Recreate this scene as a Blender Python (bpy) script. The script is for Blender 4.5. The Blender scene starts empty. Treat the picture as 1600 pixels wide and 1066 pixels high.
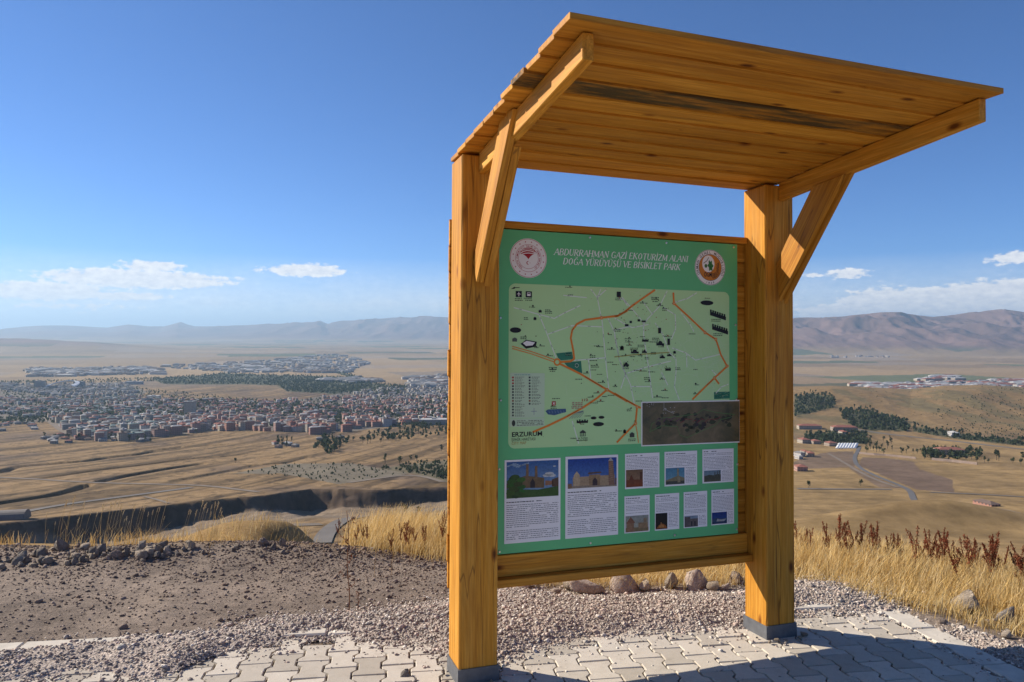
import bpy, bmesh, math, random
import numpy as np
from mathutils import Matrix, Vector

R = math.radians
scene = bpy.context.scene
COL = scene.collection

# ------------------------------------------------------------------ camera
FPX, CAMZ, PITCH, ROLL = 1145.8, 1.5124, -0.0125, 0.00443
RW = np.array([[math.cos(ROLL), -math.sin(ROLL), 0.0],
               [-math.sin(PITCH)*math.sin(ROLL), -math.sin(PITCH)*math.cos(ROLL), -math.cos(PITCH)],
               [math.cos(PITCH)*math.sin(ROLL), math.cos(PITCH)*math.cos(ROLL), -math.sin(PITCH)]])
cam_data = bpy.data.cameras.new('camera')
cam_data.sensor_width = 36.0
cam_data.lens = 36.0*FPX/1600.0
cam_data.clip_start = 0.05
cam_data.clip_end = 200000.0
cam = bpy.data.objects.new('camera', cam_data)
COL.objects.link(cam)
cam.matrix_world = Matrix([list(RW[0])+[0.0], list(RW[1])+[0.0], list(RW[2])+[CAMZ], [0, 0, 0, 1]])
scene.camera = cam

# ------------------------------------------------------------------ light
SUN_AZ, SUN_EL = R(-68.5), R(30.6)          # azimuth clockwise from +Y, elevation
SUN_STRENGTH, SKY_STRENGTH, EXPOSURE = 5.0, 0.092, 0.62
HAZE = 5.0e-5
sun_data = bpy.data.lights.new('sun', 'SUN')
sun_data.energy = SUN_STRENGTH
sun_data.angle = R(0.53)
sun_data.color = (1.0, 0.90, 0.76)
sun = bpy.data.objects.new('sun', sun_data)
COL.objects.link(sun)
sdir = Vector((math.sin(SUN_AZ)*math.cos(SUN_EL), math.cos(SUN_AZ)*math.cos(SUN_EL), math.sin(SUN_EL)))
sun.rotation_euler = sdir.to_track_quat('Z', 'Y').to_euler()
sun.location = sdir*50

world = bpy.data.worlds.new('World')
scene.world = world
world.use_nodes = True
wt = world.node_tree
for n in list(wt.nodes):
    wt.nodes.remove(n)


def N(tree, kind, **kw):
    n = tree.nodes.new(kind)
    for k, v in kw.items():
        if k == 'inp':
            for i, val in v.items():
                n.inputs[i].default_value = val
        else:
            setattr(n, k, v)
    return n


def math_node(tree, op, a, b=None, c=None, clamp=False):
    n = tree.nodes.new('ShaderNodeMath')
    n.operation = op
    n.use_clamp = clamp
    for i, v in enumerate((a, b, c)):
        if v is None:
            continue
        if isinstance(v, (int, float)):
            n.inputs[i].default_value = v
        else:
            tree.links.new(v, n.inputs[i])
    return n.outputs[0]


def mix_node(tree, fac, a, b, mode='MIX'):
    n = tree.nodes.new('ShaderNodeMix')
    n.data_type = 'RGBA'
    n.blend_type = mode
    for i, v in ((0, fac), (6, a), (7, b)):
        if isinstance(v, (int, float)):
            n.inputs[i].default_value = v
        elif isinstance(v, (tuple, list)):
            n.inputs[i].default_value = tuple(v)+((1.0,) if len(v) == 3 else ())
        else:
            tree.links.new(v, n.inputs[i])
    return n.outputs[2]


def ramp_node(tree, fac, stops, interp='LINEAR'):
    n = tree.nodes.new('ShaderNodeValToRGB')
    n.color_ramp.interpolation = interp
    els = n.color_ramp.elements
    while len(els) < len(stops):
        els.new(0.5)
    for e, (p, c) in zip(els, stops):
        e.position = p
        e.color = tuple(c)+((1.0,) if len(c) == 3 else ())
    tree.links.new(fac, n.inputs[0])
    return n.outputs[0]


def pix_ray(px, py):
    """direction (x, y, z) in the world of a picture point of the 1600 x 1066 frame, scaled to y = 1"""
    v = RW @ np.array([(px-800.0)/FPX, (533.0-py)/FPX, -1.0])
    return v/v[1]


def pix_angles(px, py):
    v = pix_ray(px, py)
    return math.atan2(v[0], v[1]), math.atan2(v[2], math.hypot(v[0], v[1]))


sky = N(wt, 'ShaderNodeTexSky')
sky.sky_type = 'NISHITA'
sky.sun_disc = False
sky.sun_elevation = SUN_EL
sky.sun_rotation = SUN_AZ
sky.altitude = 3000.0
sky.air_density = 1.0
sky.dust_density = 0.3
sky.ozone_density = 10.0
# a few fair-weather clouds low over the far mountains, by direction on the sky
tc = N(wt, 'ShaderNodeTexCoord')
sep = N(wt, 'ShaderNodeSeparateXYZ')
wt.links.new(tc.outputs['Generated'], sep.inputs[0])
sx, sy, sz = sep.outputs
az = math_node(wt, 'ARCTAN2', sx, sy)
el = math_node(wt, 'ARCSINE', sz)
comb = N(wt, 'ShaderNodeCombineXYZ')
wt.links.new(az, comb.inputs[0])
wt.links.new(math_node(wt, 'MULTIPLY', el, 2.0), comb.inputs[1])
nz = N(wt, 'ShaderNodeTexNoise', inp={'Scale': 80.0, 'Detail': 8.0, 'Roughness': 0.60})
wt.links.new(comb.outputs[0], nz.inputs['Vector'])
nz2 = N(wt, 'ShaderNodeTexNoise', inp={'Scale': 9.0, 'Detail': 4.0, 'Roughness': 0.55})
wt.links.new(comb.outputs[0], nz2.inputs['Vector'])
CLOUDS = [  # centre and half size in the picture, density
    (240, 416, 44, 9, 1.2), (215, 436, 125, 14, 1.3), (60, 455, 105, 15, 1.15), (190, 463, 85, 9, .85), (110, 478, 150, 12, .6), (478, 423, 58, 10, 1.2),
    (400, 422, 20, 4, .6), (620, 475, 25, 10, .35), (1268, 430, 20, 5, .75), (1325, 428, 32, 9, 1.0), (1375, 442, 14, 5, .5),
    (1590, 402, 30, 9, 1.1), (1550, 413, 22, 6, .55), (1300, 488, 70, 15, 1.0), (1395, 474, 75, 22, 1.4), (1480, 472, 90, 22, 1.35),
    (1575, 468, 110, 26, 1.45), (85, 437, 25, 5, .6), (1000, 452, 120, 20, .9), (-160, 440, 120, 20, .9), (1760, 460, 120, 22, 1.0)]
field = None
for (px, py, w, h, d) in CLOUDS:
    a0, e0 = pix_angles(px, py)
    u = math_node(wt, 'MULTIPLY', math_node(wt, 'SUBTRACT', az, a0), FPX/w*math.cos(a0)**0)
    v = math_node(wt, 'MULTIPLY', math_node(wt, 'SUBTRACT', el, e0), FPX/h)
    # flat-ish bottoms: the lower half falls off faster
    q = math_node(wt, 'ADD', math_node(wt, 'MULTIPLY', u, u), math_node(wt, 'MULTIPLY', v, v))
    g = math_node(wt, 'MULTIPLY', math_node(wt, 'EXPONENT', math_node(wt, 'MULTIPLY', q, -0.9)), d)
    field = g if field is None else math_node(wt, 'MAXIMUM', field, g)
t = math_node(wt, 'MULTIPLY', math_node(wt, 'SUBTRACT', nz.outputs[0], 0.5), 2.3)
t = math_node(wt, 'ADD', t, math_node(wt, 'MULTIPLY', math_node(wt, 'SUBTRACT', nz2.outputs[0], 0.5), 0.7))
dens = math_node(wt, 'ADD', math_node(wt, 'MULTIPLY', field, 1.55), t)
dens = math_node(wt, 'MULTIPLY', math_node(wt, 'SUBTRACT', dens, 0.62), 2.2, clamp=True)
# faint veil of far cloud just above the horizon, all the way round
band = math_node(wt, 'SUBTRACT', 1.0, math_node(wt, 'MULTIPLY', math_node(wt, 'ABSOLUTE', math_node(wt, 'SUBTRACT', el, 0.035)), 16.0), clamp=True)
veil = math_node(wt, 'MULTIPLY', math_node(wt, 'MULTIPLY', band, math_node(wt, 'ADD', nz2.outputs[0], .30)), .70)
dens = math_node(wt, 'MAXIMUM', math_node(wt, 'MULTIPLY', dens, 0.96), veil)
shade = math_node(wt, 'MULTIPLY', math_node(wt, 'SUBTRACT', nz.outputs[0], 0.35), 2.2, clamp=True)
ccol = mix_node(wt, shade, (5.6, 5.9, 6.5), (8.6, 8.45, 8.2))
skyc = mix_node(wt, dens, sky.outputs[0], ccol)
bg = N(wt, 'ShaderNodeBackground')
bg.inputs['Strength'].default_value = SKY_STRENGTH
wt.links.new(skyc, bg.inputs['Color'])
wout = N(wt, 'ShaderNodeOutputWorld')
wt.links.new(bg.outputs[0], wout.inputs['Surface'])

scene.view_settings.view_transform = 'Standard'
scene.view_settings.look = 'None'
scene.view_settings.gamma = 1.0
scene.view_settings.use_curve_mapping = False
scene.view_settings.exposure = EXPOSURE
scene.render.engine = 'CYCLES'
cy = scene.cycles
cy.use_denoising = True
cy.max_bounces = 6
cy.diffuse_bounces = 4
cy.glossy_bounces = 2
cy.transmission_bounces = 2
cy.transparent_max_bounces = 4
cy.volume_bounces = 0
cy.caustics_reflective = False
cy.caustics_refractive = False

# ------------------------------------------------------------------ frames of reference
# the kiosk and its paved terrace share a frame that drains about two degrees towards the valley
MK = np.array([[0.94307131, -0.33259061, 0.0], [0.3323713, 0.94244946, 0.03630896], [-0.01207602, -0.03424194, 0.99934061]])
CK = np.array([-0.91389, -3.30956, 1.51242])
OK = np.array([0, 0, CAMZ]) - MK @ CK
M_KIOSK = Matrix([list(MK[i])+[float(OK[i])] for i in range(3)]+[[0, 0, 0, 1]])


def K2W(p):
    return MK @ np.asarray(p, float) + OK


def W2K(p):
    return (np.asarray(p, float)-OK) @ MK


# ------------------------------------------------------------------ mesh helpers
def link(name, me, parent=None):
    o = bpy.data.objects.new(name, me)
    COL.objects.link(o)
    if parent is not None:
        o.parent = parent
    return o


def empty(name, mat=None):
    o = bpy.data.objects.new(name, None)
    o.empty_display_size = 0.2
    COL.objects.link(o)
    if mat is not None:
        o.matrix_world = mat
    return o


def tag(o, label=None, category=None, group=None, kind=None):
    if label:
        o['label'] = label
    if category:
        o['category'] = category
    if group:
        o['group'] = group
    if kind:
        o['kind'] = kind
    return o


def mesh_from(name, verts, faces, mat=None, smooth=False):
    me = bpy.data.meshes.new(name)
    me.from_pydata([tuple(map(float, v)) for v in verts], [], [tuple(map(int, f)) for f in faces])
    if mat is not None:
        me.materials.append(mat)
    if smooth:
        me.polygons.foreach_set('use_smooth', [True]*len(me.polygons))
    me.update()
    return me


def mesh_np(name, verts, tris, mat=None, smooth=False, cols=None, width=3):
    """fast mesh from arrays; tris (n, width); cols per vertex (n, 3)"""
    verts = np.ascontiguousarray(verts, np.float32)
    tris = np.ascontiguousarray(tris, np.int32)
    me = bpy.data.meshes.new(name)
    me.vertices.add(len(verts))
    me.vertices.foreach_set('co', verts.ravel())
    me.loops.add(tris.size)
    me.loops.foreach_set('vertex_index', tris.ravel())
    me.polygons.add(len(tris))
    me.polygons.foreach_set('loop_start', np.arange(len(tris), dtype=np.int32)*width)
    me.polygons.foreach_set('loop_total', np.full(len(tris), width, np.int32))
    if smooth:
        me.polygons.foreach_set('use_smooth', np.ones(len(tris), bool))
    if cols is not None:
        at = me.color_attributes.new('Col', 'FLOAT_COLOR', 'POINT')
        c = np.ones((len(verts), 4), np.float32)
        c[:, :3] = cols
        at.data.foreach_set('color', c.ravel())
    if mat is not None:
        me.materials.append(mat)
    me.update(calc_edges=True)
    me.validate()
    return me


class MB:
    """collects boxes and prisms of one part"""
    def __init__(s):
        s.v, s.f, s.c = [], [], []

    def add(s, verts, faces, col=None):
        b = len(s.v)
        s.v += [tuple(map(float, q)) for q in verts]
        s.f += [tuple(i+b for i in f) for f in faces]
        s.c += [col]*len(verts)

    def box(s, x0, x1, y0, y1, z0, z1):
        v = [(x, y, z) for x in (x0, x1) for y in (y0, y1) for z in (z0, z1)]
        s.add(v, [(0, 1, 3, 2), (4, 6, 7, 5), (0, 4, 5, 1), (2, 3, 7, 6), (0, 2, 6, 4), (1, 5, 7, 3)])

    def hexa(s, v):
        """eight corners: four of one end, four of the other, in the same order"""
        s.add(v, [(3, 2, 1, 0), (4, 5, 6, 7), (0, 1, 5, 4), (1, 2, 6, 5), (2, 3, 7, 6), (3, 0, 4, 7)])

    def build(s, name, mat, parent=None, bevel=0.0, smooth=False):
        me = mesh_from(name, s.v, s.f, mat)
        if any(c is not None for c in s.c):
            at = me.color_attributes.new('Col', 'FLOAT_COLOR', 'POINT')
            arr = np.ones((len(s.v), 4), np.float32)
            for i, c in enumerate(s.c):
                if c is not None:
                    arr[i, :3] = c
            at.data.foreach_set('color', arr.ravel())
        bm = bmesh.new()
        bm.from_mesh(me)
        bmesh.ops.recalc_face_normals(bm, faces=bm.faces)
        if bevel > 0:
            bmesh.ops.bevel(bm, geom=list(bm.edges), offset=bevel, segments=1, affect='EDGES', profile=0.6)
        bm.to_mesh(me)
        bm.free()
        if smooth:
            me.polygons.foreach_set('use_smooth', [True]*len(me.polygons))
        return link(name, me, parent)


# ------------------------------------------------------------------ noise
_tab = np.random.RandomState(7).rand(256, 256)


def vnoise(x, y, seed=0):
    x = np.asarray(x, float)+seed*17.31
    y = np.asarray(y, float)+seed*9.77
    xi, yi = np.floor(x).astype(int), np.floor(y).astype(int)
    fx, fy = x-xi, y-yi
    fx, fy = fx*fx*(3-2*fx), fy*fy*(3-2*fy)
    a = _tab[xi & 255, yi & 255]
    b = _tab[(xi+1) & 255, yi & 255]
    c = _tab[xi & 255, (yi+1) & 255]
    d = _tab[(xi+1) & 255, (yi+1) & 255]
    return (a*(1-fx)+b*fx)*(1-fy)+(c*(1-fx)+d*fx)*fy


def fbm(x, y, seed=0, octaves=4, gain=0.5):
    s, a, t = 0.0, 1.0, 0.0
    for o in range(octaves):
        s = s+a*vnoise(np.asarray(x)*2**o, np.asarray(y)*2**o, seed+o*3)
        t += a
        a *= gain
    return s/t


def ridged(x, y, seed=0, octaves=4):
    s, a, t = 0.0, 1.0, 0.0
    for o in range(octaves):
        s = s+a*(1-np.abs(2*vnoise(np.asarray(x)*2**o, np.asarray(y)*2**o, seed+o*5)-1))
        t += a
        a *= 0.55
    return s/t


def sstep(a, b, x):
    t = np.clip((np.asarray(x, float)-a)/(b-a), 0, 1)
    return t*t*(3-2*t)


# ------------------------------------------------------------------ materials
def new_mat(name):
    m = bpy.data.materials.new(name)
    m.use_nodes = True
    t = m.node_tree
    b = t.nodes['Principled BSDF']
    return m, t, b


def plain(name, col, rough=0.8, spec=0.3, vary=0.12, scale=8.0, bump=0.0, metal=0.0):
    m, t, b = new_mat(name)
    tcn = N(t, 'ShaderNodeTexCoord')
    nzn = N(t, 'ShaderNodeTexNoise', inp={'Scale': scale, 'Detail': 5.0, 'Roughness': 0.6})
    t.links.new(tcn.outputs['Object'], nzn.inputs['Vector'])
    lo = tuple(c*(1-vary) for c in col)
    hi = tuple(min(1, c*(1+vary)) for c in col)
    t.links.new(ramp_node(t, nzn.outputs[0], [(0.3, lo), (0.7, hi)]), b.inputs['Base Color'])
    b.inputs['Roughness'].default_value = rough
    b.inputs['Specular IOR Level'].default_value = spec
    b.inputs['Metallic'].default_value = metal
    if bump > 0:
        bp = N(t, 'ShaderNodeBump', inp={'Strength': bump, 'Distance': 0.01})
        t.links.new(nzn.outputs[0], bp.inputs['Height'])
        t.links.new(bp.outputs[0], b.inputs['Normal'])
    return m


def col_mat(name, rough=0.7, spec=0.2, vary=0.0, scale=30.0, translucent=0.0, random_tone=0.0):
    """reads the colour stored on the geometry, with a little grain"""
    m, t, b = new_mat(name)
    a = N(t, 'ShaderNodeAttribute')
    a.attribute_name = 'Col'
    c = a.outputs['Color']
    if vary > 0:
        tcn = N(t, 'ShaderNodeTexCoord')
        nzn = N(t, 'ShaderNodeTexNoise', inp={'Scale': scale, 'Detail': 4.0, 'Roughness': 0.6})
        t.links.new(tcn.outputs['Object'], nzn.inputs['Vector'])
        f = ramp_node(t, nzn.outputs[0], [(0.3, (1-vary,)*3), (0.7, (1+vary,)*3)])
        c = mix_node(t, 1.0, c, f, 'MULTIPLY')
    if random_tone > 0:
        oi = N(t, 'ShaderNodeObjectInfo')
        f = ramp_node(t, oi.outputs['Random'], [(0.0, (1-random_tone,)*3), (1.0, (1+random_tone,)*3)])
        c = mix_node(t, 1.0, c, f, 'MULTIPLY')
    t.links.new(c, b.inputs['Base Color'])
    b.inputs['Roughness'].default_value = rough
    b.inputs['Specular IOR Level'].default_value = spec
    if translucent > 0:
        tr = N(t, 'ShaderNodeBsdfTranslucent')
        t.links.new(c, tr.inputs['Color'])
        mx = N(t, 'ShaderNodeMixShader')
        mx.inputs[0].default_value = translucent
        t.links.new(b.outputs[0], mx.inputs[1])
        t.links.new(tr.outputs[0], mx.inputs[2])
        t.links.new(mx.outputs[0], t.nodes['Material Output'].inputs['Surface'])
    return m

# ================================================================== TERRAIN
# fall of the hillside and the valley floor: distance ahead (m) and height (m)
PROF = [(10, -1.6), (20, -5.0), (50, -17), (100, -36), (200, -66), (300, -86), (400, -104), (500, -117), (650, -132), (800, -144),
        (1000, -157), (1300, -174), (1700, -190), (2300, -205), (3200, -218), (5000, -232), (8000, -243), (12000, -250),
        (18000, -258), (26000, -266), (36000, -274)]
_pd = np.log(np.array([p[0] for p in PROF], float))
_pz = np.array([p[1] for p in PROF], float)
_dd = np.linspace(_pd[0], _pd[-1], 4000)
_zz = np.interp(_dd, _pd, _pz)
_k = np.exp(-0.5*(np.arange(-60, 61)/22.0)**2)
_k /= _k.sum()
_zz = np.convolve(np.pad(_zz, 60, mode='edge'), _k, 'valid')


def base_z(d):
    return np.interp(np.log(np.maximum(d, 10.0)), _dd, _zz)


_bd = np.exp(_dd)
_sl = (_zz-CAMZ)/_bd
_i0 = np.searchsorted(_bd, 250.0)
_slm = np.maximum.accumulate(_sl[_i0:])


def px_plan(px, py):
    """where the picture point meets the smooth valley floor: (x, y)"""
    v = pix_ray(px, py)
    d = float(np.interp(v[2], _slm, _bd[_i0:]))
    return np.array([v[0]*d, d])


def px_plan_many(px, py):
    v = np.stack([(np.asarray(px, float)-800)/FPX, (533-np.asarray(py, float))/FPX, -np.ones(len(px))], 0)
    w = RW @ v
    w = w/w[1]
    d = np.interp(w[2], _slm, _bd[_i0:])
    return w[0]*d, d


def plan_px(x, y, z):
    """picture position of world points"""
    p = np.stack([np.asarray(x, float), np.asarray(y, float), np.asarray(z, float)-CAMZ], 0)
    c = RW.T @ p
    return 800+FPX*c[0]/-c[2], 533-FPX*c[1]/-c[2]


EDGE = np.array([(-14, 6.5), (-8, 4.9), (-4, 3.75), (-2.7, 3.25), (-.88, 2.68), (.1, 2.2), (.45, 1.9), (.8, 1.34), (1.4, 1.04), (2.19, .86), (2.6, .78),
                 (2.78, .3), (2.93, -.1), (3.06, -.45), (3.4, -1.3), (4.0, -3), (5.2, -6), (8, -12)])


def edge_dist(kx, ky):
    """signed distance to the lip of the terrace, positive outside (towards the valley)"""
    best = np.full(np.shape(kx), 1e9)
    for a, b in zip(EDGE[:-1], EDGE[1:]):
        ab = b-a
        t = np.clip(((kx-a[0])*ab[0]+(ky-a[1])*ab[1])/(ab@ab), 0, 1)
        best = np.minimum(best, np.hypot(kx-a[0]-t*ab[0], ky-a[1]-t*ab[1]))
    inside = ky < np.interp(kx, EDGE[:, 0], EDGE[:, 1])
    return np.where(inside, -best, best)


PAV_O = np.array([-1.40, 0.985])
PAV_A = R(-10.5)
PAV_U = np.array([math.cos(PAV_A), math.sin(PAV_A)])
PAV_V = np.array([-math.sin(PAV_A), math.cos(PAV_A)])
PAV_UMAX = 4.14


def pav_uv(kx, ky):
    dx, dy = kx-PAV_O[0], ky-PAV_O[1]
    return dx*PAV_U[0]+dy*PAV_U[1], dx*PAV_V[0]+dy*PAV_V[1]


# lines of the valley, picture points turned into plan
def plan_line(pts):
    return np.array([px_plan(*p) for p in pts])


DITCHES = [plan_line(l) for l in (
    [(-60, 747), (0, 738), (22, 731), (61, 727), (131, 720.5), (168, 714), (208, 709.5), (241, 702), (284, 696), (348, 693)],
    [(63, 748), (138, 737), (208, 728), (284, 717), (350, 711.7), (400, 706)],
    [(153, 753), (190, 745.6), (241, 736), (313, 725)],
    [(-60, 793), (0, 784), (72, 773), (101, 766), (131, 758)],
    [(267, 752), (350, 737), (394, 728), (442, 725), (478, 715)])]
DITCH_W = [(4.5, 5.0), (3, 3.0), (4, 4.5), (4, 4.5), (3, 2.8)]
SC_X = np.array([-200, 0, 60, 130, 200, 270, 330, 350, 415, 446, 486, 536, 590, 645, 695, 760, 900])
SC_T = np.array([838, 818, 812, 805, 797, 790, 784, 781, 776, 772, 766, 768.5, 767.5, 764, 762, 760, 756])
SC_B = np.array([868, 854, 852, 847, 838, 825, 812, 808, 799, 800, 801, 797, 795, 789, 783, 774, 758])
_sc = [pix_ray(x, y) for x, y in zip(SC_X, SC_T)]
_sb = [pix_ray(x, y) for x, y in zip(SC_X, SC_B)]
SC_SX = np.array([v[0] for v in _sc])
SC_D = np.array([np.interp(v[2], _slm, _bd[_i0:]) for v in _sc])
SC_DROP = np.array([float(base_z(d-11)-(CAMZ+b[2]*(d-11))) for d, b in zip(SC_D, _sb)])


def crest_tab(pts, dist):
    v = [pix_ray(*p) for p in pts]
    return np.array([q[0] for q in v]), np.array([CAMZ+q[2]*dist for q in v])


FAR_D, NEAR_D, LOW_D, HILL_D, TOWN_D = 25000.0, 12500.0, 9200.0, 1750.0, 2750.0
FAR_C = crest_tab([(-400, 512), (0, 514.7), (66, 509), (109, 509), (166, 512), (201, 507), (232, 510), (254, 510), (270, 505), (278, 503), (288, 507), (302, 510), (350, 510),
                   (394, 508), (437, 506), (490, 503), (499, 501), (512, 506), (538, 502.5), (569, 500), (612, 496), (656, 496), (700, 498), (900, 498), (1250, 503), (1700, 503), (2200, 505)], FAR_D)
NEAR_C = crest_tab([(-400, 560), (760, 556), (900, 530), (1050, 510), (1242, 499), (1313, 496), (1377, 490.5), (1411, 491), (1459, 495), (1508, 490.5), (1545, 486), (1569, 484), (1600, 488), (1800, 492), (2300, 500)], NEAR_D)
LOW_C = crest_tab([(-500, 528), (-100, 527), (0, 529), (87, 531), (153, 535), (210, 541), (290, 548), (420, 552)], LOW_D)
HILL_C = crest_tab([(980, 660), (1100, 625), (1242, 611), (1301, 608), (1357, 609.5), (1423, 614), (1472, 608), (1533, 607), (1600, 612), (1800, 606), (2300, 606)], HILL_D)
TOWN_C = crest_tab([(190, 622), (212, 619), (258, 605), (328, 607), (350, 612), (400, 617), (440, 621), (470, 624)], TOWN_D)
MOUND = [(px_plan(1455, 822), 62.0, 24.0, 15.0), (px_plan(1300, 830), 45.0, 18.0, 5.0)]


def height(X, Y):
    """height of the ground"""
    X = np.asarray(X, float)
    Y = np.asarray(Y, float)
    r = np.hypot(X, Y)
    azm = np.abs(np.arctan2(X, Y))
    d = r*np.cos(np.minimum(azm, R(50)))
    s = np.tan(np.clip(np.arctan2(X, Y), -R(60), R(60)))       # x / y
    front = 1-sstep(R(62), R(95), azm)
    zb = base_z(d)
    # --- valley features
    far = d > 200
    z = zb.copy()
    if np.any(far):
        xf, yf, df, sf = X[far], Y[far], d[far], s[far]
        zf = zb[far].copy()
        ampl = np.interp(df, [200, 500, 1500, 6000, 9000], [1.0, 2.0, 5.0, 5.0, 10.0])
        zf += ampl*(fbm(xf/180, yf/260, 3, 4)-.5)*2
        # the cut bank above the river bed
        dt = np.interp(sf, SC_SX, SC_D)+9*(fbm(xf/26, yf/26, 33, 4)-.5)*2
        dp = np.interp(sf, SC_SX, SC_DROP)*(1-sstep(0.02, 0.12, sf))*(1-sstep(.75, .95, -sf))
        low = np.where(df < dt-11, sstep(dt-170, dt-25, df), np.clip((dt-df)/11, 0, 1))
        zf -= dp*low*(.86+.28*fbm(xf/9, yf/9, 34, 3))
        for ln, (w, dep) in zip(DITCHES, DITCH_W):
            lo, hi = ln.min(0)-60, ln.max(0)+60
            m = (xf > lo[0]) & (xf < hi[0]) & (yf > lo[1]) & (yf < hi[1])
            if not np.any(m):
                continue
            xm, ym = xf[m], yf[m]
            best = np.full(xm.shape, 1e9)
            sgn = np.ones(xm.shape)
            for a, b in zip(ln[:-1], ln[1:]):
                ab = b-a
                t = np.clip(((xm-a[0])*ab[0]+(ym-a[1])*ab[1])/(ab@ab), 0, 1)
                ex, ey = xm-a[0]-t*ab[0], ym-a[1]-t*ab[1]
                dd = np.hypot(ex, ey)
                c = np.sign(ab[0]*ey-ab[1]*ex)
                sgn = np.where(dd < best, c, sgn)
                best = np.minimum(best, dd)
            q = best*sgn
            wob = .55+.9*vnoise(xm/45, ym/45, 12)
            zf[m] -= dep*wob*np.exp(-(np.minimum(q, 0)/(1.3*w))**2)*np.where(q < 0, 1, np.clip(1-q/w, 0, 1))
        # foothill on the right, with its gullies
        cz = np.interp(sf, *HILL_C)
        up = sstep(1180, HILL_D, df)*(1-sstep(HILL_D, 2700, df))
        gul = ridged(xf/150, yf/330, 5, 4)
        amp = np.maximum(cz-zb[far], 0)*sstep(.13, .30, sf)
        zf += up*amp*(1.0-.32*(1-gul)*(1-sstep(1600, 1750, df)))
        # bare knoll in the town
        ct = np.interp(sf, *TOWN_C)
        kn = np.maximum(ct-zb[far]-1.0, 0)*sstep(-.535, -.50, sf)*(1-sstep(-.34, -.29, sf))
        zf += kn*sstep(2350, TOWN_D, df)*(1-sstep(TOWN_D, 3200, df))
        # low ridge far left
        cl = np.interp(sf, *LOW_C)
        al = np.maximum(cl-zb[far], 0)*(1-sstep(-.48, -.35, sf))
        zf += al*sstep(7600, LOW_D, df)*(1-sstep(LOW_D, 13500, df))*(.86+.28*ridged(xf/900, yf/1500, 8, 3)-.12)
        # mountains on the right
        cn = np.interp(sf, *NEAR_C)
        an = np.maximum(cn-zb[far], 0)*sstep(.02, .22, sf)
        rg = .55*ridged(xf/1500, yf/2300, 21, 4)+.45*ridged(xf/560, yf/900, 23, 4)
        t = np.clip((df-8100)/(NEAR_D-8100), 0, 1)
        pr = .16*sstep(0, .25, t)+.84*sstep(.05, 1.0, t)
        side = 1-t**3*.8
        zf += an*np.where(df < NEAR_D, np.clip(pr*(1+1.7*(rg-.62)*side), 0, 1.0), 1-sstep(NEAR_D, 19000, df))
        # far range
        cf = np.interp(sf+.016*(fbm(xf/1500, yf/1500, 37, 3)-.5), *FAR_C)
        af = np.maximum(cf-zb[far], 0)
        rg2 = .5*ridged(xf/2600, yf/4200, 27, 4)+.5*ridged(xf/1000, yf/1700, 29, 4)
        t = np.clip((df-15500)/(FAR_D-15500), 0, 1)
        pr = .1*sstep(0, .3, t)+.9*sstep(.15, 1.0, t)
        far_part = af*np.where(df < FAR_D, np.clip(pr*(1+1.7*(rg2-.62)*(1-t**4)), 0, 1.0)*(.93+.10*fbm(xf/420, yf/3000, 39, 3)), 1-sstep(FAR_D, 34000, df))
        zf = np.where(df > 14000, np.maximum(zf, zb[far]+far_part), zf)
        # spoil mounds at the foot of the slope on the right
        for (c, rx, ry, hh) in MOUND:
            zf += hh*np.exp(-((xf-c[0])/rx)**2-((yf-c[1])/ry)**2)
        z[far] = zf
    # --- the near slope and the terrace
    near = d < 120
    if np.any(near):
        xn, yn, dn = X[near], Y[near], d[near]
        n = MK[:, 2]
        zp = OK[2]-(n[0]*(xn-OK[0])+n[1]*(yn-OK[1]))/n[2]
        zp = np.where(r[near] > 30, zp*0+OK[2], zp)
        kp = (np.stack([xn, yn, zp], -1)-OK) @ MK
        kx, ky = kp[..., 0], kp[..., 1]
        e = edge_dist(kx, ky)
        left = 1-sstep(-.2, .5, kx)
        right = sstep(.3, 1.4, kx)
        eo = np.maximum(e, 0)
        drop = .16*eo+.34*np.maximum(eo-2.1, 0)
        drop += left*.09*np.maximum(eo-.7, 0)
        berm = left*(.065*np.exp(-((e-.12)/.34)**2)*(.6+.8*vnoise(kx*1.6, ky*1.6, 4)))
        heap = np.where(e < .35, .028*(fbm(kx*2.1, ky*2.1, 6, 4)-.5)*2*sstep(-3.2, -1.2, -np.abs(e)*0+ky-1.0-.0*kx), 0)
        u, v = pav_uv(kx, ky)
        paved = (u < PAV_UMAX+.16) & (v < .14)
        zn = zp-drop+berm+heap*(~paved)+.05*(fbm(kx*.9, ky*.9, 9, 3)-.5)*sstep(0.1, 1.0, e)
        zn = np.where(paved, zp-.014, zn)
        # the hillock of spoil beside the slope on the left
        w = sstep(9, 60, dn)*front[near]
        hz = zn*(1-w)+(z[near]+.6*(fbm(xn/5, yn/5, 14, 4)-.5)*2)*w
        ex = (xn+5.62)/np.where(xn > -5.62, .62, 1.7)
        mz = CAMZ-.2665*16-.32*ex**2-.3*((yn-16)/1.6)**2+.10*(fbm(xn*1.3, yn*1.3, 15, 3)-.5)
        hz = np.maximum(hz, mz)
        z[near] = hz
    z = np.where(front < 1, z*front+(1-front)*np.where(r < 200, np.where(near, z, OK[2]), OK[2]), z)
    return z


def ground_z(x, y):
    return float(height(np.array([x]), np.array([y]))[0])


def px_ground(px, py, d0=1.6, d1=90.0):
    """first hit of the picture ray with the near ground"""
    v = pix_ray(px, py)
    d = np.exp(np.linspace(math.log(d0), math.log(d1), 3000))
    zg = height(v[0]*d, d)
    hit = np.nonzero(CAMZ+v[2]*d <= zg)[0]
    k = hit[0] if len(hit) else len(d)-1
    return np.array([v[0]*d[k], d[k], zg[k]])


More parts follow.
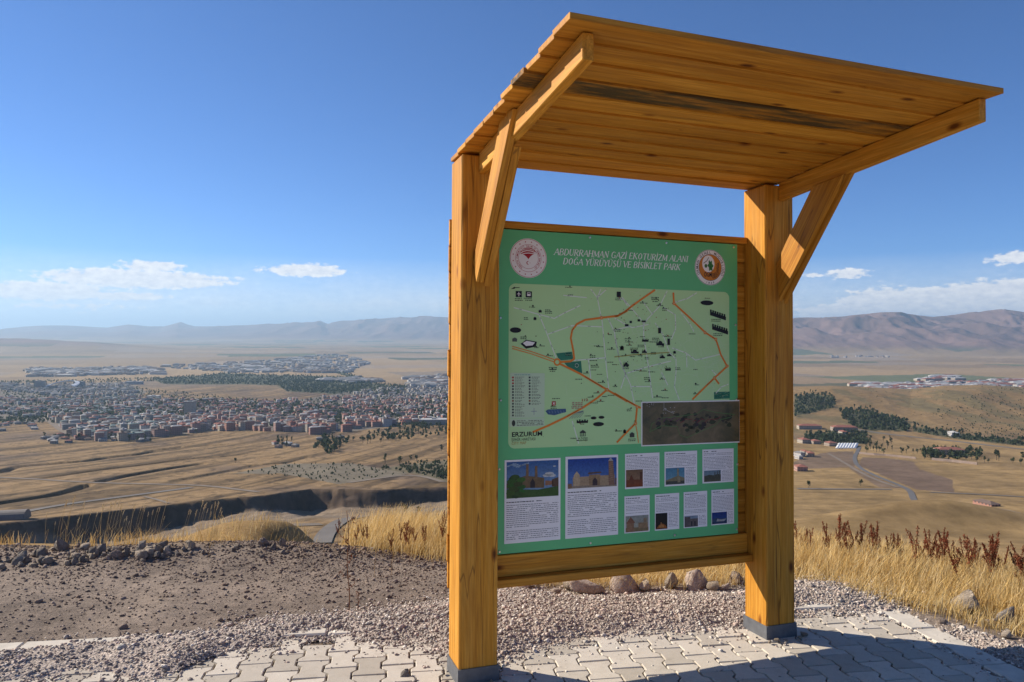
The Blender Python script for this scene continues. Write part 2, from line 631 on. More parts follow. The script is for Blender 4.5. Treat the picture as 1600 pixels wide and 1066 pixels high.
# --- colours of the ground itself (soil, stubble, fields)
def ground_colour(X, Y, Z):
    r = np.hypot(X, Y)
    s = X/np.maximum(Y, 1e-3)
    n1, n2, n3 = fbm(X/60, Y/90, 41, 4), fbm(X/400, Y/600, 42, 4), fbm(X/14, Y/22, 43, 3)
    straw = np.array([.195, .130, .064])
    soil = np.array([.118, .083, .054])
    c = soil+(straw-soil)*sstep(.36, .58, n1*.6+n2*.4)[..., None]
    c = c*(.86+.28*n3)[..., None]
    ac, al_ = X*.98-Y*.2, X*.2+Y*.98
    st = fbm(ac/11, al_/190, 45, 4)
    c = c*(.62+.76*sstep(.30, .62, st))[..., None]
    specks = sstep(.60, .70, fbm(X/7, Y/11, 46, 3))*sstep(.45, .6, n2)
    c = c*(1-.45*specks)[..., None]
    # patchwork of the plain
    ca, sa = math.cos(.35), math.sin(.35)
    fx, fy = (X*ca+Y*sa), (-X*sa+Y*ca)
    row = np.floor(fy/520+.6*vnoise(fx/1500, fy/1500, 51))
    cell = np.floor(fx/(700+500*_tab[(row.astype(int)*7) & 255, 3])+_tab[row.astype(int) & 255, 9]*5)
    h = _tab[(cell.astype(int)*13+row.astype(int)*5) & 255, (row.astype(int)*11) & 255]
    h2 = _tab[(cell.astype(int)*29+3) & 255, (row.astype(int)*17+cell.astype(int)) & 255]
    fld = np.stack([.22+.12*h, .158+.085*h, .092+.042*h], -1)
    green = np.array([.105, .118, .062])
    dark = np.array([.25, .195, .14])
    fld = np.where((h2 > .84)[..., None], green*(.8+.5*h)[..., None], fld)
    fld = np.where((h2 < .13)[..., None], dark*(.9+.3*h)[..., None], fld)
    plainw = sstep(2200, 3600, Y+250*(n2-.5))
    fld = fld*(.9+.2*n1)[..., None]
    c = c*(1-plainw)[..., None]+fld*plainw[..., None]
    # bare mountain sides
    mt = sstep(25, 120, Z-base_z(np.maximum(Y, 10)))*sstep(6500, 8000, Y)
    rock = np.array([.185, .120, .10])*(.6+.8*fbm(X/500, Y/800, 61, 4))[..., None]
    c = c*(1-mt)[..., None]+rock*mt[..., None]
    # foothill: dry grass with darker scrub
    fh = sstep(.14, .3, s)*sstep(1150, 1300, Y)*(1-sstep(2100, 2400, Y))
    scrub = sstep(.52, .64, fbm(X/45, Y/70, 71, 4))*sstep(.40, .55, n2+.25*s-.08)
    hillc = np.array([.235, .16, .078])*(.8+.4*n3)[..., None]
    hillc = hillc*(1-.55*scrub)[..., None]+np.array([.12, .115, .06])*(.55*scrub)[..., None]
    c = c*(1-fh)[..., None]+hillc*fh[..., None]
    # golden stubble on the right valley floor
    rv = sstep(.14, .3, s)*(1-sstep(1120, 1220, Y))*sstep(200, 330, Y)
    gold = np.array([.275, .188, .085])*(.66+.68*n1)[..., None]*(.72+.56*n3)[..., None]*(.8+.4*fbm(X/160, Y/9, 47, 3))[..., None]
    c = c*(1-.8*rv)[..., None]+gold*(.8*rv)[..., None]
    # river bed below the bank on the left
    sf = np.clip(s, -1.5, 1.5)
    dt = np.interp(sf, SC_SX, SC_D)
    bed = sstep(dt-190, dt-120, Y)*(1-sstep(dt-12, dt-6, Y))*(1-sstep(0.02, .1, s))
    bedc = np.array([.205, .165, .125])*(.7+.6*fbm(X/22, Y/35, 81, 4))[..., None]
    c = c*(1-.75*bed)[..., None]+bedc*(.75*bed)[..., None]
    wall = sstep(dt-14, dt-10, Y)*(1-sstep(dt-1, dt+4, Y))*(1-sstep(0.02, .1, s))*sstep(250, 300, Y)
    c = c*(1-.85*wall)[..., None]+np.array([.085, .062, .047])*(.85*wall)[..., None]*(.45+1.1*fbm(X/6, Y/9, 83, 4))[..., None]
    # near slope: straw litter and earth; terrace: grey-brown dirt
    nr = 1-sstep(25, 80, r)
    n = MK[:, 2]
    zp = OK[2]-(n[0]*(X-OK[0])+n[1]*(Y-OK[1]))/n[2]
    kp = (np.stack([X, Y, zp], -1)-OK) @ MK
    e = edge_dist(kp[..., 0], kp[..., 1])
    kx, ky = kp[..., 0], kp[..., 1]
    litter = np.array([.34, .225, .10])*(.7+.6*fbm(kx*3, ky*3, 91, 4))[..., None]
    dirt = np.array([.285, .232, .188])*(.72+.5*fbm(kx*2.3, ky*2.3, 92, 5))[..., None]
    out = sstep(-.05, .3, e+.35*(fbm(kx*2, ky*2, 93, 3)-.5))
    nc = dirt*(1-out)[..., None]+litter*out[..., None]
    c = c*(1-nr)[..., None]+nc*nr[..., None]
    return c


FIELDS = []      # filled below: (polygon in plan, colour)


def in_poly(x, y, poly):
    c = np.zeros(np.shape(x), bool)
    j = len(poly)-1
    for i in range(len(poly)):
        xi, yi = poly[i]
        xj, yj = poly[j]
        c ^= ((yi > y) != (yj > y)) & (x < (xj-xi)*(y-yi)/(yj-yi+1e-12)+xi)
        j = i
    return c


def z7(x, y):
    return 1240+x/4.444, 640+y/4.444


FIELDS.append((plan_line([z7(*q) for q in [(480, 330), (640, 335), (830, 365), (870, 410), (1000, 450), (1100, 480), (1115, 570), (850, 552), (640, 460), (450, 388)]]), (.155, .108, .076)))
FIELDS.append((plan_line([z7(*q) for q in [(0, 360), (250, 290), (420, 280), (430, 400), (600, 480), (760, 545), (600, 540), (380, 400), (0, 410)]]), (.165, .118, .08)))
FIELDS.append((plan_line([(363, 741), (448, 726), (551, 727), (641, 742), (529, 759), (437, 741)]), (.175, .15, .108)))
FIELDS.append((plan_line([(590, 735), (702, 718), (702, 756), (645, 742)]), (.15, .128, .08)))


for _p in ([(235, 592), (345, 584), (470, 587), (560, 590), (565, 598), (430, 602), (260, 601)], [(430, 600), (500, 592), (545, 594), (640, 606), (620, 618), (520, 616), (450, 612)], [(507, 577), (518, 577), (586, 596), (572, 598)]):
    FIELDS.append((plan_line(_p), (.075, .080, .045)))
for _p in ([(10, 48), (120, 44), (280, 60), (285, 84), (10, 110)], [(320, 94), (500, 90), (750, 124), (812, 132), (800, 161), (560, 158), (430, 148)], [(90, 172), (280, 170), (500, 176), (515, 232), (300, 226), (90, 238)], [(830, 146), (1100, 167), (1400, 205), (1620, 223), (1620, 247), (1450, 232), (1100, 198), (830, 163)]):
    FIELDS.append((plan_line([z7(*_q) for _q in _p]), (.085, .085, .045)))
_t = [(0, 600), (200, 597), (230, 612), (215, 622), (440, 628), (560, 610), (700, 605), (930, 606), (930, 640), (760, 655), (640, 664), (540, 676), (440, 674), (330, 672), (180, 688), (105, 676), (85, 662), (0, 655)]
FIELDS.append((plan_line(_t), (.155, .135, .11)))


def build_terrain():
    # distances ahead: log steps on the near slope, even steps of picture height in the valley
    near = np.concatenate([[.02, .5, 1.0, 1.4, 1.7], np.exp(np.linspace(math.log(2.0), math.log(15), 120)), np.exp(np.linspace(math.log(15.3), math.log(285), 60))])
    ys = np.linspace(_slm[0], _slm[-1], 460)
    valley = np.interp(ys, _slm, _bd[_i0:])
    valley = valley[(valley > 290) & (valley < 35900)]
    mts = np.concatenate([np.linspace(7800, 13200, 110), np.linspace(15500, 25500, 60)])
    rows = np.unique(np.concatenate([near, valley, mts, [36000.0]]))
    rows = rows[np.concatenate([[True], np.diff(rows) > rows[1:]*2e-4])]
    fine = np.arctan(np.linspace(math.tan(R(-38)), math.tan(R(38)), 770))
    coarse = np.linspace(R(38), R(322), 74)[1:-1]
    azs = np.concatenate([fine, coarse])
    A, D = np.meshgrid(azs, rows, indexing='ij')
    am = np.abs((A+math.pi) % (2*math.pi)-math.pi)
    RR = D/np.cos(np.minimum(am, R(50)))
    X, Y = RR*np.sin(A), RR*np.cos(A)
    Z = height(X.ravel(), Y.ravel()).reshape(X.shape)
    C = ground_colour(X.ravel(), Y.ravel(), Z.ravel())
    xr, yr = X.ravel(), Y.ravel()
    for poly, col in FIELDS:
        lo, hi = poly.min(0), poly.max(0)
        m = np.nonzero((xr > lo[0]) & (xr < hi[0]) & (yr > lo[1]) & (yr < hi[1]))[0]
        m = m[in_poly(xr[m], yr[m], poly)]
        C[m] = np.array(col)*(.8+.4*fbm(xr[m]/25, yr[m]/40, 44, 4))[:, None]
    na, nr = A.shape
    i = np.arange(na)[:, None]
    j = np.arange(nr-1)[None, :]
    i2 = (i+1) % na
    quads = np.stack([i*nr+j, i2*nr+j, i2*nr+j+1, i*nr+j+1], -1).reshape(-1, 4)
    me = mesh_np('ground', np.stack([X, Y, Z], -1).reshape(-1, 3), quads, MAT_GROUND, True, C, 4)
    o = link('ground', me)
    tag(o, kind='structure')
    return o


def make_ground_mat():
    m, t, b = new_mat('earth')
    a = N(t, 'ShaderNodeAttribute')
    a.attribute_name = 'Col'
    g = N(t, 'ShaderNodeNewGeometry')
    n1 = N(t, 'ShaderNodeTexNoise', inp={'Scale': 9.0, 'Detail': 9.0, 'Roughness': 0.72})
    n2 = N(t, 'ShaderNodeTexNoise', inp={'Scale': 60.0, 'Detail': 6.0, 'Roughness': 0.75})
    n3 = N(t, 'ShaderNodeTexNoise', inp={'Scale': 0.09, 'Detail': 9.0, 'Roughness': 0.7})
    for n in (n1, n2, n3):
        t.links.new(g.outputs['Position'], n.inputs['Vector'])
    c = mix_node(t, 1.0, a.outputs['Color'], ramp_node(t, n1.outputs[0], [(.28, (.62, .62, .62)), (.5, (1, 1, 1)), (.74, (1.35, 1.33, 1.3))]), 'MULTIPLY')
    c = mix_node(t, 1.0, c, ramp_node(t, n2.outputs[0], [(.3, (.7, .7, .7)), (.7, (1.3, 1.3, 1.3))]), 'MULTIPLY')
    c = mix_node(t, 1.0, c, ramp_node(t, n3.outputs[0], [(.32, (.74, .72, .70)), (.68, (1.22, 1.22, 1.22))]), 'MULTIPLY')
    t.links.new(c, b.inputs['Base Color'])
    b.inputs['Roughness'].default_value = .95
    b.inputs['Specular IOR Level'].default_value = .08
    h = math_node(t, 'ADD', math_node(t, 'MULTIPLY', n1.outputs[0], 1.0), math_node(t, 'MULTIPLY', n2.outputs[0], .45))
    bp = N(t, 'ShaderNodeBump', inp={'Strength': 0.65, 'Distance': 0.03})
    t.links.new(h, bp.inputs['Height'])
    t.links.new(bp.outputs[0], b.inputs['Normal'])
    return m


MAT_GROUND = make_ground_mat()
build_terrain()


def ribbon(name, line, width, mat, lift=0.35, step=12.0):
    """a road laid over the ground"""
    line = np.asarray(line, float)
    seg = np.hypot(*(line[1:]-line[:-1]).T)
    cum = np.concatenate([[0], np.cumsum(seg)])
    t = np.linspace(0, cum[-1], max(8, int(cum[-1]/step)))
    p = np.stack([np.interp(t, cum, line[:, 0]), np.interp(t, cum, line[:, 1])], -1)
    k = 3
    ker = np.ones(2*k+1)/(2*k+1)
    for ax in (0, 1):
        p[:, ax] = np.convolve(np.pad(p[:, ax], k, mode='edge'), ker, 'valid')
    tan = np.gradient(p, axis=0)
    tan /= np.hypot(tan[:, 0], tan[:, 1])[:, None]+1e-9
    nrm = np.stack([-tan[:, 1], tan[:, 0]], -1)
    cols = []
    offs = (-.5, -.17, .17, .5)
    for o in offs:
        q = p+nrm*o*width
        cols.append(np.stack([q[:, 0], q[:, 1], height(q[:, 0], q[:, 1])+lift], -1))
    zc = np.max([c[:, 2] for c in cols], axis=0)
    for c in cols:
        c[:, 2] = np.maximum(c[:, 2], zc-.25)
    n = len(p)
    v = np.concatenate(cols)
    f = [(a*n+i, a*n+i+1, (a+1)*n+i+1, (a+1)*n+i) for a in range(3) for i in range(n-1)]
    o = link(name, mesh_from(name, v, f, mat))
    tag(o, kind='structure')
    return o


M_TRACK = plain('pale_track', (.20, .165, .13), .95, .1, .15, .05)
M_ASPH = plain('asphalt', (.125, .12, .118), .85, .2, .12, .08)
M_ROADG = plain('worn_road', (.155, .14, .125), .9, .15, .12, .05)
ribbon('road', plan_line([(-60, 822), (0, 807), (55, 794), (109, 785), (175, 778), (219, 774), (262, 767.5), (317, 761)]), 7, M_ROADG)
ribbon('dirt_track', plan_line([(-60, 746), (0, 748), (66, 750), (131, 755.5), (219, 756.6), (306, 758.8), (350, 763), (389, 768.6), (415, 773)]), 5, M_TRACK)
ribbon('dirt_track', plan_line([(219, 775), (250, 783), (268, 790)]), 3, M_TRACK)
ribbon('road', plan_line([(501, 852), (506, 840), (512, 831), (525, 820), (542, 811), (569, 805), (602, 799.5), (634, 796), (698, 789), (760, 784)]), 8.5, M_ROADG, .5, 6)
ribbon('dirt_track', plan_line([(529, 759), (585, 751), (641, 742), (665, 748), (700, 757)]), 6, M_TRACK)
ribbon('dirt_track', plan_line([(350, 812), (420, 828), (500, 824), (523, 818)]), 6, M_TRACK)
ribbon('road', plan_line([(76, 655), (90, 665), (103, 673), (118, 679)]), 22, M_TRACK)
W = lambda pts: plan_line([z7(*q) for q in pts])
ribbon('road', W([(460, 250), (430, 310), (420, 345), (445, 400), (600, 470), (790, 545), (838, 580), (808, 615), (860, 655), (940, 682)]), 4.6, M_ASPH)
ribbon('dirt_track', W([(-80, 550), (10, 551), (400, 551), (790, 556)]), 5, M_ROADG)
ribbon('dirt_track', W([(850, 575), (1180, 571), (1600, 602), (1800, 620)]), 4, M_ROADG)
ribbon('road', W([(300, 140), (500, 160), (780, 187), (1100, 212), (1600, 268), (1800, 290)]), 10, M_ROADG)
ribbon('dirt_track', W([(230, 300), (330, 360), (420, 410), (600, 500), (760, 548)]), 4, M_TRACK)
ribbon('dirt_track', W([(1010, 690), (1200, 660), (1290, 650), (1450, 690), (1620, 730)]), 5, M_TRACK)

# ================================================================== PAVEMENT
M_PAVER = None


def make_paver_mat():
    m, t, b = new_mat('concrete_paver')
    tcn = N(t, 'ShaderNodeTexCoord')
    g = N(t, 'ShaderNodeNewGeometry')
    oi = N(t, 'ShaderNodeObjectInfo')
    n1 = N(t, 'ShaderNodeTexNoise', inp={'Scale': 14.0, 'Detail': 8.0, 'Roughness': 0.7})
    n2 = N(t, 'ShaderNodeTexNoise', inp={'Scale': 260.0, 'Detail': 3.0, 'Roughness': 0.6})
    t.links.new(g.outputs['Position'], n1.inputs['Vector'])
    t.links.new(g.outputs['Position'], n2.inputs['Vector'])
    c = ramp_node(t, n1.outputs[0], [(.22, (.40, .35, .28)), (.42, (.53, .475, .395)), (.8, (.60, .545, .46))])
    c = mix_node(t, 1.0, c, ramp_node(t, n2.outputs[0], [(.3, (.86, .86, .86)), (.7, (1.1, 1.1, 1.1))]), 'MULTIPLY')
    c = mix_node(t, 1.0, c, ramp_node(t, oi.outputs['Random'], [(0, (.76, .75, .73)), (.6, (1, 1, 1)), (1, (1.1, 1.1, 1.1))]), 'MULTIPLY')
    t.links.new(c, b.inputs['Base Color'])
    b.inputs['Roughness'].default_value = .93
    b.inputs['Specular IOR Level'].default_value = .15
    bp = N(t, 'ShaderNodeBump', inp={'Strength': .35, 'Distance': .004})
    t.links.new(n2.outputs[0], bp.inputs['Height'])
    t.links.new(bp.outputs[0], b.inputs['Normal'])
    return m


M_PAVER = make_paver_mat()
pavement = empty('pavement', M_KIOSK @ Matrix.Translation((PAV_O[0], PAV_O[1], 0)) @ Matrix.Rotation(PAV_A, 4, 'Z'))
tag(pavement, kind='structure')

PV_CW, PV_RH = .1385, .205


def paver_verts(rng):
    """plan of a double-T block and a top that is a little chamfered and uneven"""
    W_, w_, L = .0770, .0530, .0988
    pts = [(-W_, L), (-W_, .066), (-w_, .040), (-w_, -.040), (-W_, -.066), (-W_, -L), (W_, -L), (W_, -.066), (w_, -.040), (w_, .040), (W_, .066), (W_, L)]
    pts = [(x+rng.uniform(-.0012, .0012), y+rng.uniform(-.0012, .0012)) for x, y in pts]
    tx, ty, dz = rng.gauss(0, .008), rng.gauss(0, .008), rng.uniform(-.003, .002)
    n = len(pts)
    v = [(x, y, -.055) for x, y in pts]
    v += [(x, y, -.004+tx*x+ty*y+dz) for x, y in pts]
    v += [(x*(1-.0035/abs(x)), y*(1-.0035/max(abs(y), .02)), tx*x+ty*y+dz) for x, y in pts]
    f = []
    for k in range(n):
        k2 = (k+1) % n
        f += [(k2, k, n+k, n+k2), (n+k2, n+k, 2*n+k, 2*n+k2)]
    f.append(tuple(range(3*n-1, 2*n-1, -1)))
    return v, f


rng = random.Random(5)
PAVERS = [mesh_from('paver', *paver_verts(rng), M_PAVER) for _ in range(14)]
rest_v, rest_f = [], []
cnt = 0
for i in range(-14, 30):
    for j in range(0, 30):
        u, v = PAV_UMAX-.09-(i+14)*PV_CW, -.125-j*PV_RH-(.1025 if i % 2 else 0)
        k = PAV_O+PAV_U*u+PAV_V*v
        w = K2W((k[0], k[1], 0))
        if k[1] < -4.8:
            continue
        seen = False
        if w[1] > .8:
            px, py = plan_px(w[0], w[1], w[2])
            seen = -90 < px < 1690 and py < 1125
        # posts stand in gaps of the paving
        if seen and cnt < 298:
            o = bpy.data.objects.new('paver', rng.choice(PAVERS))
            COL.objects.link(o)
            o.parent = pavement
            o.location = (u, v, 0)
            o.rotation_euler = (0, 0, rng.choice((0, math.pi))+rng.uniform(-.012, .012))
            cnt += 1
        elif w[1] < 3.4:
            vv, ff = paver_verts(rng)
            b = len(rest_v)
            rest_v += [(x+u, y+v, z) for x, y, z in vv]
            rest_f += [tuple(q+b for q in f) for f in ff]
print('pavers', cnt, len(rest_v)//36)
if rest_v:
    o = link('paver', mesh_from('paver', rest_v, rest_f, M_PAVER), pavement)
    o['kind'] = 'stuff'
M_KERB = plain('kerb_concrete', (.57, .52, .44), .9, .15, .14, 9.0, .3)


def kerb(u0, u1, v0, v1, z=.012):
    m = MB()
    m.box(u0, u1, v0, v1, -.12, z)
    return m.build('kerb_stone', M_KERB, pavement, .008)


x = -3.0
while x < PAV_UMAX-.2:
    L = .78
    kerb(x, min(x+L-.006, PAV_UMAX+.005), 0.0, .13, .010+rng.uniform(-.004, .006))
    x += L
y = .12
while y > -4.2:
    kerb(PAV_UMAX-.006, PAV_UMAX+.150, y-.49, y, .003+rng.uniform(-.003, .005))
    y -= .498


# ================================================================== KIOSK
def wood_mat(name, axis, stain_lo=.54, cracks=.3, dark=(.26, .095, .010), mid=(.52, .228, .022), light=(.63, .325, .054), stain=.35, rough=.58, weather=0.0):
    """varnished pine; the grain runs along the given axis of the part"""
    m, t, b = new_mat(name)
    tcn = N(t, 'ShaderNodeTexCoord')
    oi = N(t, 'ShaderNodeObjectInfo')
    off = N(t, 'ShaderNodeVectorMath', operation='SCALE')
    cmb = N(t, 'ShaderNodeCombineXYZ')
    for i in range(3):
        t.links.new(oi.outputs['Random'], cmb.inputs[i])
    t.links.new(cmb.outputs[0], off.inputs[0])
    off.inputs['Scale'].default_value = 37.0
    add = N(t, 'ShaderNodeVectorMath', operation='ADD')
    t.links.new(tcn.outputs['Object'], add.inputs[0])
    t.links.new(off.outputs[0], add.inputs[1])

    def stretched(s_along, s_across):
        mp = N(t, 'ShaderNodeMapping')
        sc = [s_across]*3
        sc[axis] = s_along
        mp.inputs['Scale'].default_value = sc
        t.links.new(add.outputs[0], mp.inputs['Vector'])
        return mp.outputs[0]
    ng = N(t, 'ShaderNodeTexNoise', inp={'Scale': 1.0, 'Detail': 6.0, 'Roughness': 0.65, 'Distortion': .6})
    t.links.new(stretched(1.6, 42.0), ng.inputs['Vector'])
    nb = N(t, 'ShaderNodeTexNoise', inp={'Scale': 1.0, 'Detail': 4.0, 'Roughness': 0.6})
    t.links.new(stretched(1.3, 7.0), nb.inputs['Vector'])
    c = ramp_node(t, ng.outputs[0], [(.28, tuple(a*.55+b_*.45 for a, b_ in zip(dark, mid))), (.48, mid), (.72, light)])
    c = mix_node(t, 1.0, c, ramp_node(t, nb.outputs[0], [(.3, (.82, .77, .70)), (.5, (1, 1, 1)), (.72, (1.08, 1.09, 1.12))]), 'MULTIPLY')
    # knots
    vo = N(t, 'ShaderNodeTexVoronoi', inp={'Scale': 1.0, 'Randomness': 1.0})
    t.links.new(stretched(3.3, 7.5), vo.inputs['Vector'])
    kn = ramp_node(t, vo.outputs['Distance'], [(.05, (.24, .16, .11)), (.085, (.55, .43, .33)), (.15, (1, 1, 1))])
    c = mix_node(t, 1.0, c, kn, 'MULTIPLY')
    # long drying cracks
    nc = N(t, 'ShaderNodeTexNoise', inp={'Scale': 1.0, 'Detail': 2.0, 'Roughness': 0.5, 'Distortion': .3})
    t.links.new(stretched(.55, 11.0), nc.inputs['Vector'])
    crack = ramp_node(t, nc.outputs[0], [(.490, (1, 1, 1)), (.4975, (.22, .17, .13)), (.505, (1, 1, 1))])
    c = mix_node(t, cracks, c, crack, 'MULTIPLY')
    nf = N(t, 'ShaderNodeTexNoise', inp={'Scale': 1.0, 'Detail': 3.0, 'Roughness': 0.6})
    t.links.new(stretched(5.0, 150.0), nf.inputs['Vector'])
    c = mix_node(t, 1.0, c, ramp_node(t, nf.outputs[0], [(.3, (.80, .77, .72)), (.7, (1.14, 1.15, 1.18))]), 'MULTIPLY')
    # grey mildew stain on some boards
    ns = N(t, 'ShaderNodeTexNoise', inp={'Scale': 1.0, 'Detail': 6.0, 'Roughness': 0.7})
    t.links.new(stretched(2.2, 16.0), ns.inputs['Vector'])
    sm = math_node(t, 'MULTIPLY', ramp_node(t, ns.outputs[0], [(stain_lo, (0, 0, 0)), (stain_lo+.17, (1, 1, 1))]), stain)
    c = mix_node(t, sm, c, (.055, .042, .022))
    tone = ramp_node(t, oi.outputs['Random'], [(0, (.84, .80, .76)), (.5, (1, 1, 1)), (1, (1.12, 1.12, 1.1))])
    c = mix_node(t, 1.0, c, tone, 'MULTIPLY')
    t.links.new(c, b.inputs['Base Color'])
    t.links.new(ramp_node(t, nb.outputs[0], [(.3, (rough-.06,)*3), (.7, (rough+.2,)*3)]), b.inputs['Roughness'])
    b.inputs['Specular IOR Level'].default_value = .25
    hh = math_node(t, 'ADD', ng.outputs[0], math_node(t, 'MULTIPLY', crack, 1.3*cracks))
    bp = N(t, 'ShaderNodeBump', inp={'Strength': .35, 'Distance': .0022})
    t.links.new(hh, bp.inputs['Height'])
    t.links.new(bp.outputs[0], b.inputs['Normal'])
    return m


W_X = wood_mat('pine_along_x', 0, stain=.30, stain_lo=.57)
W_XS = wood_mat('pine_stained', 0, stain_lo=.40, stain=.95)
W_Y = wood_mat('pine_along_y', 1, stain=.2)
W_Z = wood_mat('pine_upright', 2, stain=.22, cracks=.8)
M_SHOE = plain('grey_steel_shoe', (.115, .12, .128), .55, .4, .2, 30, 0)

S, PW, ZW = .188, 1.72, .072
kiosk = empty('information_kiosk', M_KIOSK)
tag(kiosk, 'wooden information kiosk with slanted plank roof and green map board', 'kiosk')


def part(name, mat, bevel, x0, x1, y0, y1, z0, z1, parent=kiosk):
    m = MB()
    cx, cy, cz = (x0+x1)/2, (y0+y1)/2, (z0+z1)/2
    m.box(x0-cx, x1-cx, y0-cy, y1-cy, z0-cz, z1-cz)
    o = m.build(name, mat, parent, bevel)
    o.location = (cx, cy, cz)
    return o


ROOF_F, ROOF_B = (-1.262, 2.560), (.200, 2.478)      # underside line: y, z of the front and the back edge


def roof_z(y):
    t = (y-ROOF_F[0])/(ROOF_B[0]-ROOF_F[0])
    return ROOF_F[1]+(ROOF_B[1]-ROOF_F[1])*t


for i, x0 in enumerate((0.0, PW)):
    post = part('post', W_Z, .006, x0, x0+S, 0, S, ZW-.02, 2.474)
    m = MB()
    e = .006
    z0, z1 = -.03-post.location.z, ZW-post.location.z
    h = S/2
    for (a, b, c, d) in ((-h-e, h+e, -h-e, -h-.0005), (-h-e, h+e, h+.0005, h+e), (-h-e, -h-.0005, -h-.0005, h+.0005), (h+.0005, h+e, -h-.0005, h+.0005)):
        m.box(a, b, c, d, z0, z1)
    m.build('steel_shoe', M_SHOE, post)
# rafters
for (xa, xb, xf) in ((.084, .124, .062), (1.808, 1.846, 1.788)):
    t_ = xb-xa
    m = MB()
    zb0, zf0, yf = 2.388, roof_z(-1.205)-.094, -1.205
    m.hexa([(xa, -.002, zb0), (xb, -.002, zb0), (xb, -.002, roof_z(0)-.003), (xa, -.002, roof_z(0)-.003),
            (xf, yf, zf0), (xf+t_, yf, zf0), (xf+t_, yf, roof_z(yf)-.003), (xf, yf, roof_z(yf)-.003)])
    m.build('rafter', W_Y, kiosk, .003)


# braces, each of two planks nailed side by side
def brace(x0, x1, pts, name='brace_plank'):
    m = MB()
    c_ = np.array([(x0+x1)/2, np.mean([p_[0] for p_ in pts]), np.mean([p_[1] for p_ in pts])])
    th_ = math.atan2(-(pts[1][0]-pts[0][0]), pts[1][1]-pts[0][1])        # lean of the plank about the long axis of the kiosk
    co, si = math.cos(th_), math.sin(th_)
    loc = [(y-c_[1], z-c_[2]) for y, z in pts]
    loc = [(co*y+si*z, -si*y+co*z) for y, z in loc]
    m.hexa([(x0-c_[0], y, z) for y, z in loc]+[(x1-c_[0], y, z) for y, z in loc])
    o_ = m.build(name, W_Z, kiosk, .003)
    o_.location = c_
    o_.rotation_euler = (th_, 0, 0)
    return o_


brace(.056, .092, [(-.002, 1.965), (-.405, 2.535), (-.560, 2.515), (-.060, 1.862)][::1])
brace(.0925, .128, [(-.002, 1.93), (-.30, 2.384), (-.470, 2.392), (-.062, 1.845)])
brace(1.785, 1.8075, [(-.002, 2.04), (-.285, 2.404), (-.500, 2.418), (-.028, 1.83)])
brace(1.808, 1.8315, [(-.002, 2.02), (-.325, 2.425), (-.545, 2.445), (-.040, 1.815)])

# roof planks, lapped, running along the kiosk
NB = 11
pitch = (ROOF_B[0]-ROOF_F[0])/NB
prng = random.Random(3)
for i in range(NB):
    ya = ROOF_F[0]+i*pitch-.006
    yb = ya+pitch+.010
    za, zb = roof_z(ya)+(-.004), roof_z(yb)+.0115+.0008*(i % 3)
    xl, xr = prng.uniform(-.014, .004), 1.838+prng.uniform(-.006, .008)
    th = .024
    m = MB()
    cy_, cz_ = (ya+yb)/2, (za+zb)/2
    xm = (xl+xr)/2
    # shiplap: a plank whose front lower edge hangs below the back of the next plank
    ring = [(ya-cy_, za-cz_), (yb-.010-cy_, zb-.006-cz_), (yb-.004-cy_, zb-cz_), (yb-cy_, zb+th-.008-cz_), (ya+.006-cy_, za+th-cz_), (ya-cy_, za+th-.004-cz_)]
    n = len(ring)
    vs = [(xl-xm, y, z) for y, z in ring]+[(xr-xm, y, z) for y, z in ring]
    fs = [tuple(range(n)), tuple(range(2*n-1, n-1, -1))]+[(k, k+n, (k+1) % n+n, (k+1) % n) for k in range(n)]
    m.add(vs, fs)
    o = m.build('roof_plank', W_XS if i in (3,) else W_X, kiosk, .0015)
    o.location = (xm, cy_, cz_)
    if i == 3:
        o['label'] = 'roof plank blackened by mildew'
# siding on the back of the posts
NS = 14
z0s, z1s = .388, 2.195
ps = (z1s-z0s)/NS
for i in range(NS):
    za = z0s+i*ps
    m = MB()
    xl, xr = prng.uniform(-.012, -.004), 1.914+prng.uniform(-.004, .004)
    xm, zm = (xl+xr)/2, za+ps/2
    # bevelled lower and upper edges leave a groove between planks
    prof = [(.1885, -ps/2+.012), (.1960, -ps/2+.001), (.2000, -ps/2+.001), (.2000, -ps/2+.006), (.2090, -ps/2+.006), (.2090, ps/2+.0045), (.2008, ps/2+.0045), (.2008, ps/2-.001), (.1960, ps/2-.001), (.1885, ps/2-.010)]
    n = len(prof)
    vs = [(xl-xm, y-.199, z) for y, z in prof]+[(xr-xm, y-.199, z) for y, z in prof]
    m.add(vs, [tuple(range(n)), tuple(range(2*n-1, n-1, -1))]+[(k, k+n, (k+1) % n+n, (k+1) % n) for k in range(n)])
    o = m.build('siding_plank', W_X, kiosk, .001)
    o.location = (xm, .199, zm)
part('top_trim', W_X, .003, S+.001, PW-.001, .150, .1875, 2.166, 2.203)
part('lower_rail', W_X, .003, S+.001, PW-.001, .158, .1878, .428, .536)
part('ledge', W_X, .003, S+.001, PW-.001, .112, .1879, .388, .4275)

# the printed board
YP = .1560
M_PANEL = plain('green_printed_panel', (.125, .50, .205), .42, .35, .05, 2.0)
PX0, PX1, PZ0, PZ1 = .196, 1.652, .5425, 2.1605
panel = part('sign_panel', M_PANEL, .0, PX0, PX1, YP, YP+.006, PZ0, PZ1)
panel['label'] = 'green printed map board with white lettering and two round emblems'
part('batten', W_Z, .0, .40, .46, YP+.0065, .188, .56, 2.15)
part('batten', W_Z, .0, 1.36, 1.42, YP+.0065, .188, .56, 2.15)

# ================================================================== PRINT ON THE BOARD
M_PRINT = col_mat('printed_ink', .45, .3)
M_PHOTO = col_mat('printed_photo', .5, .3, .22, 95.0)
M_PAPER = col_mat('printed_paper', .6, .25)
_CKv = CK


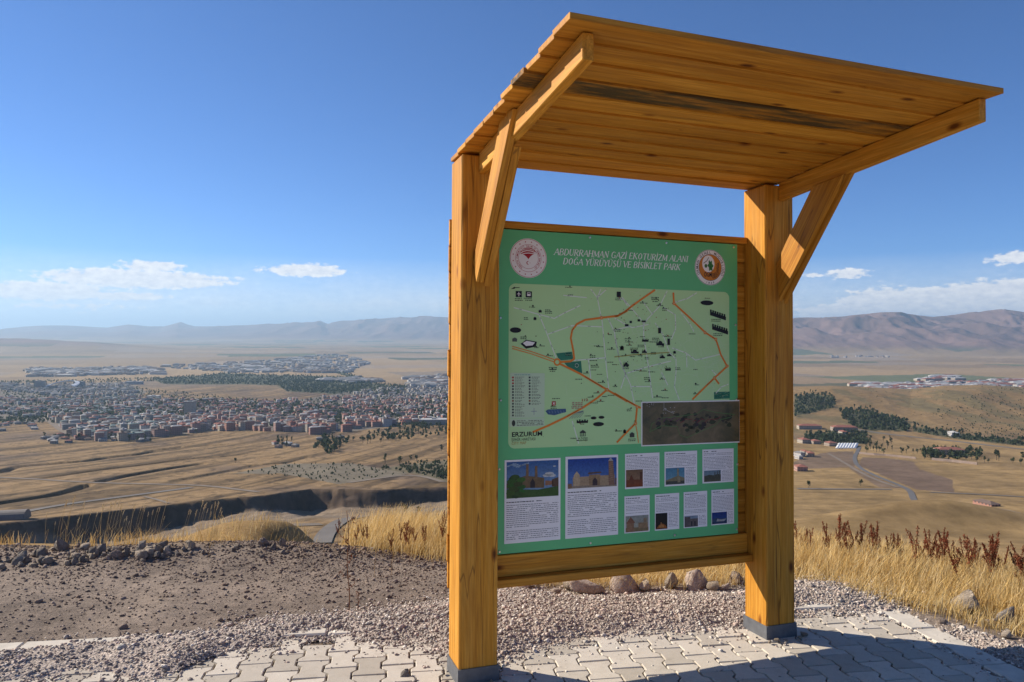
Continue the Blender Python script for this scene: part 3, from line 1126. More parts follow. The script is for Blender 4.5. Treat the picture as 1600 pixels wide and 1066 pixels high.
def pp(px, py):
    """picture point on the plane of the board: (x, z) of the kiosk"""
    d = MK.T @ pix_ray(px, py)
    t = (YP-_CKv[1])/d[1]
    return np.array([_CKv[0]+d[0]*t, _CKv[2]+d[2]*t])


def zoomer(x0, y0, s):
    return lambda x, y: pp(x0+x/s, y0+y/s)


ZT, Z5, Z6, Z7, Z8 = zoomer(770, 340, 3.902), zoomer(780, 440, 3.948), zoomer(960, 440, 3.948), zoomer(770, 690, 5.61), zoomer(960, 690, 5.609)


def srgb(r, g, b):
    f = lambda c: c/12.92 if c <= .04045 else ((c+.055)/1.055)**2.4
    return tuple(f(c/255) for c in (r, g, b))


class Print:
    """flat ink shapes on the board; each layer stands 0.25 mm proud of the last"""
    def __init__(s, y):
        s.v, s.f, s.c, s.y = [], [], [], y

    def poly(s, pts, col, layer=0, cols=None):
        b = len(s.v)
        yy = s.y-.00025*(layer+1)
        s.v += [(float(p[0]), yy, float(p[1])) for p in pts]
        s.c += [cols[i] if cols else col for i in range(len(pts))]
        s.f.append(tuple(range(b, b+len(pts))))

    def disc(s, c, r, col, layer=0, n=28, sq=1.0):
        s.poly([(c[0]+r*math.cos(2*math.pi*k/n), c[1]+r*sq*math.sin(2*math.pi*k/n)) for k in range(n)], col, layer)

    def ring(s, c, r0, r1, col, layer=0, n=40):
        for k in range(n):
            a, b = 2*math.pi*k/n, 2*math.pi*(k+1)/n
            s.poly([(c[0]+r*math.cos(t), c[1]+r*math.sin(t)) for r, t in ((r0, a), (r1, a), (r1, b), (r0, b))], col, layer)

    def line(s, pts, w, col, layer=0, closed=False):
        pts = [np.asarray(p, float) for p in pts]
        if len(pts) < 2:
            return
        L, Rr = [], []
        for i, p in enumerate(pts):
            a = pts[max(i-1, 0)]
            b = pts[min(i+1, len(pts)-1)]
            t = b-a
            t = t/(np.hypot(*t)+1e-9)
            n = np.array([-t[1], t[0]])*w/2
            L.append(p+n)
            Rr.append(p-n)
        for i in range(len(pts)-1):
            s.poly([L[i], Rr[i], Rr[i+1], L[i+1]], col, layer)

    def mesh(s, verts2, faces, fn, col, layer=0):
        b = len(s.v)
        yy = s.y-.00025*(layer+1)
        for q in verts2:
            p = fn(q)
            s.v.append((float(p[0]), yy, float(p[1])))
            s.c.append(col)
        s.f += [tuple(i+b for i in f) for f in faces]

    def build(s, name, parent, mat=None):
        me = mesh_from(name, s.v, s.f, mat or M_PRINT)
        at = me.color_attributes.new('Col', 'FLOAT_COLOR', 'POINT')
        arr = np.ones((len(s.v), 4), np.float32)
        arr[:, :3] = np.array(s.c)
        at.data.foreach_set('color', arr.ravel())
        o = link(name, me, parent)
        if parent is not None and parent is not kiosk:
            o.matrix_parent_inverse = Matrix.Translation(-parent.location)
        return o


_tc = {}


def glyphs(body, shear=0.0, bold=0.0):
    key = (body, shear, bold)
    if key not in _tc:
        cu = bpy.data.curves.new('t', 'FONT')
        cu.body = body
        cu.size = 1.0
        cu.shear = shear
        cu.offset = bold
        cu.resolution_u = 2
        ob = bpy.data.objects.new('t', cu)
        COL.objects.link(ob)
        dg = bpy.context.evaluated_depsgraph_get()
        dg.update()
        me = bpy.data.meshes.new_from_object(ob.evaluated_get(dg))
        v = np.array([x.co[:2] for x in me.vertices]).reshape(-1, 2)
        f = [tuple(p.vertices) for p in me.polygons]
        bpy.data.objects.remove(ob)
        bpy.data.curves.remove(cu)
        bpy.data.meshes.remove(me)
        _tc[key] = (v, f)
    return _tc[key]


def text_at(pr, body, p0, p1, cap, col, layer=0, shear=0.0, bold=0.0):
    """text whose baseline runs from p0 to p1 (board points) with the given capital height"""
    v, f = glyphs(body, shear, bold)
    if not len(v):
        return
    x0, x1 = v[:, 0].min(), v[:, 0].max()
    p0, p1 = np.asarray(p0), np.asarray(p1)
    ux = (p1-p0)/(x1-x0)
    sy_ = cap/.73
    pr.mesh(v, f, lambda q: (p0[0]+ux[0]*(q[0]-x0), p0[1]+ux[1]*(q[0]-x0)+sy_*q[1]), col, layer)


def text_round(pr, body, c, r, a0, a1, h, col, layer=0, inward=False):
    n = len(body)
    for k, ch in enumerate(body):
        if ch == ' ':
            continue
        a = a0+(a1-a0)*k/(n-1)
        v, f = glyphs(ch, 0, .01)
        if not len(v):
            continue
        mx = (v[:, 0].min()+v[:, 0].max())/2
        sc = h/.73
        rot = a-math.pi/2 if not inward else a+math.pi/2
        ca, sa = math.cos(rot), math.sin(rot)
        ox, oy = c[0]+r*math.cos(a), c[1]+r*math.sin(a)
        dz = -.365
        pr.mesh(v, f, lambda q: (ox+sc*(ca*(q[0]-mx)-sa*(q[1]+dz)), oy+sc*(sa*(q[0]-mx)+ca*(q[1]+dz))), col, layer)


WHITE, OFFW, INK, RED = (.86, .86, .86), (.84, .82, .79), (.012, .012, .014), (.40, .018, .022)
ORANGE, MAPG, PALE = (.74, .22, .025), (.47, .73, .345), (.72, .80, .66)
DGRN = (.035, .20, .12)
STREET = (.72, .78, .68)

# ---- lettering of the heading: narrow serif capitals, drawn with thick and thin strokes
SERIF = {
    'A': ([((0, 0), (.33, 1), .05), ((.33, 1), (.66, 0), .10), ((.14, .36), (.52, .36), .045)], [(0, 0), (.66, 0)], .66),
    'B': ([((.1, 0), (.1, 1), .10), ((.1, 1), (.36, 1), .045), ((.36, 1), (.5, .88), .06), ((.5, .88), (.5, .65), .09), ((.5, .65), (.36, .53), .06), ((.1, .53), (.38, .53), .045), ((.38, .53), (.56, .4), .06), ((.56, .4), (.56, .14), .10), ((.56, .14), (.38, 0), .06), ((.38, 0), (.1, 0), .045)], [], .64),
    'D': ([((.1, 0), (.1, 1), .10), ((.1, 1), (.36, 1), .045), ((.36, 1), (.6, .76), .07), ((.6, .76), (.6, .26), .10), ((.6, .26), (.36, 0), .07), ((.36, 0), (.1, 0), .045)], [], .70),
    'E': ([((.1, 0), (.1, 1), .10), ((.1, 1), (.48, 1), .045), ((.1, .52), (.42, .52), .045), ((.1, 0), (.52, 0), .045), ((.48, 1), (.48, .86), .045), ((.52, 0), (.52, .15), .045), ((.42, .6), (.42, .44), .04)], [], .58),
    'G': ([((.6, .8), (.46, .98), .05), ((.46, .98), (.28, .98), .05), ((.28, .98), (.1, .76), .08), ((.1, .76), (.1, .24), .10), ((.1, .24), (.28, .02), .08), ((.28, .02), (.48, .02), .05), ((.48, .02), (.6, .12), .06), ((.6, .12), (.6, .42), .09), ((.46, .42), (.68, .42), .045)], [], .72),
    'H': ([((.1, 0), (.1, 1), .10), ((.6, 0), (.6, 1), .10), ((.1, .52), (.6, .52), .045)], [(.1, 0), (.1, 1), (.6, 0), (.6, 1)], .72),
    'I': ([((.12, 0), (.12, 1), .10)], [(.12, 0), (.12, 1)], .26),
    'K': ([((.1, 0), (.1, 1), .10), ((.56, 1), (.12, .46), .05), ((.24, .58), (.62, 0), .10)], [(.1, 0), (.1, 1), (.62, 0), (.56, 1)], .68),
    'L': ([((.1, 0), (.1, 1), .10), ((.1, 0), (.5, 0), .045), ((.5, 0), (.5, .18), .045)], [(.1, 1)], .54),
    'M': ([((.08, 0), (.1, 1), .05), ((.1, 1), (.42, .1), .10), ((.42, .1), (.74, 1), .05), ((.74, 1), (.76, 0), .10)], [(.08, 0), (.76, 0)], .86),
    'N': ([((.1, 0), (.1, 1), .05), ((.1, 1), (.58, 0), .10), ((.58, 0), (.58, 1), .05)], [(.1, 0), (.58, 1)], .70),
    'O': ([((.36, .99), (.16, .82), .06), ((.16, .82), (.1, .5), .10), ((.1, .5), (.16, .18), .10), ((.16, .18), (.36, .01), .06), ((.36, .01), (.56, .18), .06), ((.56, .18), (.62, .5), .10), ((.62, .5), (.56, .82), .10), ((.56, .82), (.36, .99), .06)], [], .74),
    'P': ([((.1, 0), (.1, 1), .10), ((.1, 1), (.36, 1), .045), ((.36, 1), (.53, .86), .06), ((.53, .86), (.53, .62), .10), ((.53, .62), (.36, .46), .06), ((.36, .46), (.1, .46), .045)], [(.1, 0)], .60),
    'R': ([((.1, 0), (.1, 1), .10), ((.1, 1), (.36, 1), .045), ((.36, 1), (.52, .88), .06), ((.52, .88), (.52, .64), .10), ((.52, .64), (.36, .5), .06), ((.36, .5), (.1, .5), .045), ((.3, .5), (.6, 0), .10)], [(.1, 0), (.6, 0)], .66),
    'S': ([((.5, .82), (.4, .98), .05), ((.4, .98), (.22, .98), .05), ((.22, .98), (.1, .78), .08), ((.1, .78), (.18, .6), .09), ((.18, .6), (.42, .42), .10), ((.42, .42), (.5, .24), .09), ((.5, .24), (.38, .02), .07), ((.38, .02), (.2, .02), .05), ((.2, .02), (.08, .2), .05)], [], .58),
    'T': ([((.32, 0), (.32, 1), .10), ((.04, 1), (.6, 1), .045), ((.04, 1), (.04, .84), .045), ((.6, 1), (.6, .84), .045)], [(.32, 0)], .64),
    'U': ([((.1, 1), (.1, .26), .10), ((.1, .26), (.24, .02), .08), ((.24, .02), (.44, .02), .05), ((.44, .02), (.58, .26), .05), ((.58, .26), (.58, 1), .05)], [(.1, 1), (.58, 1)], .68),
    'V': ([((.02, 1), (.32, 0), .10), ((.32, 0), (.6, 1), .05)], [(.02, 1), (.6, 1)], .62),
    'Y': ([((.02, 1), (.3, .46), .10), ((.3, .46), (.58, 1), .05), ((.3, .46), (.3, 0), .10)], [(.02, 1), (.58, 1), (.3, 0)], .60),
    'Z': ([((.06, 1), (.54, 1), .045), ((.54, 1), (.06, 0), .10), ((.06, 0), (.56, 0), .045), ((.06, 1), (.06, .84), .045), ((.56, 0), (.56, .17), .045)], [], .60),
}
BASE = {'İ': ('I', 'dot'), 'Ğ': ('G', 'breve'), 'Ü': ('U', 'uml'), 'Ş': ('S', 'ced')}


def heading(pr, body, p0, p1, cap, col, layer):
    p0, p1 = np.asarray(p0), np.asarray(p1)
    adv = sum((.34 if ch == ' ' else SERIF[BASE.get(ch, (ch,))[0]][2]+.06) for ch in body)
    sx_ = (p1[0]-p0[0])/adv
    cx = 0.0
    fn = lambda x, y: np.array([p0[0]+(cx+x)*sx_+.20*y*cap, p0[1]+(p1[1]-p0[1])*(cx+x)/adv+y*cap])
    for ch in body:
        if ch == ' ':
            cx += .34
            continue
        g, mark = BASE.get(ch, (ch, None))
        strokes, serifs, wd = SERIF[g]
        for a, b, w in strokes:
            pr.line([fn(*a), fn(*b)], w*1.5*cap, col, layer)
        for q in serifs:
            pr.line([fn(q[0]-.10, q[1]), fn(q[0]+.10, q[1])], .06*cap, col, layer)
        mid = wd/2-.02
        if mark == 'dot':
            pr.disc(fn(mid, 1.2), .07*cap, col, layer, 8)
        elif mark == 'uml':
            pr.disc(fn(mid-.13, 1.2), .07*cap, col, layer, 8)
            pr.disc(fn(mid+.13, 1.2), .07*cap, col, layer, 8)
        elif mark == 'breve':
            pr.line([fn(mid-.15, 1.28), fn(mid-.08, 1.16), fn(mid+.08, 1.16), fn(mid+.15, 1.28)], .06*cap, col, layer)
        elif mark == 'ced':
            pr.line([fn(mid, 0), fn(mid+.04, -.12), fn(mid-.08, -.22)], .06*cap, col, layer)
        cx += wd+.06


pr = Print(YP)
a, b = ZT(374, 236), ZT(1190, 263)
zl = (a[1]+b[1])/2
heading(pr, 'ABDURRAHMAN GAZİ EKOTURİZM ALANI', (a[0], zl), (b[0], zl), .0325, WHITE, 0)
a, b = ZT(427, 293), ZT(1143, 313)
zl = (a[1]+b[1])/2
heading(pr, 'DOĞA YÜRÜYÜŞÜ VE BİSİKLET PARK', (a[0], zl), (b[0], zl), .0325, WHITE, 0)
pr.build('heading_lettering', panel)

# ---- emblem on the left: off-white seal with red marks
pr = Print(YP)
c = ZT(217, 248)
r = .5*(ZT(330, 250)-ZT(104, 246))[0]
pr.disc(c, r, OFFW, 0, 48)
pr.ring(c, r*.955, r*.975, RED, 1, 60)
for k in range(16):
    a = 2*math.pi*(k+.5)/16
    q = (c[0]+r*.83*math.cos(a), c[1]+r*.83*math.sin(a))
    star = []
    for j in range(10):
        rr = r*(.047 if j % 2 == 0 else .02)
        star.append((q[0]+rr*math.cos(math.pi/2+j*math.pi/5), q[1]+rr*math.sin(math.pi/2+j*math.pi/5)))
    pr.poly(star, RED, 1)
pr.ring(c, r*.685, r*.70, RED, 1)
pr.ring(c, r*.525, r*.54, RED, 1)
text_round(pr, 'TÜRKİYE CUMHURİYETİ TARIM VE ORMAN BAKANLIĞI', c, r*.612, R(235), R(-55), r*.088, RED, 1)
F = lambda u, v: (c[0]+u*r, c[1]+v*r)
top = [(-.46, .20), (-.40, .34), (-.28, .46), (-.12, .52), (.06, .53), (.22, .49), (.34, .41), (.43, .29)]
low = [(-.46, .20), (-.34, .19), (-.22, .15), (-.10, .06), (.0, -.05), (.10, .08), (.24, .20), (.43, .29)]
for j in range(7):
    pr.poly([F(*top[j]), F(*top[j+1]), F(*low[j+1]), F(*low[j])], RED, 1)
for pts_, w_ in (([(-.44, .22), (-.28, .33), (-.08, .38), (.14, .37), (.40, .30)], .045), ([(-.34, .19), (-.18, .24), (.0, .26), (.18, .25), (.36, .27)], .04), ([(-.38, .36), (-.2, .45), (.04, .47), (.3, .41)], .03)):
    pr.line([F(*q_) for q_ in pts_], r*w_, OFFW, 2)
cc = (c[0]-.02*r, c[1]-.24*r)
pr.disc(cc, r*.088, RED, 1, 20)
pr.disc((cc[0]+.03*r, cc[1]), r*.070, OFFW, 2, 20)
pr.disc((cc[0]+.10*r, cc[1]), r*.022, RED, 2, 6)
pr.build('round_emblem', panel)['label'] = 'off-white round seal with red fan, crescent and ring of stars'

# ---- emblem on the right: white ring, orange disc, oak twig
pr = Print(YP)
c = ZT(1325, 305)
r = .5*(ZT(1418, 305)-ZT(1232, 305))[0]
pr.disc(c, r, OFFW, 0, 48)
pr.ring(c, r*.965, r*.985, INK, 1)
pr.disc(c, r*.735, (.58, .21, .025), 1, 40)
pr.ring(c, r*.725, r*.745, INK, 2)
text_round(pr, 'ORMAN GENEL MÜDÜRLÜĞÜ', c, r*.85, R(205), R(-25), r*.15, INK, 1)
text_round(pr, '1839', c, r*.855, R(255), R(285), r*.12, INK, 1, True)
pr.disc((c[0]-.12*r, c[1]+.20*r), r*.40, OFFW, 2, 30, 1.18)
leaf = []
for k in range(24):
    a = 2*math.pi*k/24
    rr = r*(.19+.045*math.cos(6*a))
    leaf.append((c[0]+.02*r+rr*math.cos(a)*.85-.10*rr*math.sin(a), c[1]+.10*r+rr*math.sin(a)*1.45))
pr.poly(leaf, (.03, .19, .045), 3)
pr.line([(c[0]-.44*r, c[1]+.22*r), (c[0]-.22*r, c[1]+.36*r), (c[0]-.10*r, c[1]+.56*r)], r*.035, (.08, .045, .03), 4)
pr.line([(c[0]-.05*r, c[1]+.42*r), (c[0]+.05*r, c[1]-.16*r)], r*.02, (.02, .09, .03), 4)
pr.disc((c[0]-.28*r, c[1]+.08*r), r*.09, (.07, .16, .04), 3, 14, 1.2)
text_at(pr, 'OGM', (c[0]-.40*r, c[1]-.52*r), (c[0]+.10*r, c[1]-.52*r), r*.26, INK, 3, 0, .02)
for k in range(6):
    pr.line([(c[0]+.12*r, c[1]-(.30+.055*k)*r), (c[0]+.24*r, c[1]-(.34+.05*k)*r), (c[0]+.36*r, c[1]-(.24+.055*k)*r)], r*.024, INK, 3)
for k in range(9):
    zz_ = c[1]+(.28-.085*k)*r
    pr.line([(c[0]+.40*r, zz_-.10*r), (c[0]+.60*r, zz_+.02*r)], r*.026, INK, 3)
pr.line([(c[0]+.36*r, c[1]-.58*r), (c[0]+.58*r, c[1]+.30*r)], r*.018, INK, 4)
pr.build('round_emblem', panel)['label'] = 'white-ringed orange seal with oak leaf and black letters'

# ---- the town map
pr = Print(YP)
tl, bl = Z5(60, 15), Z5(55, 1032)
trp, brp = Z6(705, 62), Z6(712, 700)
mx0, mx1 = (tl[0]+bl[0])/2, (trp[0]+brp[0])/2
mz1, mz0 = (tl[1]+trp[1])/2, bl[1]
rc = .035
corner = []
for (cx_, cz_, a0) in ((mx1-rc, mz1-rc, 0), (mx0+rc, mz1-rc, 90), (mx0+rc, mz0+rc, 180), (mx1-rc, mz0+rc, 270)):
    for k in range(7):
        a = R(a0+15*k)
        corner.append((cx_+rc*math.cos(a), cz_+rc*math.sin(a)))
pr.poly(corner, MAPG, 0)
inmap = lambda p: mx0+.004 < p[0] < mx1-.004 and mz0+.004 < p[1] < mz1-.004


def clipline(pts):
    run, out = [], []
    dense = []
    for a, b in zip(pts[:-1], pts[1:]):
        a, b = np.asarray(a), np.asarray(b)
        for k in range(6):
            dense.append(a+(b-a)*k/6)
    dense.append(np.asarray(pts[-1]))
    for p in dense:
        if inmap(p):
            run.append(p)
        elif run:
            out.append(run)
            run = []
    if run:
        out.append(run)
    return out


mr = random.Random(11)
# faint lanes
for k in range(430):
    if mr.random() < .62:
        p = Z6(mr.uniform(20, 700), mr.uniform(250, 720))
    else:
        p = np.array([mr.uniform(mx0, mx1), mr.uniform(mz0+.1, mz1)])
    if Z5(60, 0)[0] < p[0] < Z5(420, 0)[0] and mr.random() < .75:
        continue
    a = mr.choice((.2, .25, 1.75, 1.82))+mr.uniform(-.3, .3)
    pts = [p]
    for j in range(mr.randint(2, 4)):
        a += mr.uniform(-.35, .35)
        p = p+np.array([math.cos(a), math.sin(a)])*mr.uniform(.010, .028)
        pts.append(p)
    for rn in clipline(pts):
        pr.line(rn, .0017, tuple(m*.72+s_*.28 for m, s_ in zip(MAPG, STREET)), 1)
whites5 = [[(58, 152), (245, 203), (340, 228), (400, 195), (500, 148)], [(245, 203), (290, 310), (350, 470)], [(555, 35), (605, 100), (635, 250), (655, 470), (675, 660)],
           [(605, 100), (630, 38)], [(605, 100), (670, 40)], [(300, 325), (450, 272), (640, 280)], [(460, 487), (550, 480), (655, 470)], [(550, 480), (565, 600)],
           [(395, 85), (540, 100)], [(670, 225), (710, 310), (740, 480), (790, 600)], [(735, 105), (765, 110), (790, 150)], [(450, 860), (490, 1000)], [(58, 410), (58, 405)]]
whites6 = [[(45, 95), (160, 230), (185, 265)], [(110, 285), (210, 265)], [(325, 58), (280, 150), (205, 230), (180, 260), (180, 330)], [(180, 130), (235, 205)], [(300, 160), (375, 205), (378, 290), (350, 360)],
           [(370, 130), (450, 105), (520, 62)], [(250, 255), (300, 330), (340, 440), (380, 480), (380, 560), (370, 650), (400, 730)], [(0, 330), (30, 480), (100, 640), (125, 770)],
           [(100, 648), (225, 648)], [(180, 330), (215, 560), (235, 720)], [(355, 410), (440, 440), (500, 485), (650, 450)], [(445, 445), (447, 530)], [(0, 225), (60, 260), (110, 285)], [(0, 300), (100, 275)],
           [(410, 190), (470, 270), (490, 310)], [(70, 565), (40, 660)], [(80, 565), (190, 530), (350, 490)], [(625, 690), (660, 650), (712, 630)], [(290, 560), (330, 640)], [(600, 545), (640, 590)]]
for grp, Zf in ((whites5, Z5), (whites6, Z6)):
    for l in grp:
        for rn in clipline([Zf(*q) for q in l]):
            pr.line(rn, .0052, STREET, 2)
            # street names: short dark dashes along the line
            if len(rn) > 5:
                for j in range(1, len(rn)-2, 4):
                    pr.line([rn[j], rn[j]*.4+rn[j+1]*.6], .0018, (.09, .10, .09), 3)
orange5 = [[(55, 393), (200, 433), (340, 482)], [(55, 406), (200, 447), (340, 497)], [(372, 507), (500, 570), (665, 668), (790, 740)], [(375, 497), (440, 492), (462, 478), (457, 430), (441, 350), (450, 300), (480, 262), (530, 237), (630, 224), (730, 212), (790, 180)],
           [(665, 668), (600, 722), (510, 782), (400, 842), (300, 890), (205, 930)]]
orange6 = [[(0, 690), (60, 725), (140, 770), (162, 780)], [(0, 216), (20, 213), (60, 190), (110, 150), (180, 100), (250, 52)], [(362, 55), (367, 135), (460, 220), (560, 315), (625, 357), (640, 400), (655, 450), (693, 520), (709, 524)],
           [(693, 525), (617, 595), (560, 650), (480, 728)], [(617, 595), (645, 632)], [(140, 770), (135, 820), (130, 875), (60, 945), (5, 1003)], [(130, 880), (140, 930), (148, 995)]]
for grp, Zf in ((orange5, Z5), (orange6, Z6)):
    for l in grp:
        w = .0105 if l[0] not in ((55, 393), (55, 406), (130, 880)) else .0045
        for rn in clipline([Zf(*q) for q in l]):
            pr.line(rn, w, ORANGE, 4)
            if w > .01 and len(rn) > 8:
                j = len(rn)//2
                pr.line([rn[j-2], rn[j], rn[j+2]], .0022, (.12, .05, .02), 5)
pr.line([Z6(0, 465), Z6(120, 452), Z6(340, 437)], .006, (.34, .33, .09), 3)
pr.ring(Z5(357, 497), .011, .0195, ORANGE, 5, 24)
pr.disc(Z5(357, 497), .0108, MAPG, 5, 20)
for q, Zf in (((665, 668), Z5), ((367, 135), Z6), ((558, 315), Z6), ((625, 357), Z6), ((693, 522), Z6), ((617, 595), Z6), ((140, 775), Z6), ((130, 875), Z6), ((630, 224), Z5)):
    pr.disc(Zf(*q), .0095, ORANGE, 5, 14)
    pr.disc(Zf(*q), .0045, (.62, .40, .22), 6, 10)
pr.poly([Z5(350, 443), Z5(448, 433), Z5(458, 480), Z5(380, 487), Z5(362, 470)], DGRN, 1)
pr.poly([Z5(400, 500), Z5(505, 490), Z5(512, 567), Z5(425, 530)], DGRN, 1)
pr.ring(Z5(478, 518), .009, .0105, PALE, 5, 16)


def words(pr, x0, x1, z, h, col, layer, rg, dens=.82, wl=(.006, .018)):
    x = x0
    while x < x1-.003:
        w = min(rg.uniform(*wl), x1-x)
        if rg.random() < dens+.1:
            pr.poly([(x, z), (x+w, z), (x+w, z+h), (x, z+h)], col, layer)
        x += w+rg.uniform(.0022, .0035)


def caption(Zf, x, y, w=60, rows=1):
    for k in range(rows):
        a, b = Zf(x-w/2, y+k*10), Zf(x+w/2, y+k*10)
        words(pr, a[0], b[0], a[1], .0036, (.03, .035, .03), 6, mr, .95, (.004, .011))


def icon(Zf, x, y, w, h, kind, col=INK):
    c_ = Zf(x, y)
    hw = .5*(Zf(x+w/2, y)-Zf(x-w/2, y))[0]
    hh = .5*(Zf(x, y-h/2)-Zf(x, y+h/2))[1]
    P = lambda u, v: (c_[0]+u*hw, c_[1]+v*hh)
    if kind == 'square':
        pr.poly([P(-1, -1), P(1, -1), P(1, 1), P(-1, 1)], col, 6)
    elif kind == 'dome':
        pr.poly([P(-1, -1), P(1, -1), P(1, -.2), P(-1, -.2)], col, 6)
        pr.poly([P(.55*math.cos(R(a)), -.2+.9*math.sin(R(a))) for a in range(0, 181, 20)], col, 6)
        pr.poly([P(-.9, -.2), P(-.7, -.2), P(-.75, 1), P(-.85, 1)], col, 6)
    elif kind == 'wall':
        pr.poly([P(-1, -1), P(1, -1), P(1, .2), P(-1, .2)], col, 6)
        for k in range(5):
            u = -1+k*.45
            pr.poly([P(u, .2), P(u+.22, .2), P(u+.22, .7+.3*(k % 2)), P(u, .7+.3*(k % 2))], col, 6)
    elif kind == 'oval':
        pr.poly([P(math.cos(R(a)), math.sin(R(a))) for a in range(0, 360, 24)], col, 6)
    elif kind == 'house':
        pr.poly([P(-.8, -1), P(.8, -1), P(.8, .2), P(-.8, .2)], col, 6)
        pr.poly([P(-1, .2), P(1, .2), P(0, 1)], col, 6)
    return P


P = icon(Z5, 120, 78, 38, 38, 'square')
pr.poly([P(-.1, -.7), P(.1, -.7), P(.08, .75), P(-.08, .75)], OFFW, 7)
pr.poly([P(-.75, -.05), P(.75, -.05), P(.1, .3), P(-.1, .3)], OFFW, 7)
pr.poly([P(-.3, -.65), P(.3, -.65), P(0, -.4)], OFFW, 7)
P = icon(Z5, 182, 80, 38, 38, 'square')
pr.poly([P(-.55, -.5), P(.55, -.5), P(.55, .6), P(-.55, .6)], OFFW, 7)
pr.poly([P(-.42, .1), P(.42, .1), P(.42, .42), P(-.42, .42)], INK, 8)
caption(Z5, 120, 108, 48, 2)
caption(Z5, 182, 108, 44, 2)
pr.poly([Z5(72, 47), Z5(95, 32), Z5(98, 44)], INK, 6)
pr.line([Z5(95, 38), Z5(125, 38)], .003, INK, 6)
for (Zf, x, y, w, h, k) in ((Z5, 252, 183, 24, 18, 'house'), (Z5, 220, 228, 22, 20, 'house'), (Z5, 100, 300, 70, 34, 'oval'), (Z5, 737, 80, 26, 34, 'square'),
                            (Z5, 512, 862, 70, 22, 'wall'), (Z5, 582, 842, 36, 18, 'oval'), (Z5, 630, 838, 36, 18, 'oval'), (Z5, 612, 880, 68, 26, 'oval'), (Z5, 773, 922, 20, 22, 'house'),
                            (Z5, 757, 408, 26, 26, 'house'), (Z6, 570, 132, 80, 30, 'oval'), (Z6, 45, 408, 26, 24, 'house'), (Z6, 125, 430, 48, 28, 'dome'), (Z6, 185, 430, 30, 22, 'dome'), (Z6, 282, 378, 48, 34, 'dome'),
                            (Z6, 190, 362, 40, 20, 'wall'), (Z6, 295, 462, 32, 24, 'dome'), (Z6, 338, 452, 28, 18, 'dome'), (Z6, 370, 436, 20, 18, 'house'), (Z6, 72, 508, 34, 28, 'dome'), (Z6, 330, 540, 34, 22, 'wall'),
                            (Z6, 62, 925, 20, 22, 'house'), (Z6, 278, 303, 18, 34, 'square'), (Z6, 334, 372, 16, 40, 'square'), (Z6, 150, 240, 16, 14, 'square'), (Z6, 180, 245, 26, 14, 'wall'), (Z6, 75, 270, 22, 14, 'square'), (Z6, 100, 250, 14, 14, 'square')):
    icon(Zf, x, y, w, h, k)
for Zf, l in ((Z6, [(-2, 175), (100, 222)]), (Z6, [(610, 262), (702, 308)])):
    pass
for (x, y) in ((637, 210), (650, 298)):       # crenellated walls, drawn aslant
    for k in range(7):
        u0, u1 = x-48+k*14, x-48+(k+.72)*14
        o_ = .33*(u0-x)
        pr.poly([Z6(u0, y+14+o_), Z6(u0+14, y+14+o_+4), Z6(u0+14, y-8+o_+4), Z6(u0, y-8+o_)], INK, 6)
        pr.poly([Z6(u0, y-8+o_), Z6(u1, y-8+o_+3), Z6(u1, y-22+o_+3), Z6(u0, y-22+o_)], INK, 6)
    caption(Z6, x-10, y+26, 60, 2)
icon(Z5, 95, 358, 36, 26, 'house', (.10, .12, .10))
pr.poly([Z5(132, 385), Z5(165, 360), Z5(232, 372), Z5(225, 402), Z5(165, 415)], INK, 6)
pr.poly([Z5(145, 380), Z5(168, 366), Z5(220, 376), Z5(205, 394), Z5(165, 398)], OFFW, 7)
pr.poly([Z5(285, 800), Z5(300, 790), Z5(410, 785), Z5(412, 805), Z5(340, 825), Z5(300, 820)], (.05, .11, .22), 6)
for k in range(6):
    pr.line([Z5(305+k*18, 795), Z5(312+k*18, 812)], .0025, (.16, .25, .38), 7)
icon(Z5, 336, 752, 24, 26, 'square', RED)
pr.line([Z5(330, 745), Z5(342, 759)], .003, OFFW, 7)
pr.line([Z5(342, 745), Z5(330, 759)], .003, OFFW, 7)
text_at(pr, '112', Z5(510, 739), Z5(547, 737), .013, RED, 6, 0, .02)
for k in range(16):
    x_, y_ = 450+(k % 4)*17+mr.uniform(-3, 3), 746+(k//4)*11
    pr.poly([Z5(x_, y_), Z5(x_+13, y_-2), Z5(x_+13, y_+4), Z5(x_, y_+6)], (.42, .22, .17), 6)
for k in range(5):
    pr.line([Z5(430+k*16, 848-k*2), Z5(470+k*12, 812), Z5(518, 798)], .0022, (.20, .23, .27), 6)
P = icon(Z5, 515, 935, 44, 40, 'house', (.05, .06, .05))
for k in (-.5, 0, .5):
    pr.poly([P(k-.12, -.9), P(k+.12, -.9), P(k+.12, 0), P(k-.12, 0)], MAPG, 7)
text_at(pr, 'Kültür ve Turizm', Z5(440, 972), Z5(545, 968), .0075, INK, 6, 0, .012)
text_at(pr, 'Müdürlüğü', Z5(477, 984), Z5(545, 981), .0075, INK, 6, 0, .012)
icon(Z6, 108, 945, 36, 32, 'house', (.05, .06, .05))
caption(Z6, 108, 975, 48, 2)
text_at(pr, 'ERZURUM', Z5(78, 958), Z5(264, 951), .0235, INK, 6, 0, .018)
text_at(pr, 'ŞEHİR HARİTASI', Z5(75, 985), Z5(222, 979), .0150, (.05, .07, .05), 6, 0, -.004)
text_at(pr, 'CITY MAP', Z5(77, 1008), Z5(166, 1003), .0150, (.42, .24, .06), 6, 0, -.006)
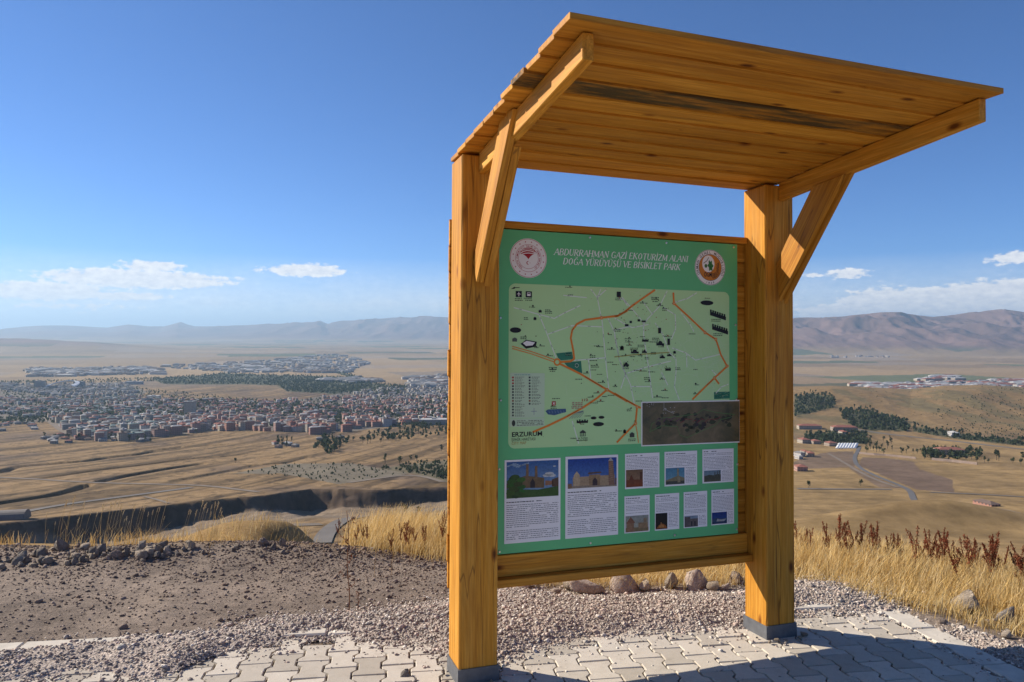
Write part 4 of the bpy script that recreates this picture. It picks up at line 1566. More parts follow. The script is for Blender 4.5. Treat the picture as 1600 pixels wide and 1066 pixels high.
# legend
lg = [Z5(68, 563), Z5(280, 566), Z5(278, 838), Z5(64, 845)]
pr.poly(lg, (.52, .68, .46), 5)
pr.poly([Z5(64, 848), Z5(278, 842), Z5(278, 892), Z5(62, 897)], (.52, .68, .46), 5)
for k in range(14):
    y_ = 592+k*18
    for x_ in (84, 187):
        if x_ == 187 and k > 9:
            continue
        icon(Z5, x_, y_, 11, 11, 'square', RED if k < 3 and x_ == 84 else ((.25, .10, .05) if k == 8 else (.05, .06, .06)))
        for q_ in range(2):
            a_, b_ = Z5(x_+13, y_-1+q_*7), Z5(x_+13+mr.uniform(34, 62), y_-1+q_*7)
            words(pr, a_[0], b_[0], a_[1], .0022, (.04, .05, .04), 6, mr, .95, (.004, .010))
a_, b_ = Z5(78, 578), Z5(190, 578)
words(pr, a_[0], b_[0], a_[1], .003, (.08, .30, .30), 6, mr)
pr.line([Z5(214, 780), Z5(214, 822)], .002, (.12, .14, .30), 6)
pr.line([Z5(196, 801), Z5(232, 800)], .002, (.12, .14, .30), 6)
for k in range(4):
    a_, b_ = Z5(108, 862+k*9), Z5(272, 856+k*9)
    words(pr, a_[0], b_[0], a_[1], .0026, (.04, .05, .04), 6, mr)
P = icon(Z5, 88, 874, 22, 38, 'oval', (.04, .05, .04))
# scattered small captions and pictograms
spots5 = [(205, 160), (300, 178), (305, 187), (165, 226), (150, 345), (230, 410), (265, 400), (310, 460), (425, 447), (330, 533), (330, 546), (475, 519), (440, 85), (430, 38), (575, 460), (580, 490), (590, 520), (580, 548), (618, 575), (490, 605), (535, 568), (630, 625),
          (715, 650), (690, 705), (650, 712), (585, 752), (625, 742), (565, 716), (600, 690), (350, 725), (335, 775), (545, 832), (620, 405), (690, 420), (685, 500), (710, 515), (735, 105), (730, 925), (685, 330), (600, 400), (512, 882)]
spots6 = [(250, 100), (250, 112), (250, 125), (280, 150), (310, 170), (180, 135), (100, 180), (20, 298), (85, 355), (90, 375), (90, 395), (120, 413), (175, 343), (255, 352), (240, 375), (330, 342), (165, 395), (60, 460), (110, 465), (160, 460), (240, 440), (200, 470), (135, 550), (175, 555), (225, 560),
          (500, 545), (390, 535), (295, 605), (315, 720), (265, 715), (90, 790), (200, 595), (205, 620), (25, 925), (575, 105), (480, 325), (70, 530), (45, 425), (290, 405), (500, 695), (310, 675), (510, 640), (150, 740)]
for grp, Zf in ((spots5, Z5), (spots6, Z6)):
    for (x_, y_) in grp:
        caption(Zf, x_, y_, mr.uniform(26, 50), mr.choice((1, 1, 2)))
        if mr.random() < .55:
            icon(Zf, x_+mr.uniform(-14, 14), y_-10, 9, 9, mr.choice(('square', 'house', 'dome')), mr.choice((INK, INK, INK, (.30, .06, .04))))
for k in range(110):
    p = Z6(mr.uniform(0, 380), mr.uniform(90, 560)) if mr.random() < .75 else np.array([mr.uniform(mx0, mx1), mr.uniform(mz0+.05, mz1)])
    if inmap(p):
        w_ = mr.uniform(.002, .005)
        pr.poly([p, (p[0]+w_, p[1]), (p[0]+w_, p[1]+w_), (p[0], p[1]+w_)], mr.choice((INK, (.06, .07, .06), (.35, .08, .05))), 6)
pr.poly([Z6(614, 682), Z6(712, 679), Z6(712, 722), Z6(614, 726)], DGRN, 1)
for k in range(4):
    a_, b_ = Z6(620, 692+k*9), Z6(620+mr.uniform(40, 60), 692+k*9)
    words(pr, a_[0], b_[0], a_[1], .002, (.012, .05, .03), 2, mr)
pr.build('map_print', panel)['label'] = 'pale green town map with orange ring roads and white streets'

# ---- aerial photograph glued over the corner of the map
M_AERIAL, t, b = new_mat('aerial_print')
tcn = N(t, 'ShaderNodeTexCoord')
n1 = N(t, 'ShaderNodeTexNoise', inp={'Scale': 9.0, 'Detail': 8.0, 'Roughness': .68, 'Distortion': .5})
t.links.new(tcn.outputs['Object'], n1.inputs['Vector'])
t.links.new(ramp_node(t, n1.outputs[0], [(.28, (.035, .044, .025)), (.46, (.10, .088, .042)), (.62, (.17, .13, .068)), (.8, (.26, .22, .14))]), b.inputs['Base Color'])
b.inputs['Roughness'].default_value = .4


def sheet(corners, name, mat, label, col=OFFW, y=YP-.0022, th=.0012):
    """a sheet of paper or card, four board points clockwise from the top left"""
    q = [np.asarray(c_) for c_ in corners]
    x0_, x1_ = (q[0][0]+q[3][0])/2, (q[1][0]+q[2][0])/2
    z1_, z0_ = (q[0][1]+q[1][1])/2, (q[2][1]+q[3][1])/2
    m_ = MB()
    m_.box(x0_, x1_, y, y+th, z0_, z1_)
    m_.c = [col]*8
    o_ = m_.build(name, mat, kiosk)
    o_['label'] = label
    return o_, (x0_, x1_, z0_, z1_)


o, (x0, x1, z0, z1) = sheet([Z6(165, 743), Z6(770, 730), Z6(770, 990), Z6(165, 1020)], 'aerial_photograph', M_PAPER, 'dark aerial photograph in a white border glued over the map')
pr = Print(YP-.0022)
m_ = .006
pr.poly([(x0+m_, z0+m_), (x1-.001, z0+m_), (x1-.001, z1-m_), (x0+m_, z1-m_)], (0, 0, 0), 0)
bg_o = pr.build('aerial_image', o, M_AERIAL)
pr = Print(YP-.0022)
U = lambda u, v: np.array([x0+(x1-x0)*u, z0+(z1-z0)*v])
ar = random.Random(8)
for k in range(60):
    u, v = ar.uniform(.15, .92), ar.uniform(.42, .70)
    if k > 46:
        u, v = ar.uniform(.45, .7), ar.uniform(.3, .5)
    n = 7
    rr = ar.uniform(.010, .032)
    pr.poly([U(u+rr*ar.uniform(.6, 1.3)*math.cos(2*math.pi*j/n), v+2.0*rr*ar.uniform(.6, 1.2)*math.sin(2*math.pi*j/n)) for j in range(n)], ar.choice(((.040, .052, .028), (.05, .052, .034), (.045, .038, .040))), 1+k % 3)
pr.line([U(.08, .32), U(.10, .5), U(.2, .62), U(.4, .66), U(.55, .70), U(.62, .80), U(.75, .72), U(.95, .66), U(.9, .6), U(.8, .55), U(.74, .42), U(.6, .3), U(.45, .16), U(.38, .22), U(.35, .42), U(.2, .45), U(.08, .32)], .0028, (.10, .22, .07), 5)
for k in range(16):
    u = .13+k*.042
    pr.line([U(u, .55+ar.uniform(-.06, .06)), U(u+.04, .60+ar.uniform(-.06, .05))], .003, (.20, .02, .035) if k > 5 else (.12, .02, .10), 5)
pr.line([U(.22, .98), U(.22, .85), U(.26, .78), U(.32, .72)], .003, (.36, .35, .31), 5)
for k in range(14):
    q = U(ar.uniform(.2, .33), ar.uniform(.7, .85))
    pr.poly([q, q+(.006, 0), q+(.006, .004), q+(0, .004)], (.36, .36, .33), 5)
for k in range(10):
    q = U(ar.uniform(.03, .12), ar.uniform(.82, .97))
    pr.poly([q, q+(.005, 0), q+(.005, .004), q+(0, .004)], (.28, .28, .26), 5)
pr.build('aerial_marks', o)['kind'] = 'stuff'

# ---- nine sheets with a photograph and text
SKYT, SKYB = (.025, .075, .22), (.14, .26, .45)


def grad(pr_, Uq, top, bot, layer=1):
    pr_.poly([Uq(0, 0), Uq(1, 0), Uq(1, 1), Uq(0, 1)], bot, layer, [bot, bot, top, top])


def pic_twin(pr_, Uq):
    grad(pr_, Uq, (.03, .10, .28), (.20, .32, .46))
    for k in range(9):
        u, v = .02+.04*k, .86+.03*math.sin(k)
        pr_.poly([Uq(u, v), Uq(u+.09, v+.05), Uq(u+.08, v+.08), Uq(u-.02, v+.03)], (.26, .36, .48), 2)
    for (u, v, s_) in ((.82, .62, .09), (.76, .58, .07), (.88, .57, .07), (.92, .83, .03)):
        pr_.poly([Uq(u+s_*math.cos(R(a)), v+.6*s_*math.sin(R(a))) for a in range(0, 360, 30)], (.50, .52, .52), 2)
    ST = (.155, .105, .055)
    pr_.poly([Uq(.13, .28), Uq(.72, .24), Uq(.72, .52), Uq(.55, .56), Uq(.36, .60), Uq(.13, .52)], ST, 3)
    pr_.poly([Uq(.87, .26), Uq(1, .26), Uq(1, .52), Uq(.87, .46)], (.10, .06, .04), 3)
    pr_.poly([Uq(.74, .30), Uq(.9, .32), Uq(.9, .42), Uq(.74, .44)], (.28, .14, .08), 3)
    for u in (.365, .535):
        pr_.poly([Uq(u, .5), Uq(u+.055, .5), Uq(u+.05, .92 if u < .4 else .86), Uq(u+.005, .92 if u < .4 else .86)], (.19, .12, .07), 4)
    pr_.poly([Uq(.45, .26), Uq(.54, .26), Uq(.54, .42), Uq(.495, .52), Uq(.45, .42)], (.03, .025, .03), 4)
    pr_.poly([Uq(0, 0), Uq(1, 0), Uq(1, .27), Uq(.6, .20), Uq(0, .26)], (.045, .10, .025), 4)
    for k in range(14):
        u, v = .18+.10*math.sin(k*2.4), .06+.04*k
        pr_.poly([Uq(u+.09*math.cos(R(a)), v+.07*math.sin(R(a))) for a in range(0, 360, 45)], (.025+.01*(k % 3), .06+.02*(k % 4), .02), 5+k % 3)
    pr_.poly([Uq(0, .27), Uq(.12, .27), Uq(.12, .42), Uq(0, .42)], (.08, .05, .045), 3)


def pic_tomb(pr_, Uq):
    grad(pr_, Uq, (.012, .05, .26), (.09, .20, .45))
    ST = (.36, .26, .16)
    pr_.poly([Uq(.1, .04), Uq(.96, .06), Uq(.96, .40), Uq(.1, .38)], ST, 2)
    pr_.poly([Uq(.12, .06), Uq(.24, .06), Uq(.24, .42), Uq(.12, .42)], (.44, .33, .21), 3)
    pr_.poly([Uq(.11, .42), Uq(.25, .42), Uq(.18, .58)], (.46, .36, .23), 3)
    pr_.poly([Uq(.43, .04), Uq(.66, .04), Uq(.66, .44), Uq(.43, .44)], (.27, .18, .10), 3)
    pr_.poly([Uq(.40, .46), Uq(.69, .48), Uq(.67, .53), Uq(.42, .52)], (.11, .07, .05), 4)
    pr_.poly([Uq(.50, .05), Uq(.60, .05), Uq(.60, .24), Uq(.55, .34), Uq(.50, .24)], (.05, .035, .04), 4)
    pr_.poly([Uq(.835, .04), Uq(.965, .04), Uq(.92, .90), Uq(.83, .90)], (.22, .13, .09), 4)
    for k in range(9):
        v = .2+k*.075
        pr_.line([Uq(.845, v), Uq(.935, v+.04)], .0018, (.34, .22, .15), 5)
    pr_.poly([Uq(.82, .88), Uq(.93, .88), Uq(.875, 1.0)], (.40, .38, .36), 5)
    pr_.poly([Uq(0, 0), Uq(1, 0), Uq(1, .05), Uq(0, .09)], (.25, .20, .15), 5)
    pr_.poly([Uq(0, .0), Uq(.08, .0), Uq(.08, .17), Uq(0, .16)], (.20, .12, .07), 6)
    pr_.poly([Uq(.97, .06), Uq(1, .06), Uq(1, .28), Uq(.97, .28)], (.16, .08, .05), 3)


def pic_simple(top, bot, ground_c, shapes):
    def fn(pr_, Uq):
        grad(pr_, Uq, top, bot)
        pr_.poly([Uq(0, 0), Uq(1, 0), Uq(1, .25), Uq(0, .28)], ground_c, 2)
        for i_, (pts, c_) in enumerate(shapes):
            pr_.poly([Uq(*p_) for p_ in pts], c_, 3+i_)
    return fn


box_ = lambda a, b, c_, d: [(a, c_), (b, c_), (b, d), (a, d)]
pic_sepia = pic_simple((.17, .10, .055), (.28, .17, .10), (.20, .055, .02), [(box_(.02, .98, .2, .42), (.17, .055, .025)), ([(.18, .42), (.45, .42), (.31, .72)], (.15, .05, .025)), (box_(.82, .95, .4, .85), (.10, .04, .025))])
pic_mosque = pic_simple((.06, .19, .30), (.16, .34, .42), (.06, .07, .06), [([(0, .2), (1, .2), (1, .36), (.66, .52), (0, .26)], (.22, .19, .11)), (box_(.60, .69, .3, .95), (.27, .23, .14)), ([(.62, .1), (.78, .1), (.74, .5), (.64, .5)], (.28, .24, .15))])
pic_ruin = pic_simple((.14, .22, .28), (.22, .28, .30), (.09, .09, .06), [([(0, .2), (1, .2), (1, .6), (.8, .66), (.6, .55), (.3, .62), (0, .5)], (.075, .08, .06)), (box_(.62, .66, .4, .85), (.10, .10, .08)), (box_(.78, .82, .4, .9), (.10, .10, .08)), (box_(.9, .94, .4, .95), (.10, .10, .08))])
pic_tower = pic_simple((.26, .28, .25), (.34, .33, .26), (.20, .15, .08), [(box_(.06, .36, 0, .62), (.25, .14, .08)), ([(.02, .55), (.42, .55), (.22, .95)], (.22, .10, .06)), (box_(.55, .95, .2, .55), (.27, .18, .10)), (box_(.78, .92, .5, .82), (.25, .19, .12))])
pic_night = pic_simple((.008, .009, .009), (.02, .014, .01), (.02, .01, .006), [([(.05, .05), (.95, .05), (.85, .22), (.6, .34), (.3, .28)], (.28, .09, .02)), (box_(.3, .7, .1, .24), (.42, .20, .06)), (box_(.42, .50, .1, .42), (.30, .14, .05))])
pic_hall = pic_simple((.20, .26, .33), (.26, .30, .34), (.10, .09, .09), [(box_(0, .42, .1, .92), (.10, .085, .085)), (box_(.38, 1, .1, .74), (.13, .105, .10)), (box_(.48, .58, .1, .5), (.03, .03, .035)), (box_(.72, .82, .1, .5), (.035, .035, .04))])
pic_ski = pic_simple((.010, .03, .17), (.03, .08, .25), (.03, .05, .11), [([(0, .2), (1, .2), (1, .5), (.6, .42), (.3, .55), (0, .4)], (.04, .07, .13)), ([(.3, .22), (.8, .2), (.95, .4), (.6, .36), (.35, .44)], (.30, .33, .36)), (box_(.36, .6, .24, .34), (.36, .34, .30))])
SHEETS = [
    (Z7, [(102, 165), (593, 142), (590, 858), (100, 898)], [(120, 183), (575, 158), (573, 472), (118, 502)], pic_twin, 'tall', 'sheet with a photograph of a twin-minaret stone building above text'),
    (Z7, [(637, 135), (1099, 113), (1094, 812), (633, 856)], [(656, 158), (1083, 135), (1083, 385), (655, 418)], pic_tomb, 'tall', 'sheet with a photograph of a stone gateway and leaning brick tower above text'),
    (Z8, [(92, 110), (393, 95), (393, 398), (92, 420)], [(100, 250), (248, 242), (247, 393), (100, 402)], pic_sepia, 'small', 'small sheet with a sepia picture of a domed tomb'),
    (Z8, [(438, 92), (723, 78), (723, 378), (438, 393)], [(448, 235), (612, 225), (612, 368), (447, 380)], pic_mosque, 'small', 'small sheet with a picture of a mosque under a teal sky'),
    (Z8, [(770, 73), (1043, 57), (1043, 350), (770, 370)], [(783, 257), (930, 248), (930, 345), (783, 356)], pic_ruin, 'small', 'small sheet with a dim picture of ruined walls'),
    (Z8, [(88, 483), (308, 466), (306, 787), (86, 806)], [(96, 655), (298, 640), (296, 782), (95, 795)], pic_tower, 'small', 'narrow sheet with a painted picture of conical-roofed towers'),
    (Z8, [(355, 464), (567, 448), (565, 765), (352, 781)], [(360, 630), (462, 624), (462, 763), (358, 770)], pic_night, 'small', 'narrow sheet with a night picture of a lit building'),
    (Z8, [(607, 445), (811, 430), (811, 742), (605, 760)], [(613, 655), (730, 645), (729, 742), (612, 752)], pic_hall, 'small', 'narrow sheet with a picture of a grey stone house'),
    (Z8, [(849, 428), (1046, 410), (1046, 718), (849, 735)], [(853, 622), (984, 615), (984, 715), (853, 724)], pic_ski, 'small', 'narrow sheet with a deep blue picture of snow slopes'),
]
tr_ = random.Random(21)
for Zf, cs, ph, fn, kind, label in SHEETS:
    o, (x0, x1, z0, z1) = sheet([Zf(*q) for q in cs], 'paper_sheet', M_PAPER, label, (.84, .82, .82))
    pr = Print(YP-.0022)
    q = [Zf(*c_) for c_ in ph]
    a0, a1 = (q[0][0]+q[3][0])/2, (q[1][0]+q[2][0])/2
    b1, b0 = (q[0][1]+q[1][1])/2, (q[2][1]+q[3][1])/2
    fn(pr, lambda u, v, a0=a0, a1=a1, b0=b0, b1=b1: np.array([a0+(a1-a0)*u, b0+(b1-b0)*v]))
    TX = (.10, .10, .105)
    if kind == 'tall':
        z = b0-.022
        words(pr, a0, a0+(a1-a0)*.68, z, .0042, (.02, .02, .02), 1, tr_)
        z -= .014
        rows = 0
        while z > z0+.012:
            if rows in (12,):
                z -= .011
            end = a1 if rows not in (11, 23) else a0+(a1-a0)*.45
            words(pr, a0, end, z, .0026, TX if tr_.random() > .12 else (.03, .03, .03), 1, tr_)
            z -= .0098 if z1-z0 > .4 else .0092
            rows += 1
    else:
        z = z1-.014
        words(pr, x0+.008, x0+(x1-x0)*tr_.uniform(.45, .7), z, .0036, (.03, .03, .03), 1, tr_)
        z -= .010
        while z > b1+.006:
            words(pr, x0+.008, x1-.008, z, .0020, TX, 1, tr_, .85, (.004, .012))
            z -= .0078
            if tr_.random() < .07:
                z -= .006
        z = b1-.004
        while z > z0+.01 and a1 < x1-.03:
            words(pr, a1+.008, x1-.008, z, .0020, TX, 1, tr_, .85, (.004, .012))
            z -= .0078
    pr.build('sheet_print', o, M_PHOTO)

# ---- screws
M_SCREW = plain('steel_screw', (.62, .62, .60), .28, .6, .1, 60, 0, 1.0)
sv, sf = [], []
for k, (rr, yy) in enumerate(((.0062, 0), (.0062, -.002), (.0040, -.0042))):
    sv += [(rr*math.cos(2*math.pi*j/10), yy, rr*math.sin(2*math.pi*j/10)) for j in range(10)]
for k in range(2):
    sf += [(k*10+j, k*10+(j+1) % 10, k*10+10+(j+1) % 10, k*10+10+j) for j in range(10)]
sf.append(tuple(range(20, 30)))
screw_me = mesh_from('screw', sv, sf, M_SCREW)
for q in [ZT(54, 96), ZT(592, 122), ZT(1058, 155), ZT(1467, 182), ZT(47, 612), ZT(1480, 655), Z5(9, 733), Z7(57, 243), Z7(58, 967), Z7(855, 890), Z8(1078, 198), Z8(1071, 768), Z8(528, 820), Z6(754, 728)]:
    o = bpy.data.objects.new('screw', screw_me)
    COL.objects.link(o)
    o.parent = panel
    o.location = (max(float(q[0]), PX0+.014)-panel.location.x, YP-.0003-panel.location.y, float(q[1])-panel.location.z)

# ================================================================== NEAR GROUND: gravel, stones, grass
ICO = None


def ico_arrays(sub):
    bm = bmesh.new()
    bmesh.ops.create_icosphere(bm, subdivisions=sub, radius=1.0)
    v = np.array([x.co[:] for x in bm.verts])
    f = np.array([[q.index for q in p.verts] for p in bm.faces])
    bm.free()
    return v, f


ICO1 = ico_arrays(1)
ICO3 = ico_arrays(3)
nrng = np.random.RandomState(4)


def P2K(px, py):
    """picture point on the plane of the terrace: (x, y) of the kiosk"""
    d = MK.T @ pix_ray(px, py)
    t = -CK[2]/d[2]
    return CK[:2]+d[:2]*t


G_FRONT = [(-90, 1068), (0, 1072), (60, 1066), (110, 1052), (180, 1060), (240, 1062), (275, 1048), (330, 1026), (400, 1012), (450, 1006), (485, 1000), (520, 996), (560, 1002), (600, 1006), (640, 1004), (670, 1018), (700, 1024),
           (745, 1034), (776, 1036), (830, 1022), (850, 1012), (900, 1004), (925, 996), (960, 999), (1000, 990), (1060, 986), (1100, 990), (1140, 982), (1166, 984), (1195, 985), (1243, 968), (1290, 956), (1330, 963), (1370, 958), (1420, 962), (1445, 970), (1475, 985), (1500, 1000), (1560, 1028), (1620, 1055), (1680, 1085)]
G_BACK = [(1700, 1040), (1600, 1006), (1560, 992), (1490, 972), (1440, 955), (1400, 938), (1340, 914), (1300, 906), (1243, 903), (1160, 921), (1100, 922), (1000, 926), (900, 926), (800, 915), (770, 918), (720, 932), (640, 944), (560, 952), (480, 956), (430, 962), (330, 982), (250, 990), (130, 1002), (0, 1020), (-90, 1034)]
GPOLY = np.array([P2K(*q) for q in G_FRONT+G_BACK])


def gdist(kx, ky):
    """distance inside the gravel (positive) or outside it (negative)"""
    best = np.full(np.shape(kx), 1e9)
    n = len(GPOLY)
    for i in range(n):
        a, b = GPOLY[i], GPOLY[(i+1) % n]
        ab = b-a
        t = np.clip(((kx-a[0])*ab[0]+(ky-a[1])*ab[1])/(ab@ab+1e-12), 0, 1)
        best = np.minimum(best, np.hypot(kx-a[0]-t*ab[0], ky-a[1]-t*ab[1]))
    return np.where(in_poly(kx, ky, GPOLY), best, -best)


def gravel_z(kx, ky, g=None):
    """height of the loose gravel over the terrace plane"""
    if g is None:
        g = gdist(kx, ky)
    n = fbm(np.asarray(kx)*3.2, np.asarray(ky)*3.2, 31, 4)-.5
    # thin veil on the left so that block tops and the kerb still show
    thin = 1-sstep(-1.3, -.45, kx)
    h = .052*sstep(-.02, .28, g)+.020*n*sstep(0, .15, g)
    h = h*(1-thin)+thin*(.034*sstep(-.05, .14, g)+.060*n+.001)
    return h-.006


gx = np.arange(-3.3, 3.9, .022)
gy = np.arange(-1.6, 2.5, .022)
GX, GY = np.meshgrid(gx, gy, indexing='ij')
gd = gdist(GX, GY)
GZ = gravel_z(GX, GY, gd)
keep = gd > -.03
idx = -np.ones(GX.shape, int)
idx[keep] = np.arange(keep.sum())
q = np.stack([idx[:-1, :-1], idx[1:, :-1], idx[1:, 1:], idx[:-1, 1:]], -1).reshape(-1, 4)
q = q[(q >= 0).all(1)]
bed_v = np.stack([GX[keep], GY[keep], GZ[keep]], -1)
bed_c = np.array([.37, .325, .285])*(.8+.4*fbm(GX[keep]*6, GY[keep]*6, 35, 3))[:, None]
bed_t = np.concatenate([q[:, [0, 1, 2]], q[:, [0, 2, 3]]])

PAL = np.array([(.40, .35, .315), (.33, .285, .255), (.47, .42, .38), (.27, .23, .21), (.54, .50, .46), (.38, .31, .275), (.31, .275, .26), (.43, .34, .30)])*np.array([1.08, 1.12, 1.10])


def stones(kx, ky, kz, size, palette, rs, flat=.62):
    """many small angular stones as one mesh; positions in the kiosk frame"""
    n = len(kx)
    bv, bf = ICO1
    nv = len(bv)
    var = bv[None]*(1+rs.uniform(-.34, .34, (n, nv, 1)))
    sc = np.stack([size*rs.uniform(.75, 1.35, n), size*rs.uniform(.75, 1.2, n), size*rs.uniform(flat*.7, flat*1.25, n)], -1)
    var = var*sc[:, None, :]
    a, b_ = rs.uniform(0, 6.28, n), rs.normal(0, .35, n)
    ca, sa, cb, sb = np.cos(a), np.sin(a), np.cos(b_), np.sin(b_)
    x, y, z = var[..., 0], var[..., 1], var[..., 2]
    x, z = x*cb[:, None]-z*sb[:, None], x*sb[:, None]+z*cb[:, None]
    x, y = x*ca[:, None]-y*sa[:, None], x*sa[:, None]+y*ca[:, None]
    v = np.stack([x+kx[:, None], y+ky[:, None], z+kz[:, None]], -1).reshape(-1, 3)
    f = (bf[None]+(np.arange(n)*nv)[:, None, None]).reshape(-1, 3)
    c = palette[rs.randint(0, len(palette), n)]*rs.uniform(.78, 1.22, (n, 1))
    return v, f, np.repeat(c, nv, 0)


M_GRAVEL = col_mat('gravel_stone', .92, .15, .14, 140.0)
_t, _b = M_GRAVEL.node_tree, M_GRAVEL.node_tree.nodes['Principled BSDF']
_src = _b.inputs['Base Color'].links[0].from_socket
_tc2 = N(_t, 'ShaderNodeTexCoord')
_vo = N(_t, 'ShaderNodeTexVoronoi', inp={'Scale': 85.0, 'Randomness': 1.0})
_t.links.new(_tc2.outputs['Object'], _vo.inputs['Vector'])
_sep = N(_t, 'ShaderNodeSeparateXYZ')
_t.links.new(_vo.outputs['Color'], _sep.inputs[0])
_c = mix_node(_t, 1.0, _src, ramp_node(_t, _sep.outputs[0], [(0, (.80, .78, .77)), (1, (1.55, 1.50, 1.46))]), 'MULTIPLY')
_c = mix_node(_t, 1.0, _c, ramp_node(_t, _vo.outputs['Distance'], [(.25, (1, 1, 1)), (.75, (.74, .72, .70))]), 'MULTIPLY')
_t.links.new(_c, _b.inputs['Base Color'])
_bp = N(_t, 'ShaderNodeBump', inp={'Strength': .8, 'Distance': .006})
_bp.invert = True
_t.links.new(_vo.outputs['Distance'], _bp.inputs['Height'])
_t.links.new(_bp.outputs[0], _b.inputs['Normal'])
NG = 210000
sx_, sy_ = nrng.uniform(-3.3, 3.8, NG), nrng.uniform(-1.6, 2.4, NG)
g = gdist(sx_, sy_)
thin = 1-sstep(-1.3, -.45, sx_)
nn = fbm(sx_*3.2, sy_*3.2, 31, 4)-.5
prob = np.where(g > 0, 1.0-.55*thin*(nn < .02), .62*np.exp(g/.065))
u_, v_ = pav_uv(sx_, sy_)
joint = (np.abs((v_+.125) % .1025-.0) < .007) & (v_ < -.02) & (u_ < PAV_UMAX)
prob = np.where((g < 0) & joint, np.maximum(prob, .22*np.exp(g/.5)), prob)
wpos = K2W(np.stack([sx_, sy_, sx_*0], 0).reshape(3, -1).T @ np.eye(3)) if False else (np.stack([sx_, sy_, sx_*0], -1) @ MK.T+OK)
ppx, ppy = plan_px(wpos[:, 0], wpos[:, 1], wpos[:, 2])
prob = np.where((u_ > PAV_UMAX-.07) & (u_ < PAV_UMAX-.004) & (v_ < -.02), .45, prob)
prob = np.where((wpos[:, 1] > 1.2) & (ppx > -110) & (ppx < 1710) & (ppy < 1110), prob, 0)
prob = np.where((sx_ > -.01) & (sx_ < S+.01) & (sy_ > -.01) & (sy_ < S+.01), 0, prob)
prob = np.where((sx_ > PW-.01) & (sx_ < PW+S+.01) & (sy_ > -.01) & (sy_ < S+.01), 0, prob)
ok = nrng.rand(NG) < prob
sx_, sy_, g = sx_[ok], sy_[ok], g[ok]
size = np.exp(nrng.normal(math.log(.0050), .42, len(sx_))).clip(.003, .020)
sz_ = np.where(g > -.02, np.maximum(gravel_z(sx_, sy_, g), -.002), -.002)+size*.30
sv_, sf_, sc_ = stones(sx_, sy_, sz_, size, PAL, nrng)
nb_ = len(bed_v)
gm = mesh_np('gravel', np.concatenate([bed_v, sv_]), np.concatenate([bed_t, sf_+nb_]), M_GRAVEL, False, np.concatenate([bed_c, sc_]))
go = link('gravel', gm)
go.matrix_world = M_KIOSK
tag(go, 'loose reddish grey crushed gravel spread over the edge of the paving', 'gravel', kind='stuff')
print('gravel stones', len(sx_))

# dirt crumbs on the bare earth to the left
ND = 52000
dx_, dy_ = nrng.uniform(-5.0, 1.0, ND), nrng.uniform(.9, 3.6, ND)
e_ = edge_dist(dx_, dy_)
u_, v_ = pav_uv(dx_, dy_)
ok = (v_ > .14) & (e_ < .5) & (gdist(dx_, dy_) < -.0) & (nrng.rand(ND) < (.22+.8*sstep(-.9, .05, e_))*(.3+1.2*fbm(dx_*1.5, dy_*1.5, 77, 3)))
dx_, dy_ = dx_[ok], dy_[ok]
size = np.exp(nrng.normal(math.log(.0050), .45, len(dx_))).clip(.0018, .020)
w0 = np.stack([dx_, dy_, dx_*0], -1) @ MK.T+OK
zg = height(w0[:, 0], w0[:, 1])
kz = (np.stack([w0[:, 0], w0[:, 1], zg], -1)-OK) @ MK
dv, df_, dc = stones(kz[:, 0], kz[:, 1], kz[:, 2]+size*.25, size, np.array([(.19, .145, .115), (.25, .19, .15), (.15, .115, .095), (.30, .24, .20), (.22, .16, .12)]), nrng)
do = link('dirt_crumbs', mesh_np('dirt_crumbs', dv, df_, col_mat('earth_clod', .95, .1, .15, 90.0), False, dc))
do.matrix_world = M_KIOSK
tag(do, 'small stones and clods strewn over the bare brown earth', 'stones', kind='stuff')


# ---- rocks one by one
def rock_mesh(seed):
    rs = np.random.RandomState(seed)
    v, f = ICO3
    v = v.copy()
    for k in range(20):      # cleavage planes give flat broken faces
        n = rs.normal(size=3)
        n /= np.linalg.norm(n)
        d = rs.uniform(.36, .60)
        p = v @ n
        v -= np.maximum(p-d, 0)[:, None]*n
    h = np.array([fbm(v[:, 0]*2.3+seed, v[:, 1]*2.3+v[:, 2]*1.7, seed, 4)]).ravel()
    v *= (1+.12*(h-.5))[:, None]
    v /= np.abs(v).max()
    v *= np.array([1.0, rs.uniform(.7, .95), rs.uniform(.55, .8)])
    return mesh_np('rock', v, f, None, False)


